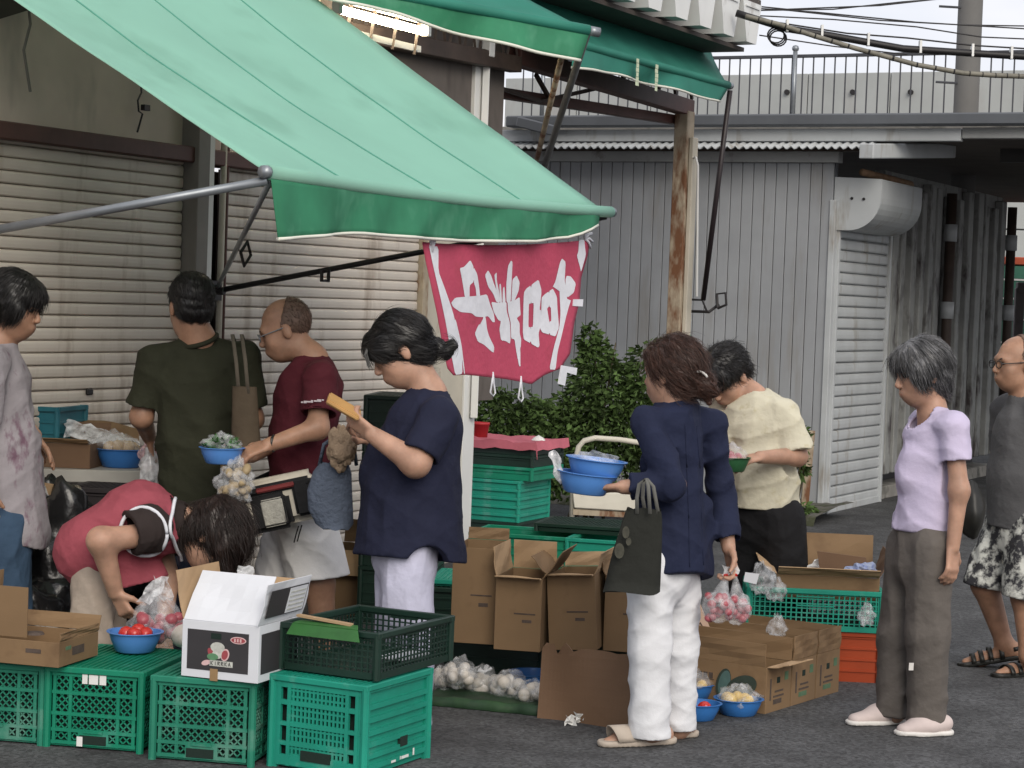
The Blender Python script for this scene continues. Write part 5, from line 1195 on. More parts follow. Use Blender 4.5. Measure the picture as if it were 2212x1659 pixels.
def make_folds(seed, amp, kv=26, vert=.22, cross=.35):
    """Creases: thin ridges running mostly along the hang of the cloth, fading in and out, plus slanting drag folds."""
    kv = kv*2.6; r_ = np.random.default_rng(seed); W = []; C = []
    for i in range(6):
        a = r_.uniform(0, 2*math.pi); s = kv*r_.uniform(.55, 1.5); W.append((np.array((math.cos(a)*s, math.sin(a)*s, s*vert*r_.normal()), np.float32), r_.uniform(0, 6.28), r_.uniform(.5, 1), np.array(r_.normal(size=3)*6, np.float32), r_.uniform(0, 6)))
    for i in range(5):
        a = r_.uniform(0, 2*math.pi); s = kv*r_.uniform(.6, 1.5); C.append((np.array((math.cos(a)*s*.55, math.sin(a)*s*.55, s*.8*r_.choice((-1, 1))), np.float32), r_.uniform(0, 6.28), np.array(r_.normal(size=3)*8, np.float32), r_.uniform(0, 6)))
    m1 = np.array(r_.normal(size=3)*6, np.float32); m2 = np.array(r_.normal(size=3)*11, np.float32)
    def fn(P):
        w = np.sin(P@m1+1.0)*1.6+np.sin(P@m2)*.9; s = 0
        for (kk, ph, a, mk, mp) in W: s = s+a*np.clip(.5+.9*np.sin(P@mk+mp), 0, 1)*(np.abs(np.sin((P@kk+ph+w)*.5))**.7-.62)
        c = 0
        for (kk, ph, mk, mp) in C: c = c+np.clip(.2+1.0*np.sin(P@mk+mp), 0, 1)*(np.abs(np.sin((P@kk+ph+w*.8)*.5))**.7-.62)
        return (amp*(s*.75+cross*c*1.3)).astype(np.float32)
    return fn
M_skin = pm('skin', (.40, .235, .165), .48, .2, 16, sss=.12, spec=.35, bump=.06, bscale=70); M_skint = pm('skin_tan', (.33, .185, .12), .48, .22, 16, sss=.12, spec=.35, bump=.06, bscale=70); M_skinp = pm('skin_pale', (.50, .31, .22), .5, .1, 9, sss=.12, spec=.35, bump=.05, bscale=70)
M_eye = pm('eye_dark', (.015, .01, .008), .25, .1, 9); M_lip = pm('lip', (.30, .11, .085), .45, .1, 20)
M_hblk = pm('hair_black', (.010, .009, .009), .42, .3, 30, island=.4, spec=.45); M_hbrn = pm('hair_brown', (.055, .026, .018), .42, .3, 30, island=.45, spec=.45); M_hgry = pm('hair_grey', (.06, .06, .063), .45, .3, 30, island=.9, spec=.45, col2=(.14, .14, .145)); M_stub = pm('hair_stubble', (.12, .075, .055), .6, .3, 40)
def hand_prims(w, d, n, curl=.6, s=1.0, side=1, thumb=.7, spread=.12):
    """w wrist, d pointing direction, n palm normal (fingers close towards it), side picks the thumb side."""
    w = V3(w); d = nrmz(d); n = nrmz(np.array(n)-np.dot(n, d)*d); t = np.cross(d, n)*side; out = []
    L = .085*s
    for q in (-.026, -.009, .009, .026): out.append(cone(w+d*.012*s+t*q*.7*s, w+d*L+t*q*s, .017*s, .0125*s, n, .8))
    for i, (q, fl) in enumerate(((.030, .070), (.010, .078), (-.010, .072), (-.029, .056))):
        a = w+d*L+t*q*s; dd = nrmz(d+t*(q*spread*20)*.2); ang = curl*(.55+.1*i)
        for k, (f, r0, r1) in enumerate(((.46, .0098, .0092), (.32, .0092, .0085), (.26, .0085, .0075))):
            dv = dd*math.cos(ang)+n*math.sin(ang); b = a+dv*fl*f*s; out.append(cone(a, b, r0*s, r1*s)); a = b; ang += curl*(.75 if k == 0 else .6)
    a = w+d*.022*s+t*.026*s; dv = nrmz(t*.75+d*.75+n*.35*thumb); b = a+dv*.042*s; out.append(cone(a, b, .0155*s, .0115*s))
    dv2 = nrmz(d*.85+t*.25+n*.6*thumb); c = b+dv2*.034*s; out.append(cone(b, c, .0112*s, .0095*s)); out.append(cone(c, c+nrmz(dv2+n*.3)*.024*s, .0095*s, .0078*s))
    return out
class Head:
    def __init__(s, c, f, u, sc=.95):
        s.c = V3(c); s.f = nrmz(f); u = np.array(u, np.float32); s.u = nrmz(u-np.dot(u, s.f)*s.f); s.r = np.cross(s.f, s.u); s.s = sc; s.A = np.stack([s.r, s.f, s.u])
    def p(s, x, y, z): return s.c+(s.r*x+s.f*y+s.u*z)*s.s
    def e(s, x, y, z, a, b, c): return elli(s.p(x, y, z), s.A, (a*s.s, b*s.s, c*s.s))
    def k(s, p0, p1, r0, r1, d=None, q=1): return cone(s.p(*p0), s.p(*p1), r0*s.s, r1*s.s, d, q)
    def prims(s, jaw=1.0):
        return [s.e(0, -.012, .032, .077, .097, .092), s.e(0, .03, -.03, .064, .064, .085), s.e(0, .052, -.088, .040*jaw, .036, .032), s.e(0, .02, -.075, .055*jaw, .05, .04),
                s.e(.034, .062, -.035, .026, .024, .028), s.e(-.034, .062, -.035, .026, .024, .028), s.e(0, .085, .022, .045, .014, .012), s.e(0, .088, -.066, .022, .014, .013)]
    def detail(s):
        return [s.k((0, .093, .008), (0, .113, -.026), .008, .0105), s.e(0, .108, -.033, .016, .011, .009), s.e(.078, -.008, -.012, .010, .019, .032), s.e(-.078, -.008, -.012, .010, .019, .032),
                s.e(0, .098, -.060, .020, .008, .0055), s.e(0, .096, -.071, .018, .008, .006)]
    def socks(s): return [s.e(.032, .104, .004, .017, .012, .010), s.e(-.032, .104, .004, .017, .012, .010)]
def face_bits(root, H, brow=True, brow_mat=None):
    for sx in (-1, 1):
        b = MB(); bm_ = bmesh.new(); bmesh.ops.create_uvsphere(bm_, u_segments=12, v_segments=8, radius=1)
        for v in bm_.verts: v.co = Vector(H.p(sx*.032+v.co.x*.0125, .0865+v.co.y*.0105, .004+v.co.z*.0062))
        off = root.location; me = bpy.data.meshes.new('eye')
        for v in bm_.verts: v.co -= off
        bm_.to_mesh(me); bm_.free(); mobj('eye', me, M_eye, root, True)
        if brow: MB().tube([H.p(sx*.016, .099, .020), H.p(sx*.032, .0965, .026), H.p(sx*.048, .086, .022)], [.003, .0042, .002], 6).build('eyebrow', brow_mat or M_hblk, root, True)
    MB().tube([H.p(-.02, .0945, -.0655), H.p(-.008, .1045, -.0650), H.p(.008, .1045, -.0650), H.p(.02, .0945, -.0655)], [.002, .0034, .0034, .002], 6).build('lips', M_lip, root, True)
def strands(root, v, f, H, mat, n, ln, comb, seed, lift=.004, rad=.0012, curl=.15, name='hair_strands', dn=.5, tgt=None):
    r_ = np.random.default_rng(seed); p0 = v[f]; cen = p0.mean(1); nr = np.cross(p0[:, 2]-p0[:, 0], p0[:, 3]-p0[:, 1]); nr /= np.linalg.norm(nr, axis=1)[:, None]+1e-9
    pick = r_.integers(0, len(f), n); P = cen[pick]; Nn = nr[pick]; V = []; Fc = []; m = 5
    T = comb(P); T = T-(T*Nn).sum(1)[:, None]*Nn; T /= np.linalg.norm(T, axis=1)[:, None]+1e-9
    Ls = ln*r_.uniform(.5, 1.3, n); Ls = Ls if tgt is None else np.minimum(Ls, np.linalg.norm(P-V3(tgt)[None], axis=1)*.8+.008); pts = []; cur = P+Nn*.0005; dr = T+r_.normal(size=(n, 3))*curl
    for i in range(m):
        pts.append(cur+Nn*(lift*np.sin(math.pi*i/(m-1)*.8))*r_.uniform(.3, 1.4, n)[:, None]); dr = dr-Nn*.12+np.array((0, 0, -1))*dn*.15; dr /= np.linalg.norm(dr, axis=1)[:, None]; cur = cur+dr*(Ls/(m-1))[:, None]
    pts = np.stack(pts, 1); sd = np.cross(T, Nn); ww = rad*np.array((.9, 1.2, 1.1, .8, .25))
    A = pts+sd[:, None]*ww[None, :, None]; Bq = pts-sd[:, None]*ww[None, :, None]; Cq = pts+Nn[:, None]*ww[None, :, None]*.9
    VV = np.stack([A, Bq, Cq], 2).reshape(-1, 3); base = (np.arange(n)*m*3)[:, None]
    for i in range(m-1):
        for a, b in ((0, 1), (1, 2), (2, 0)): Fc.append(np.stack([base[:, 0]+i*3+a, base[:, 0]+i*3+b, base[:, 0]+(i+1)*3+b, base[:, 0]+(i+1)*3+a], 1))
    o = np_obj(name, VV, np.concatenate(Fc), mat, root); tag(o, kind='stuff'); return o
from mathutils.bvhtree import BVHTree
def seam(obj, pts, r, mat, name='seam', n=10, lift=.001):     # a stitched line laid on a garment
    me = obj.data; off = Vector((0, 0, 0)); p = obj
    while p is not None: off += p.location; p = p.parent
    key = obj.name
    if key not in _BVH: _BVH[key] = BVHTree.FromPolygons([v.co for v in me.vertices], [tuple(q.vertices) for q in me.polygons])
    out = []
    for (x0, y0), (x1, y1) in zip(pts, pts[1:]):
        for i in range(n+1):
            d = ray(lerp(x0, x1, i/n), lerp(y0, y1, i/n)); h_ = _BVH[key].ray_cast(EYE-off, d)
            if h_[0] is not None: out.append(h_[0]+off-d*lift)
    if len(out) > 2: MB().tube(out, r, 5).build(name, mat, obj, True)
_BVH = {}
def hair(root, H, prims, mat, cuts=(), digs=(), h=.0055, k=.02, seed=1, amp=.004, n=1500, ln=.07, comb=None, rad=.0008, lift=.004, curl=.15, tgt=None):
    r_ = np.random.default_rng(seed); K = [(r_.normal(size=3).astype(np.float32)*70, r_.uniform(0, 6)) for _ in range(4)]
    def fn(P):
        s = 0
        for kk, ph in K: s = s+np.sin(P@kk+ph)
        return (amp*s*.4).astype(np.float32)
    v, f = sdf_mesh(prims, h, k, cuts, digs, fn); o = np_obj('hair', v, f, mat, root)
    comb = comb or (lambda P: np.stack([P[:, i]*0+d for i, d in enumerate(-H.u-H.f*.3)], 1)+(P-H.c)*4.0)
    n = int(n*1.7)
    if n: strands(o, v, f, H, mat, n, ln, comb, seed, lift, rad, curl, tgt=tgt)
    return o
def J(Z):
    def j(x, y, dz=0.0): return V3(at(x, y, Z+dz))
    return j
def mid(a, b, t=.5): return a+(b-a)*t
def perp_cut(a, b, t): return (mid(a, b, t), b-a)
def body(root, H, prims, skin, jaw=1.0, h=.0062, extra=()):
    thin = lambda q: ('c', q[1], q[2], q[3]*(.76 if q[3] > .075 else 1), q[4]*(.76 if q[4] > .075 else 1), q[5], q[6])    # the clothed trunk stays well inside its garments
    bar = [q for q in prims if q[3] == q[4] and .045 <= q[3] <= .063]
    S = [bar[0][1], bar[0][2]] if bar else []; low = np.array((0, 0, -.022), np.float32)
    def drop(q):      # shoulders sit a little below the cloth that covers them
        a, b, ra, rb = q[1], q[2], q[3], q[4]
        if any(np.allclose(a, t) for t in S): a, ra = a+low, ra*.76
        if any(np.allclose(b, t) for t in S): b, rb = b+low, rb*.76
        return ('c', a, b, ra, rb, q[5], q[6])
    pr = [drop(thin(q)) for q in prims]+H.prims(jaw)
    v, f = sdf_mesh_two(pr, H.detail()+list(extra), H.socks(), h); return np_obj('body', v, f, skin, root)
def sdf_mesh_two(pr, det, socks, h):   # big forms blend softly, small forms (fingers, nose, ears) tightly
    lo = np.min([pbound(p)[0] for p in pr+det], 0)-3*h-.01; hi = np.max([pbound(p)[1] for p in pr+det], 0)+3*h+.01
    B = 12; nb = np.ceil((hi-lo)/(h*B)).astype(int); dim = nb*B+1
    bi = np.argwhere(np.ones(nb, bool)); cen = (lo+(bi+.5)*B*h).astype(np.float32); half = B*h*.87
    d = None
    for q in pr+det: e = psdf(q, cen); d = e if d is None else smin(d, e, .03)
    keep = np.abs(d) < half*1.25+.03; D = np.ones(dim, np.float32)
    for (i, j, l), v in zip(bi, np.where(d < 0, -1, 1)): D[i*B:(i+1)*B+1, j*B:(j+1)*B+1, l*B:(l+1)*B+1] = v
    kb = bi[keep]; kc = cen[keep]; g1 = np.arange(B+1)*h; off = np.stack(np.meshgrid(g1, g1, g1, indexing='ij'), -1).reshape(-1, 3).astype(np.float32)
    P = (lo+kb*B*h).astype(np.float32)[:, None, :]+off[None]; a = np.full(P.shape[:2], 1.0, np.float32)
    for q in pr:
        nr_ = psdf(q, kc) < half+.06
        if nr_.any(): a[nr_] = smin(a[nr_], psdf(q, P[nr_]), .032)
    for s in socks:
        nr_ = psdf(s, kc) < half+.03
        if nr_.any():
            e = -psdf(s, P[nr_]); a[nr_] = -smin(-a[nr_], -e, .012)
    for q in det:
        nr_ = psdf(q, kc) < half+.03
        if nr_.any(): a[nr_] = smin(a[nr_], psdf(q, P[nr_]), .007)
    for (i, j, l), v in zip(kb, a): D[i*B:(i+1)*B+1, j*B:(j+1)*B+1, l*B:(l+1)*B+1] = v.reshape(B+1, B+1, B+1)
    return surf_nets(D, lo, h)
def cloth(root, name, prims, mat, h=.0066, k=.024, cuts=(), digs=(), amp=.006, kv=26, vert=.2, cross=.3, seed=1):
    v, f = sdf_mesh(prims, h, k, cuts, digs, make_folds(seed, amp, kv, vert, cross)); return np_obj(name, v, f, mat, root)
def shoe(root, heel, toe, mat, name='shoe', w=.045, hgt=.05, sole=None):
    heel = np.array(heel, np.float32); toe = np.array(toe, np.float32); d = nrmz((toe-heel)*(1, 1, 0)); up = np.array((0, 0, 1), np.float32)
    pr = [cone(heel+up*(hgt*.62), mid(heel, toe, .45)+up*(hgt*.55), w*.78, w*.85, up, .85), cone(mid(heel, toe, .4)+up*hgt*.5, toe-d*.03+up*.022, w*.9, w*.62, up, .7)]
    v, f = sdf_mesh(pr, .006, .03, cuts=[((heel[0], heel[1], heel[2]+.008), (0, 0, -1))]); o = np_obj(name, v, f, mat, root)
    if sole is not None:
        pr = [cone(heel+up*.012+d*.0, mid(heel, toe, .5)+up*.012, w*.86, w*.9), cone(mid(heel, toe, .5)+up*.012, toe-d*.025+up*.012, w*.95, w*.72)]
        v, f = sdf_mesh(pr, .006, .03, cuts=[((heel[0], heel[1], heel[2]+.002), (0, 0, -1)), ((heel[0], heel[1], heel[2]+.02), (0, 0, 1))]); np_obj('sole', v, f, sole, o)
    return o
def foot_prims(ank, heel, toe): return [cone(ank, heel+np.array((0, 0, .035)), .036, .032), cone(heel+np.array((0, 0, .032)), mid(heel, toe, .75)+np.array((0, 0, .026)), .032, .028), cone(mid(heel, toe, .7)+np.array((0, 0, .022)), toe+np.array((0, 0, .016)), .03, .018)]
def glasses(root, H, mat):
    g = MB()
    for sx in (-1, 1):
        g.tube([H.p(sx*.033+.024*math.cos(a), .112-.004*abs(math.cos(a)), .0+.017*math.sin(a)) for a in np.linspace(0, 2*math.pi, 18)], .0022, 5)
        g.tube([H.p(sx*.057, .108, .004), H.p(sx*.076, .06, .006), H.p(sx*.082, -.005, .008), H.p(sx*.082, -.018, -.006)], .0024, 5)
    g.tube([H.p(-.009, .113, .002), H.p(.009, .113, .002)], .002, 5); g.build('glasses', mat, root)
def collar(obj, H, n0, up, r, mat, tilt=None, tr=.0085):
    ax = nrmz(H.p(0, -.02, -.06)-n0) if tilt is None else nrmz(tilt); c = n0+UPV_*up; a = nrmz(np.cross(ax, (0, 1, .2))); b = np.cross(ax, a)
    MB().tube([c+(a*math.cos(t)+b*math.sin(t))*r for t in np.linspace(0, 2*math.pi, 30)], tr, 6).build('collar', mat, obj, True)
UPV_ = np.array((0, 0, 1), np.float32)
UPV = np.array((0, 0, 1), np.float32)
def fabric(name, col, var=.14, bump=.55, bscale=24, rough=.85, **kw): return pm(name, col, rough, var, 5, bump=bump, bscale=bscale, spec=.25, weave=.25, **kw)
M_navy = fabric('navy_cloth', (0.0121, 0.0143, 0.0341)); M_navy2 = fabric('navy_linen', (0.0124, 0.0167, 0.0422)); M_wtrs = fabric('white_trousers', (.69, .70, .73), .03, .18, 40); M_lav = fabric('lavender_cotton', (.52, .465, .62), .06, .25, 40); M_taupe = fabric('taupe_trousers', (.115, .102, .092), .1)
M_olive = fabric('olive_cotton', (0.0230, 0.0245, 0.0137)); M_maroon = fabric('maroon_cotton', (0.0680, 0.0096, 0.0160)); M_pinka = fabric('pink_apron', (.30, .066, .088), .12); M_brt = fabric('brown_black_shirt', (.028, .02, .019)); M_beige = fabric('beige_trousers', (.37, .31, .26), .1); M_yelw = fabric('pale_yellow_cotton', (.53, .50, .39), .1, .3, 40, stain=((.47, .43, .30), .62, 22, (1, 1, 1)))
M_blkc = fabric('black_trousers', (0.0084, 0.0084, 0.0098)); M_greyT = fabric('grey_tshirt', (0.0850, 0.0850, 0.0884)); M_gblouse = fabric('grey_pattern_blouse', (.27, .25, .265), .15, stain=((.15, .09, .12), .6, 14, (1, 1, .5))); M_jean = fabric('blue_jeans', (.035, .065, .11), .2); M_ltrs = fabric('pale_lilac_trousers', (.50, .50, .63), .05); M_wsh = fabric('white_shorts', (.78, .77, .76), .05, .25, 30); M_dnavy = fabric('dark_jeans', (.02, .025, .045), .2)
M_floral = fabric('floral_shorts', (.035, .035, .04), .3, stain=((.55, .56, .52), .52, 16, (1, 1, 1)))
M_sand = pm('sandal_beige', (.42, .36, .30), .7, .1, 9); M_sneak = pm('sneaker_pinkish', (.52, .44, .42), .7, .1, 12); M_solew = pm('white_sole', (.62, .6, .57), .6, .1, 9); M_blks = pm('black_sandal', (.015, .015, .013), .45, .2, 12)
GP_ = 'shoppers at the market stall'
def person(label, base): return thing('person', label, 'person', base, GP_)
def skull_hair(H, t=.014): return [H.e(0, -.018, .036, .080+t, .099+t, .094+t)]

# ---------- A: navy linen shirt and white trousers, seen from behind
def person_A():
    j = J(8.0); root = person('woman in navy shirt and white trousers holding blue bowls, back turned', gnd(1420, 1600))
    H = Head(j(1452, 806), (-.80, .58, -.10), (0, 0, 1), 1.0); n0 = j(1462, 882); bf = nrmz((-.75, .66, 0))
    sl, sr = j(1398, 912, -.12), j(1536, 910, .12); el, er = j(1455, 1050, -.2), j(1558, 1075, .16); wl, wr = j(1346, 1052, -.18), j(1574, 1185, .08)
    pe = j(1432, 1190); hl, hr = j(1404, 1215, -.08), j(1466, 1215, .08); kl, kr = j(1403, 1400, -.07), j(1466, 1400, .09); al, ar = j(1405, 1578, -.05), j(1462, 1574, .12)
    hel, tol = V3(gnd(1432, 1605)), V3(gnd(1312, 1612)); her, tor = V3(gnd(1480, 1590)), V3(gnd(1395, 1592))
    arms = [cone(sl, el, .05, .042), cone(el, wl, .04, .027), cone(sr, er, .05, .042), cone(er, wr, .04, .027)]
    legs = [cone(hl, kl, .085, .06), cone(kl, al, .058, .04), cone(hr, kr, .085, .06), cone(kr, ar, .058, .04)]
    tor_ = [cone(pe, j(1455, 960), .12, .125, bf, .72), cone(sl, sr, .055, .055), cone(H.p(0, -.02, -.06), n0, .054, .062), cone(n0, j(1458, 950), .07, .11, bf, .75)]
    hands = hand_prims(wl, j(1240, 1062, -.1)-wl, (0, .3, 1), .35, .98, 1, .6)+hand_prims(wr, j(1588, 1260, .05)-wr, (-.8, -.3, 0), 1.0, .98, -1, .9)
    body(root, H, tor_+arms+legs+foot_prims(al, hel, tol)+foot_prims(ar, her, tor), M_skin, extra=hands)
    # shirt
    sp = [cone(j(1456, 935), j(1452, 1060), .140, .140, bf, .72), cone(j(1452, 1060), j(1450, 1225), .140, .180, bf, .78), cone(n0-UPV*.03, sl, .055, .052), cone(n0-UPV*.03, sr, .055, .052), cone(sl-UPV*.01, sr-UPV*.01, .056, .056), cone(sl-UPV*.012, el, .064, .058), fcone(el, mid(el, wl, .85), .056, .045), cone(sr-UPV*.012, er, .064, .057), fcone(er, mid(er, wr, .84), .060, .056), cone(n0+UPV*.0, j(1462, 905), .072, .09), cone(j(1505, 1100, .05), j(1512, 1235, .08), .06, .05)]
    s_o = cloth(root, 'shirt', sp, M_navy2, k=.02, cuts=[(j(1440, 1254), (.16, -.3, -1))], digs=[cone(j(1450, 1200), j(1450, 1290), .12, .14, bf, .78), cone(H.p(0, -.02, -.05), n0+UPV*.03, .056, .056), cone(mid(er, wr, .7), wr, .04, .06)], amp=.012, kv=19, vert=.08, cross=.5, seed=3)
    for q in ([(1480, 915), (1484, 1010), (1488, 1120), (1490, 1225)], [(1505, 920), (1512, 1010), (1516, 1120), (1520, 1220)]): seam(s_o, q, .0022, M_navy2)
    MB().tube([n0+np.array((.062*math.cos(a), .062*math.sin(a), .012-.012*math.sin(a-.5))) for a in np.linspace(0, 2*math.pi, 20)], .014, 6).build('collar', M_navy2, root, True)
    tp = [cone(pe, j(1434, 1240), .118, .125, bf, .85), cone(hl, kl, .092, .080), cone(kl, j(1403, 1592, -.05), .078, .082), cone(hr, kr, .09, .076), cone(kr, j(1464, 1585, .12), .074, .072)]
    cloth(root, 'trousers', tp, M_wtrs, k=.03, cuts=[(j(1404, 1591, -.05), (0, 0, -1))], digs=[cone(al, al-UPV*.1, .06, .075), cone(ar, ar-UPV*.1, .06, .07)], amp=.0065, kv=22, vert=.3, cross=.5, seed=5)
    for (he, to, an) in ((hel, tol, al), (her, tor, ar)):
        d = nrmz(to-he); pr = [cone(he+UPV*.012-d*.01, mid(he, to, .5)+UPV*.012, .044, .047), cone(mid(he, to, .5)+UPV*.012, to+UPV*.012, .048, .040)]
        v, f = sdf_mesh(pr, .006, .02, cuts=[(he+UPV*.002, (0, 0, -1)), (he+UPV*.024, (0, 0, 1))]); s_ = np_obj('sandal', v, f, M_sand, root)
        sd = np.cross(d, UPV); c = mid(he, to, .62)
        MB().sheet([[Vector(c+sd*(.047*math.cos(a))+UPV*(.022+.052*math.sin(a))+d*(.05*q-.035+.02*math.sin(a))) for a in np.linspace(0, math.pi, 11)] for q in range(3)], .005).build('strap', M_sand, s_, True)
    # hair: brown, loosely tied low
    bun = H.p(.02, -.115, -.045)
    hp = skull_hair(H, .016)+[H.e(0, -.05, -.01, .082, .075, .085), elli(bun, np.eye(3), (.05, .05, .052)), cone(bun, bun+np.array((.055, -.02, -.035)), .035, .012), cone(bun, bun+np.array((.03, -.01, -.07)), .03, .012), H.e(0, .06, .075, .06, .05, .04)]
    hair(root, H, hp, M_hbrn, digs=[H.e(0, .095, -.045, .085, .075, .085), H.e(0, .03, -.10, .06, .07, .06)], seed=11, n=2600, ln=.075, lift=.007, curl=.25, amp=.004, comb=lambda P: (V3(bun)[None]-P)*1.0+0, tgt=bun)
    MB().tube([V3(bun)+np.array((.035*math.cos(a)-.02, -.045, .02+.026*math.sin(a))) for a in np.linspace(.2, 3.0, 10)], .005, 6).build('hair_clip', M_solew, root, True)
    face_bits(root, H)
    # things she carries
    cb = at(1262, 1060, 7.88); b1 = bowl('plastic_bowl', 'lower blue bowl held in the hand of the woman in white trousers', Vector((cb.x, 7.88, at(1262, 1066, 7.88).z)), .108, .078, M_blue, tilt=(0, .09))
    b2 = bowl('plastic_bowl', 'upper blue bowl stacked in the held one, wrapped in film', Vector((cb.x+.035, 7.89, at(1262, 1066, 7.88).z+.052)), .110, .078, M_blue, tilt=(0, .09))
    blob((.0, 0, .07), (.085, .085, .03), 81, .25).build('film', M_film, b2, True, world=False)
    p = at(1225, 1010, 7.86); o = MB().sheet(crumpled([[Vector((-.035+.012*j_-.006*i, 0, .02*i-.06)) for j_ in range(4)] for i in range(7)], 3, .006), .001).build('film_tail', M_filmw, None, True); o.location = p; tag(o, 'twisted tail of clear film rising from the held blue bowls', 'plastic film')
    tz = 7.72; bag = thing('tote_bag', 'dark olive tote bag hanging from the forearm of the woman in white trousers', 'bag', at(1365, 1280, tz))
    M_tote = fabric('tote_olive', (.018, .019, .016), .12); G = []
    for i in range(9):
        v = i/8; row = []
        for a in np.linspace(0, 2*math.pi, 29)[:-1]:
            xc = lerp(1391, 1364, v); hwid = lerp(.062, .104, v**.7); y = lerp(1100, 1278, v)
            c = at(xc, y, tz); row.append(c+Vector((math.copysign(abs(math.cos(a))**.6, math.cos(a))*hwid, math.copysign(abs(math.sin(a))**.6, math.sin(a))*lerp(.012, .045, v)+.004*math.sin(5*a+4*v), .006*math.sin(3*a+i))))
        G.append(row+[row[0]])
    m = MB().sheet(G); n_ = len(m.v); m.v.append(at(1364, 1279, tz)); m.f += [(8*29+i+1, 8*29+i, n_) for i in range(28)]; m.build('bag_body', M_tote, bag, True)
    for dx, dz in ((-6, -.02), (12, .02)):
        MB().sheet([[at(x_+e, y_, tz+dz-.005*k) for e in (-4, 4)] for k, (x_, y_) in enumerate(((1382+dx, 1110), (1380+dx*.7, 1075), (1384+dx*.5, 1045), (1396, 1034), (1404+dx*.6, 1050), (1410+dx, 1110)))], .003).build('handle', pm('grey_strap', (.13, .13, .12), .8, .1, 20), bag, True)
    Mpr = pm('tote_print', (.045, .044, .032), .8, .4, 40)
    for (x_, y_, r1, r2) in ((1352, 1150, .013, .022), (1338, 1190, .018, .028), (1358, 1170, .010, .014)): MB().prism([at(x_, y_, tz-.056)+Vector((r1*math.cos(a), .004*math.sin(a), r2*math.sin(a))) for a in np.linspace(0, 2*math.pi, 12, endpoint=False)], Vector((0, .001, 0))).build('faded_print', Mpr, bag)
    for k, (x_, y_, w_) in enumerate(((1552, 1308, .062), (1594, 1312, .05))):
        c = at(x_, y_, 7.98+.03*k); rb = thing('produce_bag', ('larger clear bag of red and white produce in the hanging hand, left one', 'smaller clear bag of red and white produce in the hanging hand, right one')[k], 'bag', c, 'pair of knotted bags'); rr = random.Random(k+90)
        top = at((1568, 1588)[k], 1243, 8.02)-c
        balls(rb, [(rr.uniform(-1, 1)*w_*.75, rr.uniform(-.6, .6)*w_*.6, rr.uniform(-.05, .035)) for _ in range(20)], .017, M_tomd, 'radish', .9)
        blob((0, 0, -.005), (w_, w_*.65, .06), 91+k, .1).build('film', M_film, rb, True, world=False)
        nn = 14; rows = []
        for i in range(8):
            v = i/7; r_ = lerp(w_*.85, .006, v**.75); c_ = lerp(Vector((0, 0, .015)), top, v)
            rows.append([c_+Vector((r_*math.cos(a)*(1+.15*math.sin(5*a)), r_*.6*math.sin(a), .0)) for a in np.linspace(0, 2*math.pi, nn+1)])
        MB().sheet(rows).build('gathered_film', M_film, rb, True, world=False)
        MB().tube([top-Vector((.008, 0, 0)), top+Vector((.008, 0, .002))], .006, 6).build('red_tie', M_tom, rb, world=False)
        MB().sheet(crumpled([[top+Vector((-.012+.012*q, 0, .012*i)) for q in range(3)] for i in range(4)], 6+k, .006)).build('film_end', M_filmw, rb, True, world=False)
person_A()

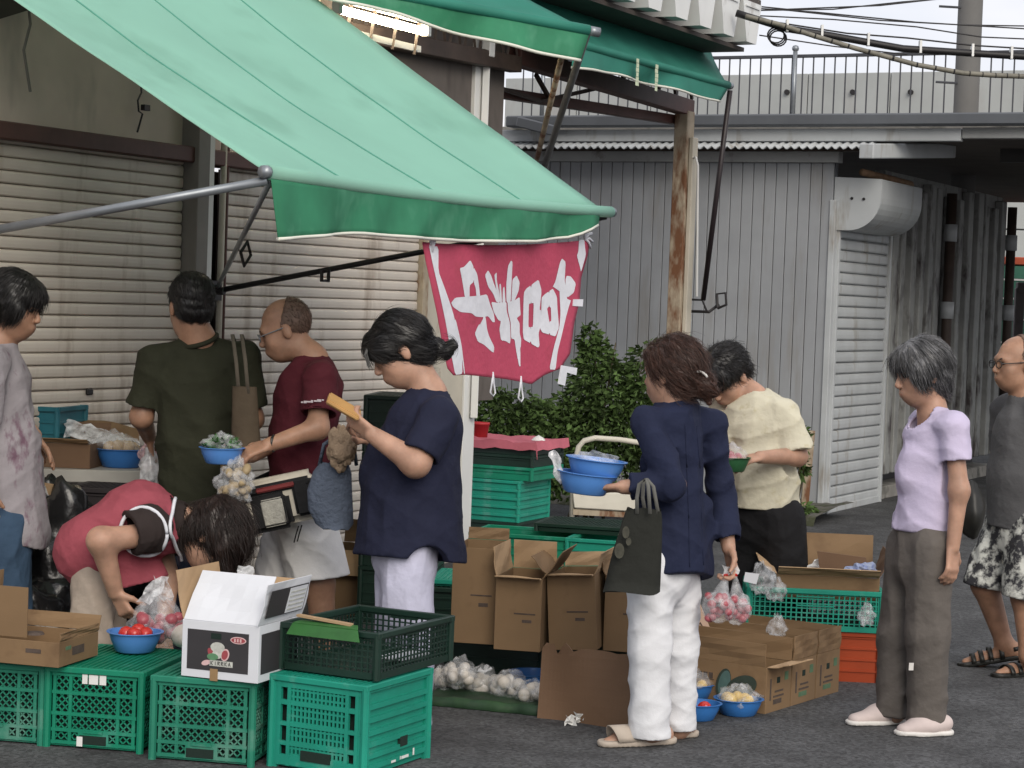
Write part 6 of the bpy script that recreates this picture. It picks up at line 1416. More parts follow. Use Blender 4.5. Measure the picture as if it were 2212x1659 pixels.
# ---------- L: lavender top, taupe trousers
def person_L():
    j = J(8.44); root = person('grey haired woman in lavender top and taupe trousers, standing in profile', gnd(1960, 1580))
    H = Head(j(1992, 806), (-.93, -.22, -.22), (-.12, 0, 1), 1.0); n0 = j(2014, 890); bf = nrmz((-.9, -.43, 0))
    sl, sr = j(2060, 918, -.13), j(1996, 915, .14); el, er = j(2072, 1060, -.16), j(1975, 1060, .2); wl, wr = j(2058, 1185, -.17), j(1960, 1170, .16)
    pe = j(1988, 1160); hl, hr = j(2012, 1180, -.08), j(1962, 1180, .08); kl, kr = j(2004, 1370, -.07), j(1942, 1370, .09); al, ar = j(2004, 1545, -.05), j(1932, 1540, .10)
    hel, tol = V3(gnd(2034, 1586)), V3(gnd(1940, 1588)); her, tor = V3(gnd(1950, 1560)), V3(gnd(1836, 1566))
    hands = hand_prims(wl, j(2055, 1290, -.2)-wl, (-.6, .7, 0), .55, .95, 1, .8)+hand_prims(wr, j(1958, 1280, .16)-wr, (-.3, -.9, 0), .55, .95, -1, .8)
    body(root, H, [cone(pe, j(2012, 980), .115, .115, bf, .75), cone(sl, sr, .05, .05), cone(H.p(0, -.025, -.06), n0, .047, .055), cone(n0, j(2012, 960), .06, .10, bf, .75), cone(sl, el, .046, .038), cone(el, wl, .037, .026), cone(sr, er, .046, .038), cone(er, wr, .037, .026), cone(hl, kl, .08, .056), cone(kl, al, .054, .038), cone(hr, kr, .08, .056), cone(kr, ar, .054, .036), cone(al, mid(hel, tol, .25)+UPV*.045, .036, .03), cone(ar, mid(her, tor, .25)+UPV*.045, .036, .03)], M_skin, extra=hands)
    sp = [cone(j(2014, 950), j(2005, 1060), .132, .128, bf, .80), cone(j(2005, 1060), j(1994, 1140), .132, .140, bf, .84), cone(j(1985, 1000, -.02), j(1975, 1030, -.02), .085, .08), cone(n0-UPV*.03, sl, .055, .052), cone(n0-UPV*.03, sr, .055, .052), cone(sl-UPV*.012, sr-UPV*.012, .052, .052), fcone(sl-UPV*.010, mid(sl, el, .56), .064, .066), fcone(sr-UPV*.010, mid(sr, er, .56), .064, .066), cone(n0-UPV*.02, j(2012, 930), .07, .1)]
    t_o = cloth(root, 'top', sp, M_lav, cuts=[(j(1992, 1146), (0, 0, -1))], digs=[cone(j(1992, 1135), j(1988, 1200), .10, .11, bf, .84), cone(H.p(0, 0, -.06), j(1996, 905), .055, .075), cone(n0+UPV*.01, j(1986, 908), .05, .05), cone(mid(sl, el, .48), el, .05, .07)], amp=.0065, kv=18, vert=.5, cross=.7, seed=23)
    collar(t_o, H, j(1999, 905), .0, .074, M_lav, (-.55, -.25, .8), .006)
    tp = [cone(pe, j(1988, 1215), .108, .125, bf, .88), cone(hl, kl, .092, .088), cone(kl, j(2004, 1566, -.05), .086, .080), cone(hr, kr, .092, .086), cone(kr, j(1930, 1556, .10), .084, .078)]
    cloth(root, 'trousers', tp, M_taupe, k=.03, cuts=[(V3(gnd(2000, 1580))+UPV*.035, (0, 0, -1))], digs=[cone(al, al-UPV*.12, .06, .075), cone(ar, ar-UPV*.12, .06, .072)], amp=.010, kv=22, vert=.08, cross=.3, seed=29)
    MB().prism([at(1964, 1432, 8.3), at(1974, 1432, 8.3), at(1973, 1448, 8.3), at(1963, 1448, 8.3)], Vector((0, .002, 0))).build('trouser_tag', M_solew, root)
    shoe(root, hel, tol, M_sneak, 'shoe', .056, .072, M_solew); shoe(root, her, tor, M_sneak, 'shoe', .056, .072, M_solew)
    hp = skull_hair(H, .018)+[H.e(0, .06, .065, .072, .055, .055), H.e(0, -.05, -.02, .088, .07, .085), H.e(.07, .03, .01, .03, .05, .05), H.e(-.07, .03, .01, .03, .05, .05)]
    hair(root, H, hp, M_hgry, digs=[H.e(0, .13, -.06, .10, .085, .082), H.e(0, .04, -.12, .075, .07, .07)], seed=31, n=2400, ln=.075, lift=.004, curl=.12, amp=.003)
    face_bits(root, H, brow_mat=M_hgry)
person_L()

# ---------- R: grey T-shirt and floral shorts, right edge
def person_R():
    j = J(9.94); root = person('balding man in grey T-shirt and floral shorts walking at the right border', gnd(2180, 1450))
    H = Head(j(2196, 785), (-.93, -.28, -.06), (0, 0, 1), 1.02); n0 = j(2212, 858); bf = nrmz((-.92, -.38, 0))
    sl, sr = j(2262, 888, -.16), j(2180, 885, .18); el, er = j(2290, 1020, -.2), j(2170, 1015, .25); wl, wr = j(2280, 1130, -.22), j(2150, 1110, .25)
    pe = j(2205, 1120); hl, hr = j(2235, 1140, -.09), j(2180, 1140, .09); kl, kr = j(2215, 1290, -.16), j(2128, 1262, .06); al, ar = j(2222, 1418, -.2), j(2170, 1392, .08)
    hel, tol = V3(gnd(2262, 1455)), V3(gnd(2158, 1462)); her, tor = V3(j(2196, 1408, .08)), V3(gnd(2086, 1438))
    her[2] -= .03
    body(root, H, [cone(pe, j(2210, 960), .15, .15, bf, .85), cone(sl, sr, .06, .06), cone(H.p(0, -.02, -.06), n0, .062, .07), cone(sl, el, .055, .045), cone(el, wl, .045, .03), cone(sr, er, .055, .045), cone(er, wr, .045, .03), cone(hl, kl, .09, .062), cone(kl, al, .062, .04), cone(hr, kr, .09, .062), cone(kr, ar, .064, .040)]+foot_prims(al, hel, tol)+[cone(ar, her+UPV*.03, .038, .033), cone(her+UPV*.03, mid(her, tor, .7)+UPV*.022, .033, .03), cone(mid(her, tor, .7)+UPV*.022, tor+UPV*.016, .03, .02)], M_skint, jaw=1.15, extra=hand_prims(wl, (-.1, 0, -1), (-.7, .5, 0), .6)+hand_prims(wr, (-.1, 0, -1), (-.7, -.5, 0), .6, side=-1))
    sp = [cone(j(2215, 940), j(2208, 1030), .165, .17, bf, .9), cone(j(2208, 1030), j(2204, 1140), .172, .165, bf, .9), cone(n0-UPV*.03, sl, .055, .052), cone(n0-UPV*.03, sr, .055, .052), cone(sl, sr, .075, .075), fcone(sl, mid(sl, el, .7), .085, .078), fcone(sr, mid(sr, er, .7), .085, .078), cone(n0-UPV*.03, j(2212, 900), .08, .12)]
    t_o = cloth(root, 'shirt', sp, M_greyT, cuts=[(j(2200, 1143), (-.1, 0, -1))], digs=[cone(j(2204, 1130), j(2204, 1200), .12, .13, bf, .9), cone(H.p(0, 0, -.06), n0+UPV*.02, .062, .065)], amp=.008, kv=16, seed=41)
    tp = [cone(pe, j(2204, 1165), .155, .15, bf, .9), cone(hl, kl, .12, .112), cone(hr, kr, .12, .108)]
    kn = mid(hr, kr, .93)
    cloth(root, 'shorts', tp, M_floral, k=.03, cuts=[(j(2130, 1268, .06), (-.15, 0, -1))], digs=[cone(kn, kr-UPV*.1, .075, .085), cone(mid(hl, kl, .9), kl-UPV*.1, .075, .085)], amp=.008, kv=26, seed=43)
    for he, to in ((hel, tol), (her, tor)):
        d = nrmz(to-he); sd = nrmz(np.cross(d, UPV)); up = np.cross(sd, d)
        pr = [cone(he-d*.01+up*.008, mid(he, to, .5)+up*.008, .042, .046), cone(mid(he, to, .5)+up*.008, to+up*.008, .047, .040)]
        v, f = sdf_mesh(pr, .006, .02, cuts=[(he-up*.004, -up), (he+up*.02, up)]); s_ = np_obj('sandal', v, f, M_blks, root)
        for q in (.28, .5, .68, .84):
            c = mid(he, to, q); hh = lerp(.085, .03, q); MB().sheet([[Vector(c+sd*(.046*math.cos(a))+up*(.012+hh*math.sin(a))+d*(.022*e)) for a in np.linspace(0, math.pi, 9)] for e in (-.5, .5)], .005).build('strap', M_blks, s_, True)
        MB().sheet([[Vector(he+d*(-.035*math.sin(a)+.01)+sd*(.042*math.cos(a))+up*(.04+.02*e)) for a in np.linspace(0, math.pi, 9)] for e in (0, 1)], .005).build('strap', M_blks, s_, True)
    hp = [H.e(0, -.02, .036, .080, .1, .096)]
    hair(root, H, hp, M_stub, cuts=[(H.p(0, .01, .05), H.f*.8+H.u*.25)], digs=[H.e(0, .06, -.05, .1, .1, .09)], seed=47, n=900, ln=.012, lift=.002, amp=.001, rad=.0009)
    face_bits(root, H); glasses(root, H, M_dark)
    bz = 9.55; o = blob((0, 0, 0), (.06, .08, .13), 45, .08, .3, ridged=False).build('shoulder_bag', M_blks, None, True); o.location = at(2098, 1100, bz); tag(o, 'black shoulder bag between the lavender top and the floral shorts', 'bag')
person_R()
# ---------- N: navy tunic, looking into a wallet
def person_N():
    j = J(8.1); root = person('woman in long navy tunic and pale trousers looking into a wallet', at(880, 1585, 8.1).xy.to_3d())
    H = Head(j(866, 757), (-.84, -.10, -.52), (-.50, 0, .86), 1.06); n0 = j(926, 852); bf = nrmz((-.98, .1, 0))
    sl, sr = j(950, 893, -.16), j(925, 885, .17); el, er = j(898, 1000, -.25), j(872, 990, .14); wl, wr = j(806, 940, -.22), j(800, 945, .0)
    pe = j(880, 1150); hl, hr = j(880, 1180, -.1), j(872, 1180, .1); kl, kr = j(880, 1400, -.1), j(862, 1400, .1); al, ar = j(885, 1560, -.1), j(865, 1550, .1)
    hands = hand_prims(wl, j(745, 893, -.2)-wl, (.1, .75, .65), .75, .98, 1, .9)+hand_prims(wr, j(745, 905, -.06)-wr, (.1, -.9, .5), .8, .98, -1, .9)
    body(root, H, [cone(pe, j(905, 960), .16, .15, bf, .85), cone(sl, sr, .06, .06), cone(H.p(0, -.02, -.06), n0, .056, .068), cone(n0, j(905, 950), .08, .12), cone(sl, el, .060, .052), cone(el, wl, .052, .032), cone(sr, er, .06, .052), cone(er, wr, .052, .032), cone(hl, kl, .09, .065), cone(kl, al, .06, .042), cone(hr, kr, .09, .065), cone(kr, ar, .06, .042), cone(al, al+np.array((-.1, 0, -.04)), .04, .03), cone(ar, ar+np.array((-.1, 0, -.04)), .04, .03)], M_skin, jaw=1.1, extra=hands)
    sp = [cone(j(915, 925), j(890, 1040), .158, .185, bf, .95), cone(j(890, 1040), j(884, 1225), .185, .222, bf, 1.0), cone(j(850, 975), j(835, 1020), .10, .11), cone(n0-UPV*.03, sl, .055, .052), cone(n0-UPV*.03, sr, .055, .052), cone(sl-UPV*.01, sr-UPV*.01, .064, .074), fcone(sl-UPV*.012, mid(sl, el, .86), .074, .080), fcone(sr, mid(sr, er, .86), .085, .08), cone(n0-UPV*.03, j(918, 905), .085, .13)]
    cloth(root, 'tunic', sp, M_navy, cuts=[(j(870, 1206), (-.05, -.12, -1))], digs=[cone(j(885, 1200), j(885, 1300), .165, .18, bf, 1), cone(H.p(0, 0, -.07), n0+UPV*.03, .06, .062), cone(mid(sl, el, .7), el, .055, .075), elli(j(925, 1238, -.2), np.eye(3), (.09, .13, .10))], amp=.010, kv=17, vert=.12, cross=.35, seed=53)
    hl, hr = j(880, 1190, -.075), j(872, 1190, .085)
    tp = [cone(pe, j(878, 1200), .145, .145, bf, .9), cone(hl, j(878, 1570, -.085), .108, .105), cone(hr, j(862, 1560, .09), .11, .105)]
    cloth(root, 'trousers', tp, M_ltrs, k=.02, cuts=[(al-UPV*.01, (0, 0, -1))], amp=.016, kv=17, vert=.04, cross=.1, seed=55)
    for a_ in (al, ar): shoe(root, (a_[0]+.04, a_[1], 0), (a_[0]-.19, a_[1], 0), M_blks)
    tail = H.p(0, -.12, -.05)
    hp = skull_hair(H, .016)+[H.e(0, -.05, -.015, .086, .075, .085), H.e(0, .075, .06, .066, .045, .05), H.e(.062, .055, .035, .03, .045, .05), H.e(-.062, .055, .035, .03, .045, .05), cone(tail, tail+np.array((.035, -.01, -.02)), .03, .022), cone(tail+np.array((.035, -.01, -.02)), tail+np.array((.07, -.02, .0)), .022, .012), cone(tail+np.array((.04, -.01, -.03)), tail+np.array((.06, -.02, .02)), .016, .009)]
    hair(root, H, hp, M_hblk, digs=[H.e(0, .125, -.045, .095, .072, .075), H.e(0, .035, -.105, .09, .085, .075), H.e(.09, .0, -.012, .022, .024, .035), H.e(-.09, .0, -.012, .022, .024, .035)], seed=57, n=2600, ln=.06, lift=.004, curl=.12, amp=.003, comb=lambda P: (V3(tail)[None]-P)+0, tgt=tail)
    fr = MB(); rr = random.Random(4)
    for k in range(46):
        x0 = rr.uniform(-.06, .06); fr.tube([H.p(x0*.8, .085, .085), H.p(x0, .112+rr.uniform(0, .012), .05), H.p(x0*1.1+rr.uniform(-.01, .01), .112+rr.uniform(0, .022), rr.uniform(-.01, .02))], [.0018, .0016, .0005], 4)
    fr.build('fringe', M_hblk, root); face_bits(root, H)
    w = thing('wallet', 'open tan leather wallet held up by the woman in the navy tunic', 'wallet', at(738, 885, 7.95)); M_wal = pm('tan_leather', (.46, .26, .09), .45, .15, 8, spec=.5)
    for k, (dy, dz) in enumerate(((0, 0), (-.028, .01))):
        a, b = at(704, 866, 7.90+dy), at(772, 906, 7.92+dy); d = (b-a).normalized(); up = Vector((-d.z, 0, d.x)).normalized()
        if up.z < 0: up = -up
        MB().obox((a+b)/2+up*(.012+dz*.4), (b-a)/2, Vector((0, .045, .012)), up*.008).build('cover', M_wal, w, bevel=.004, seg=2)
    a, b = at(712, 872, 7.91), at(770, 900, 7.93); MB().obox((a+b)/2+UP*.022, (b-a)/2, Vector((0, .035, 0)), UP*.004).build('bank_notes', pm('note_paper', (.55, .5, .42), .7, .1, 20), w)
    # shopping bag with frilled lining
    Zb_ = 8.28; bag = thing('denim_bag', 'blue grey quilted bag hanging at the front of the navy tunic', 'bag', at(715, 1140, Zb_)); G = []
    prof = [(1000, 722, .055), (1020, 718, .075), (1060, 712, .088), (1100, 714, .088), (1130, 722, .075), (1142, 726, .05)]
    for (y, x, hw_) in prof: G.append([at(x, y, Zb_)+Vector((hw_*math.cos(a), .045*math.sin(a), .004*math.sin(5*a))) for a in np.linspace(0, 2*math.pi, 25)])
    m = MB().sheet(G); n_ = len(m.v); m.v.append(at(726, 1144, Zb_)); m.f += [(5*25+i+1, 5*25+i, n_) for i in range(24)]
    m.build('bag_body', fabric('denim_quilt', (.085, .105, .145), .15, .9, 55), bag, True)
    MB().tube([at(690, 1005, Zb_), at(700, 960, Zb_-.02), at(735, 935, Zb_-.03), at(765, 965, Zb_-.02), at(770, 1005, Zb_)], .008, 6).build('handle', MATS['denim_quilt'], bag, True)
    o = blob((0, 0, 0), (.055, .04, .08), 121, .28, .2, 40, 30, fr=2.2).build('crumpled_cloth', fabric('tan_frill', (.26, .19, .13), .3, 1.0, 60), None, True); o.location = at(738, 965, 8.2); tag(o, 'crumpled beige cloth spilling from the blue grey bag', 'cloth')
person_N()

# ---------- M: maroon T-shirt, bald
def person_M():
    j = J(8.9); root = person('balding man in maroon T-shirt and white shorts holding a blue bowl', at(650, 1485, 8.9).xy.to_3d())
    H = Head(j(616, 712), (-.92, -.06, -.36), (-.34, 0, .94), 1.02); n0 = j(676, 778); bf = nrmz((-1, -.05, 0))
    sl, sr = j(692, 812, -.18), j(668, 808, .18); el, er = j(686, 925, -.26), j(640, 930, .14); wl, wr = j(578, 962, -.36), j(545, 985, -.2)
    pe = j(648, 1085); hl, hr = j(655, 1105, -.09), j(645, 1105, .09); kl, kr = j(690, 1260, -.09), j(612, 1260, .09); al, ar = j(706, 1440, -.09), j(615, 1440, .09)
    hands = hand_prims(wl, j(515, 985, -.4)-wl, (-.1, .35, -.9), .55, 1.0, -1, .7)+hand_prims(wr, j(490, 1000, -.32)-wr, (0, -.5, .8), .6, 1.0, 1, .7)
    body(root, H, [cone(pe, j(662, 930), .13, .135, bf, .8), cone(sl, sr, .06, .06), cone(H.p(0, -.02, -.06), n0, .058, .066), cone(n0, j(665, 870), .08, .12, bf, .8), cone(sl, el, .052, .044), cone(el, wl, .043, .029), cone(sr, er, .052, .044), cone(er, wr, .043, .029), cone(hl, kl, .085, .06), cone(kl, al, .062, .042), cone(hr, kr, .085, .06), cone(kr, ar, .062, .042), cone(al, al+np.array((-.1, 0, -.05)), .04, .03), cone(ar, ar+np.array((-.1, 0, -.05)), .04, .03)], M_skint, jaw=1.05, extra=hands)
    sp = [cone(j(668, 850), j(652, 960), .165, .165, bf, .86), cone(j(652, 960), j(652, 1050), .165, .160, bf, .86), cone(n0-UPV*.03, sl, .055, .052), cone(n0-UPV*.03, sr, .055, .052), cone(sl-UPV*.01, sr-UPV*.01, .062, .072), fcone(sl-UPV*.012, mid(sl, el, .74), .070, .078), fcone(sr, mid(sr, er, .74), .085, .082), cone(n0-UPV*.02, j(672, 825), .078, .12)]
    t_o = cloth(root, 'shirt', sp, M_maroon, cuts=[(j(650, 1048), (0, 0, -1))], digs=[cone(j(652, 1040), j(652, 1100), .11, .12, bf, .86), cone(H.p(0, 0, -.07), n0+UPV*.03, .058, .06), cone(mid(sl, el, .6), el, .06, .08)], amp=.009, kv=17, vert=.5, cross=.6, seed=63)
    for k in range(7): MB().obox(Vector(mid(sl, el, .5))+Vector((-.062+.014*k, -.092+.0025*(k-3)**2, -.0+.002*k)), Vector((.0045+.002*(k % 3), 0, 0)), Vector((0, .001, 0)), UP*(.003+.002*(k % 2))).build('sleeve_print', pm('sleeve_print', (.45, .40, .42), .8, .2, 20), root)
    tp = [cone(pe, j(648, 1115), .15, .155, bf, .92), cone(hl, mid(hl, kl, .92), .13, .135), cone(hr, mid(hr, kr, .92), .13, .13)]
    cloth(root, 'shorts', tp, M_wsh, k=.03, cuts=[(j(650, 1243), (.12, 0, -1))], digs=[cone(mid(hl, kl, .84), kl, .085, .10), cone(mid(hr, kr, .84), kr, .085, .10)], amp=.012, kv=18, vert=.2, cross=.5, seed=65)
    for a_ in (al, ar): shoe(root, (a_[0]+.04, a_[1], 0), (a_[0]-.2, a_[1], 0), M_blks)
    hair(root, H, [H.e(0, -.02, .034, .081, .1005, .096)], M_stub, cuts=[(H.p(0, -.005, .05), H.f*.75+H.u*.45)], digs=[H.e(0, .06, -.06, .1, .1, .09)], seed=67, n=900, ln=.012, lift=.002, amp=.001, rad=.0009)
    face_bits(root, H); glasses(root, H, M_galv)
    MB().tube([wl+ (el-wl)*.12+V3(p) for p in [(.0+.006*math.cos(a), .031*math.cos(a), .031*math.sin(a)) for a in np.linspace(0, 2*math.pi, 16)]], .006, 6).build('wristband', M_blks, root)
    # bowl of greens
    cb = at(478, 1000, 8.50); b = bowl('plastic_bowl', 'blue bowl of leafy greens in film held by the man in maroon', Vector((cb.x, 8.50, cb.z-.002)), .088, .065, M_blue); r_ = np.random.default_rng(3)
    lf = MB(); leaves(lf, (0, 0, .07), (.06, .06, .03), 160, .035, 5, -.2); lf.build('greens', M_leaf, b, world=False); blob((0, 0, .08), (.075, .07, .04), 66, .3, .3).build('film', M_film, b, True, world=False)
    pb = thing('produce_bag', 'clear bag of pale brown produce hanging below the blue bowl of greens', 'bag', at(507, 1038, 8.46)); rr = random.Random(77)
    balls(pb, [(rr.uniform(-.05, .05), rr.uniform(-.03, .03), rr.uniform(-.06, .05)) for _ in range(26)], .017, pm('pale_brown_produce', (.33, .25, .14), .6, .3, 20), 'root', 1.6)
    blob((0, 0, 0), (.07, .05, .085), 122, .35, .4, 40, 26, fr=4).build('film', M_film, pb, True, world=False)
    # waist bag
    Zw = 8.60; bag = thing('waist_bag', 'cream and black waist bag worn on the hip of the man in maroon', 'bag', at(610, 1150, Zw)); M_cr = fabric('cream_nylon', (.50, .46, .38), .1); M_bk = fabric('black_nylon', (.014, .014, .015))
    ex = (at(690, 1065, Zw)-at(560, 1092, Zw)).normalized(); ez = Vector((-ex.z, 0, ex.x)); ey = Vector((0, 1, 0))
    def rbox(c, sx, sy, sz, nm, mt, bv=.012): return smooth_angle(MB().obox(c, ex*sx, ey*sy, ez*sz).build(nm, mt, bag, bevel=bv, seg=3), 60)
    c = at(605, 1080, Zw); rbox(c, .165, .06, .10, 'main_pouch', M_cr, .03); rbox(c+ez*.058-ey*.035, .145, .04, .02, 'zip_flap', M_bk, .012); rbox(c+ez*.058-ey*.068, .08, .012, .010, 'red_trim', pm('red_nylon', (.16, .02, .02), .6, .1, 9), .005)
    c2_ = at(578, 1108, Zw-.05); rbox(c2_, .10, .034, .075, 'front_pocket', M_bk, .022); rbox(c2_+ex*.028-ey*.014, .05, .030, .056, 'pocket_panel', pm('grey_mesh', (.33, .32, .28), .8, .2, 60, bump=.5, bscale=90), .01); rbox(c2_-ex*.066-ey*.010, .015, .03, .056, 'light_stripe', M_cr, .006)
    rbox(at(655, 1075, Zw-.05), .036, .03, .07, 'side_pocket', M_bk, .012)
    MB().sheet([[at(x, y+e, Zw+dz) for e in (-6, 6)] for (x, y, dz) in ((690, 1050, .0), (705, 1020, .1), (700, 1010, .3), (600, 1015, .45), (545, 1040, .3), (530, 1070, .1))], .004).build('belt', M_bk, bag, True)
    for (x, y) in ((652, 1148), (645, 1150)): MB().tube([at(x, y-14, Zw-.05), at(x-6, y+6, Zw-.05), at(x-10, y+22, Zw-.05)], .003, 5).build('zip_cord', M_bk, bag)
person_M()

# ---------- O: olive T-shirt, back view
def person_O():
    j = J(8.95); root = person('black haired man in olive T-shirt seen from behind at the bench table', at(430, 1540, 8.95).xy.to_3d())
    H = Head(j(412, 662), (-.42, .90, -.12), (0, 0, 1), 1.06); n0 = j(428, 738); bf = nrmz((-.3, .95, 0))
    sl, sr = j(335, 775, -.03), j(524, 768, .03); el, er = j(306, 900, -.02), j(545, 905, .06); wl, wr = j(322, 945, .17), j(520, 960, .22)
    pe = j(436, 1060); hl, hr = j(400, 1105, .0), j(474, 1105, .03); kl, kr = j(395, 1300), j(470, 1300, .02); al, ar = j(395, 1500), j(470, 1500)
    hands = hand_prims(wl, (.1, .3, -1), (.8, .3, 0), .9, 1.0, -1, .9)+hand_prims(wr, (-.5, .7, -.3), (0, 0, 1), .6)
    body(root, H, [cone(pe, j(432, 900), .14, .15, bf, .72), cone(sl, sr, .062, .062), cone(H.p(0, -.02, -.06), n0, .062, .072), cone(n0, j(430, 850), .09, .14, bf, .7), cone(sl, el, .054, .046), cone(el, wl, .045, .03), cone(sr, er, .054, .046), cone(er, wr, .045, .03), cone(hl, kl, .09, .065), cone(kl, al, .062, .042), cone(hr, kr, .09, .065), cone(kr, ar, .062, .042)], M_skint, extra=hands)
    sp = [cone(j(432, 850), j(438, 960), .185, .188, bf, .68), cone(j(438, 960), j(438, 1080), .188, .186, bf, .72), cone(n0-UPV*.03, sl, .055, .052), cone(n0-UPV*.03, sr, .055, .052), cone(sl-UPV*.01, sr-UPV*.01, .065, .075), fcone(sl-UPV*.012, mid(sl, el, .82), .074, .082), fcone(sr-UPV*.012, mid(sr, er, .82), .074, .082), cone(n0-UPV*.02, j(430, 800), .09, .15, bf, .75)]
    t_o = cloth(root, 'shirt', sp, M_olive, cuts=[(j(436, 1088), (0, 0, -1))], digs=[cone(H.p(0, 0, -.07), n0+UPV*.035, .062, .062), cone(mid(sl, el, .7), el, .06, .08)], amp=.009, kv=15, vert=.2, cross=.5, seed=73)
    collar(t_o, H, n0, .006, .080, M_olive, None, .011)
    tp = [cone(pe, j(436, 1110), .14, .15, bf, .72), cone(hl, kl, .10, .09), cone(kl, j(395, 1525), .09, .08), cone(hr, kr, .10, .09), cone(kr, j(470, 1525), .09, .08)]
    cloth(root, 'trousers', tp, M_dnavy, k=.03, cuts=[(V3((0, 0, .04)), (0, 0, -1))], amp=.009, kv=26, seed=75)
    for a_ in (al, ar): shoe(root, (a_[0]+.02, a_[1]-.05, 0), (a_[0]-.06, a_[1]+.19, 0), M_blks)
    hp = [H.e(0, -.022, .040, .088, .106, .098), H.e(0, -.06, -.015, .078, .056, .06)]
    hair(root, H, hp, M_hblk, digs=[H.e(0, .085, -.06, .1, .1, .1), H.e(.09, .0, -.02, .03, .04, .05), H.e(-.09, .0, -.02, .03, .04, .05)], seed=77, n=2200, ln=.03, lift=.003, curl=.2, amp=.003); face_bits(root, H)
    Zt = 8.70; bag = thing('khaki_tote', 'brown khaki cloth bag slung behind the shoulder of the man in olive', 'bag', at(528, 960, Zt)); G = []
    for i in range(8):
        v = i/7; G.append([at(lerp(528, 532, v), lerp(835, 972, v), Zt)+Vector((lerp(.05, .062, v)*math.cos(a), lerp(.02, .05, v)*math.sin(a)+.003*math.sin(4*a+i), 0)) for a in np.linspace(0, 2*math.pi, 21)])
    m = MB().sheet(G); n_ = len(m.v); m.v.append(at(532, 974, Zt)); m.f += [(7*21+i+1, 7*21+i, n_) for i in range(20)]; m.build('bag_body', fabric('khaki_cloth', (.075, .056, .037), .15), bag, True)
    for dx in (-12, 8): MB().sheet([[at(x+e, y, Zt+dz) for e in (-4, 4)] for (x, y, dz) in ((528+dx, 850, -.02), (522+dx, 780, -.01), (516+dx, 735, .1), (514+dx, 722, .2), (520+dx, 740, .32))], .003).build('strap', fabric('khaki_strap', (.10, .085, .065)), bag, True)
    p = at(326, 960, 9.12); o = blob((0, 0, -.09), (.045, .03, .09), 79, .3, .7).build('plastic_bag', M_filmw, None, True); o.location = p; tag(o, 'white plastic bag pinched in the left hand of the man in olive', 'plastic bag')
person_O()

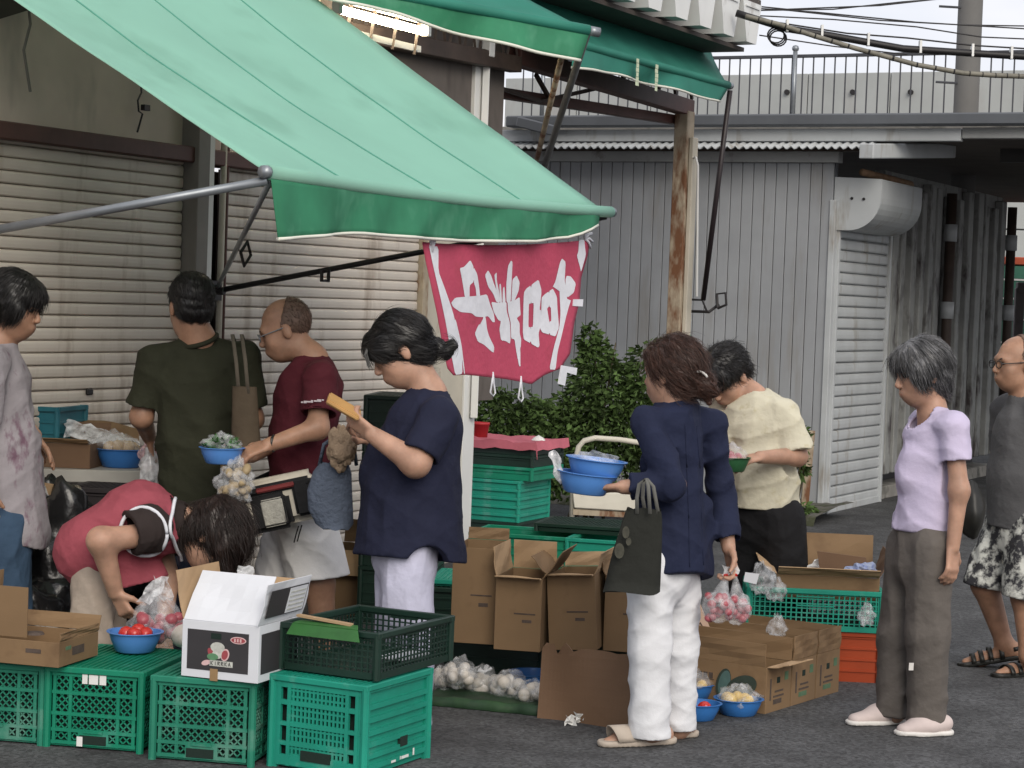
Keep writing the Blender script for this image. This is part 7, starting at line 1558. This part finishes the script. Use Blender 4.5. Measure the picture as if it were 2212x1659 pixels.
# ---------- Y: pale yellow T-shirt, head bowed
def person_Y():
    j = J(9.95); root = person('black haired man in pale yellow T-shirt with head bowed over a bowl', at(1650, 1410, 9.95).xy.to_3d())
    H = Head(j(1570, 812), (-.50, -.52, -.68), (-.42, -.42, .80), 1.08); n0 = j(1626, 862); bf = nrmz((-.6, -.8, 0))
    sl, sr = j(1690, 890, -.08), j(1575, 885, .12); el, er = j(1722, 985, -.12), j(1560, 985, .0); wl, wr = j(1640, 988, -.30), j(1560, 1005, -.25)
    pe = j(1652, 1110); hl, hr = j(1685, 1125, -.06), j(1628, 1125, .06); kl, kr = j(1702, 1270, -.1), j(1622, 1270, .02); al, ar = j(1712, 1390, -.05), j(1618, 1395, .05)
    hands = hand_prims(wl, j(1585, 1000, -.38)-wl, (0, .2, -1), .5, 1.0, -1, .6)+hand_prims(wr, j(1600, 1010, -.38)-wr, (0, -.2, 1), .5)
    body(root, H, [cone(pe, j(1640, 960), .14, .14, bf, .78), cone(sl, sr, .06, .06), cone(H.p(0, -.03, -.06), n0, .06, .07), cone(n0, j(1640, 930), .085, .13, bf, .8), cone(sl, el, .052, .045), cone(el, wl, .044, .029), cone(sr, er, .052, .045), cone(er, wr, .044, .029), cone(hl, kl, .09, .065), cone(kl, al, .062, .042), cone(hr, kr, .09, .065), cone(kr, ar, .062, .042)], M_skin, extra=hands)
    sp = [cone(j(1636, 925), j(1642, 1010), .185, .18, bf, .80), cone(j(1642, 1010), j(1648, 1110), .18, .178, bf, .84), cone(n0-UPV*.03, sl, .055, .052), cone(n0-UPV*.03, sr, .055, .052), cone(sl-UPV*.01, sr-UPV*.01, .068, .068), fcone(sl-UPV*.012, mid(sl, el, .92), .080, .100), fcone(sr, mid(sr, er, .9), .095, .10), cone(n0-UPV*.02, j(1632, 905), .085, .14)]
    t_o = cloth(root, 'shirt', sp, M_yelw, cuts=[(j(1645, 1096), (0, 0, -1))], digs=[cone(j(1646, 1090), j(1650, 1140), .12, .13, bf, .84), cone(H.p(0, 0, -.08), n0+UPV*.03, .058, .06), cone(mid(sl, el, .8), el+UPV*-.02, .06, .085)], amp=.010, kv=16, vert=.3, cross=.7, seed=83)
    tp = [cone(pe, j(1652, 1140), .16, .16, bf, .85), cone(hl, kl, .12, .105), cone(kl, j(1714, 1400, -.05), .10, .085), cone(hr, kr, .12, .10), cone(kr, j(1618, 1400, .05), .10, .085)]
    cloth(root, 'trousers', tp, M_blkc, k=.03, cuts=[(V3((0, 0, .05)), (0, 0, -1))], amp=.010, kv=24, seed=85)
    for a_ in (al, ar): shoe(root, (a_[0]+.05, a_[1]+.05, 0), (a_[0]-.1, a_[1]-.13, 0), M_blks)
    hp = [H.e(0, -.02, .045, .092, .11, .098), H.e(0, .06, .055, .078, .06, .06), H.e(0, -.06, -.01, .085, .06, .07)]
    hair(root, H, hp, M_hblk, digs=[H.e(0, .13, -.065, .1, .085, .085), H.e(0, .04, -.13, .1, .1, .085)], seed=87, n=2600, ln=.045, lift=.006, curl=.35, amp=.004); face_bits(root, H)
    cb = at(1578, 1018, 9.58); b = bowl('plastic_bowl', 'dark green bowl held by the man in pale yellow', Vector((cb.x, 9.58, cb.z)), .085, .065, pm('bowl_green', (.02, .09, .035), .5, .2, 8), None)
    balls(b, [(-.03, 0, .06), (.03, .01, .06), (0, .04, .065), (0, -.03, .06)], .025, M_tomd, 'radish'); blob((0, 0, .075), (.07, .07, .05), 88, .3, .4).build('film', M_film, b, True, world=False)
    Mp = pm('shirt_print', (.62, .62, .66), .8, .2, 40)
person_Y()

# ---------- K: pink apron, bending over the crates
def person_K():
    j = J(8.38); root = person('stallholder in pink apron bending low over the green crates', at(190, 1570, 8.38).xy.to_3d())
    H = Head(j(462, 1158), (.50, -.05, -.86), (.86, 0, .50), 1.08); n0 = j(405, 1128); up_ = nrmz((-.25, 0, 1))
    sr, sl = j(322, 1142, -.16), j(345, 1150, .16); er, el = j(218, 1168, -.27), j(362, 1255, .12); wr, wl = j(250, 1280, -.2), j(356, 1345, .02)
    pe = j(210, 1185); hr, hl = j(208, 1205, -.07), j(206, 1205, .08); kr, kl = j(195, 1400, -.09), j(230, 1400, .12); ar, al = j(190, 1540, -.1), j(200, 1530, .1)
    hands = hand_prims(wr, j(275, 1330, -.2)-wr, (.5, .6, -.1), .95, .98, 1, .9)+hand_prims(wl, j(352, 1410, .0)-wl, (.4, -.6, 0), .6)
    body(root, H, [cone(pe, j(300, 1130), .14, .14, up_, .8), cone(sl, sr, .06, .06), cone(H.p(0, -.02, -.06), n0, .056, .066), cone(n0, j(330, 1130), .08, .12, up_, .8), cone(sr, er, .058, .050), cone(er, wr, .05, .031), cone(sl, el, .058, .048), cone(el, wl, .046, .03), cone(hl, kl, .095, .066), cone(kl, al, .062, .042), cone(hr, kr, .095, .066), cone(kr, ar, .062, .042)], M_skin, extra=hands)
    dk_ = [cone(j(220, 1165), j(310, 1125), .135, .14, up_, .85), cone(j(310, 1125), j(375, 1128), .14, .095, up_, .9), cone(sl, sr, .085, .085), fcone(sr, mid(sr, er, .40), .095, .085), fcone(sl, mid(sl, el, .5), .09, .08)]
    cloth(root, 'dark_shirt', dk_, M_brt, digs=[cone(mid(sr, er, .3), er, .06, .085), cone(n0, j(440, 1130), .07, .09)], amp=.007, kv=26, cross=.6, seed=93)
    ap = [cone(j(212, 1185), j(300, 1128), .165, .165, up_, .92), cone(j(300, 1128), j(372, 1132), .172, .125, up_, .92), cone(j(212, 1190), j(245, 1235), .165, .15), cone(j(240, 1225), j(320, 1252), .12, .09), cone(sl, sr, .09, .09)]
    ah = j(308, 1152, -.22)
    cloth(root, 'apron', ap, M_pinka, k=.04, cuts=[(j(250, 1268), (.25, 0, -1)), (j(388, 1120), (1, 0, .25))], digs=[elli(ah, np.eye(3), (.092, .12, .098)), cone(n0-np.array((.02, 0, 0)), j(470, 1130), .115, .16), elli(j(320, 1152, .25), np.eye(3), (.09, .15, .09))], amp=.011, kv=17, vert=.3, cross=.6, seed=95)
    pip = MB(); pts = []
    for a in np.linspace(0, 2*math.pi, 40):
        q = ah+np.array((.092*math.cos(a), 0, .098*math.sin(a)))
        # slide the ring onto the apron surface from the camera side
        ys = np.linspace(-.25, .2, 90); PP = np.stack([np.full(90, q[0]), ah[1]+ys, np.full(90, q[2])], 1).astype(np.float32); d = None
        for pr in ap: e = psdf(pr, PP); d = e if d is None else smin(d, e, .04)
        k_ = np.argmax(d < .004) if (d < .004).any() else int(np.argmin(d)); pts.append(Vector(PP[k_])-Vector((0, .004, 0)))
    pip.tube(pts, .0075, 6); pip.build('armhole_piping', M_wht, root, True)
    pts = []
    for t in np.linspace(0, 1, 16):
        q = mid(j(380, 1075, -.05), mid(j(368, 1170, -.12), j(388, 1215, -.05), t), t); ys = np.linspace(-.25, .2, 90); PP = np.stack([np.full(90, q[0]), 8.38+ys, np.full(90, q[2])], 1).astype(np.float32); d = None
        for pr in ap: e = psdf(pr, PP); d = e if d is None else smin(d, e, .04)
        k_ = np.argmax(d < .006) if (d < .006).any() else int(np.argmin(d)); pts.append(Vector(PP[k_])-Vector((0, .004, 0)))
    MB().tube(pts, .0075, 6).build('neck_piping', M_wht, root, True)
    tp = [cone(pe, j(212, 1215), .12, .115), cone(hr, kr, .092, .088), cone(kr, j(192, 1550, -.1), .088, .085), cone(hl, kl, .092, .09), cone(kl, j(205, 1545, .1), .105, .09)]
    cloth(root, 'trousers', tp, M_beige, k=.03, cuts=[(V3((0, 0, .05)), (0, 0, -1))], amp=.010, kv=26, seed=97)
    for a_ in (al, ar): shoe(root, (a_[0]-.05, a_[1], 0), (a_[0]+.19, a_[1], 0), M_blks)
    hp = skull_hair(H, .02)+[H.e(0, .03, .04, .098, .09, .09), H.e(0, -.07, -.02, .09, .06, .08), cone(H.p(.05, .06, .02), H.p(.05, .15, -.02), .05, .02), cone(H.p(-.06, .06, .02), H.p(-.06, .16, -.02), .05, .02), cone(H.p(0, -.06, -.06), j(395, 1115), .07, .05)]
    hair(root, H, hp, pm('hair_dark_brown', (.020, .012, .010), .42, .3, 30, island=.5, spec=.45), digs=[H.e(0, .14, -.085, .075, .07, .06)], seed=99, n=3000, ln=.10, lift=.008, curl=.25, amp=.005, comb=lambda P: np.tile(np.array((.35, 0, -1.)), (len(P), 1))); face_bits(root, H)
person_K()

# ---------- W: grey blouse, left edge
def person_W():
    j = J(8.6); root = person('dark haired woman in grey patterned blouse and jeans at the left border', at(10, 1540, 8.6).xy.to_3d())
    H = Head(j(30, 662), (.95, -.20, -.22), (.1, 0, 1), 1.03); n0 = j(2, 742); bf = nrmz((1, -.1, 0))
    sr, sl = j(-18, 785, -.16), j(0, 782, .17); er, el = j(-45, 920, -.2), j(38, 900, .22); wr, wl = j(-30, 1040, -.2), j(76, 940, .24)
    pe = j(0, 1110); hr, hl = j(5, 1130, -.09), j(5, 1130, .09); kr, kl = j(20, 1330, -.09), j(15, 1330, .09); ar, al = j(20, 1510, -.09), j(10, 1505, .09)
    hands = hand_prims(wr, (0, 0, -1), (.6, .6, 0), .6)+hand_prims(wl, j(110, 985, .22)-wl, (-.5, -.3, -.6), .25, 1.0, 1, .5)
    body(root, H, [cone(pe, j(0, 900), .125, .125, bf, .8), cone(sl, sr, .055, .055), cone(H.p(0, -.02, -.06), n0, .05, .06), cone(n0, j(0, 850), .07, .11, bf, .8), cone(sr, er, .05, .04), cone(er, wr, .04, .028), cone(sl, el, .05, .04), cone(el, wl, .04, .028), cone(hl, kl, .085, .06), cone(kl, al, .058, .04), cone(hr, kr, .085, .06), cone(kr, ar, .058, .04)], M_skint, extra=hands)
    sp = [cone(j(-2, 840), j(5, 960), .142, .155, bf, .9), cone(j(5, 960), j(12, 1150), .155, .185, bf, 1.0), cone(n0-UPV*.03, sl, .055, .052), cone(n0-UPV*.03, sr, .055, .052), cone(sl, sr, .068, .068), fcone(sr, mid(sr, er, .9), .08, .075), fcone(sl, mid(sl, el, .75), .075, .07), cone(n0-UPV*.02, j(0, 810), .065, .12)]
    cloth(root, 'blouse', sp, M_gblouse, cuts=[(j(10, 1150), (-.35, 0, -1))], digs=[cone(j(10, 1135), j(10, 1250), .12, .15), cone(H.p(0, 0, -.07), n0+UPV*.03, .052, .056)], amp=.011, kv=20, vert=.1, cross=.3, seed=103)
    tp = [cone(pe, j(5, 1160), .15, .15, bf, .9), cone(hr, kr, .11, .095), cone(kr, j(20, 1530, -.09), .092, .085), cone(hl, kl, .11, .095), cone(kl, j(10, 1525, .09), .092, .085)]
    cloth(root, 'jeans', tp, M_jean, k=.03, cuts=[(V3((0, 0, .04)), (0, 0, -1))], amp=.009, kv=26, seed=105)
    for a_ in (al, ar): shoe(root, (a_[0]-.05, a_[1], 0), (a_[0]+.19, a_[1], 0), M_blks)
    hp = skull_hair(H, .02)+[H.e(0, .055, .06, .078, .06, .06), H.e(0, -.05, -.03, .092, .07, .085), H.e(.07, .025, .0, .034, .055, .055), H.e(-.07, .025, .0, .034, .055, .055)]
    hair(root, H, hp, M_hblk, digs=[H.e(0, .13, -.06, .10, .08, .078), H.e(0, .045, -.13, .09, .085, .075)], seed=107, n=2000, ln=.07, lift=.004, curl=.12, amp=.003); face_bits(root, H)
person_W()
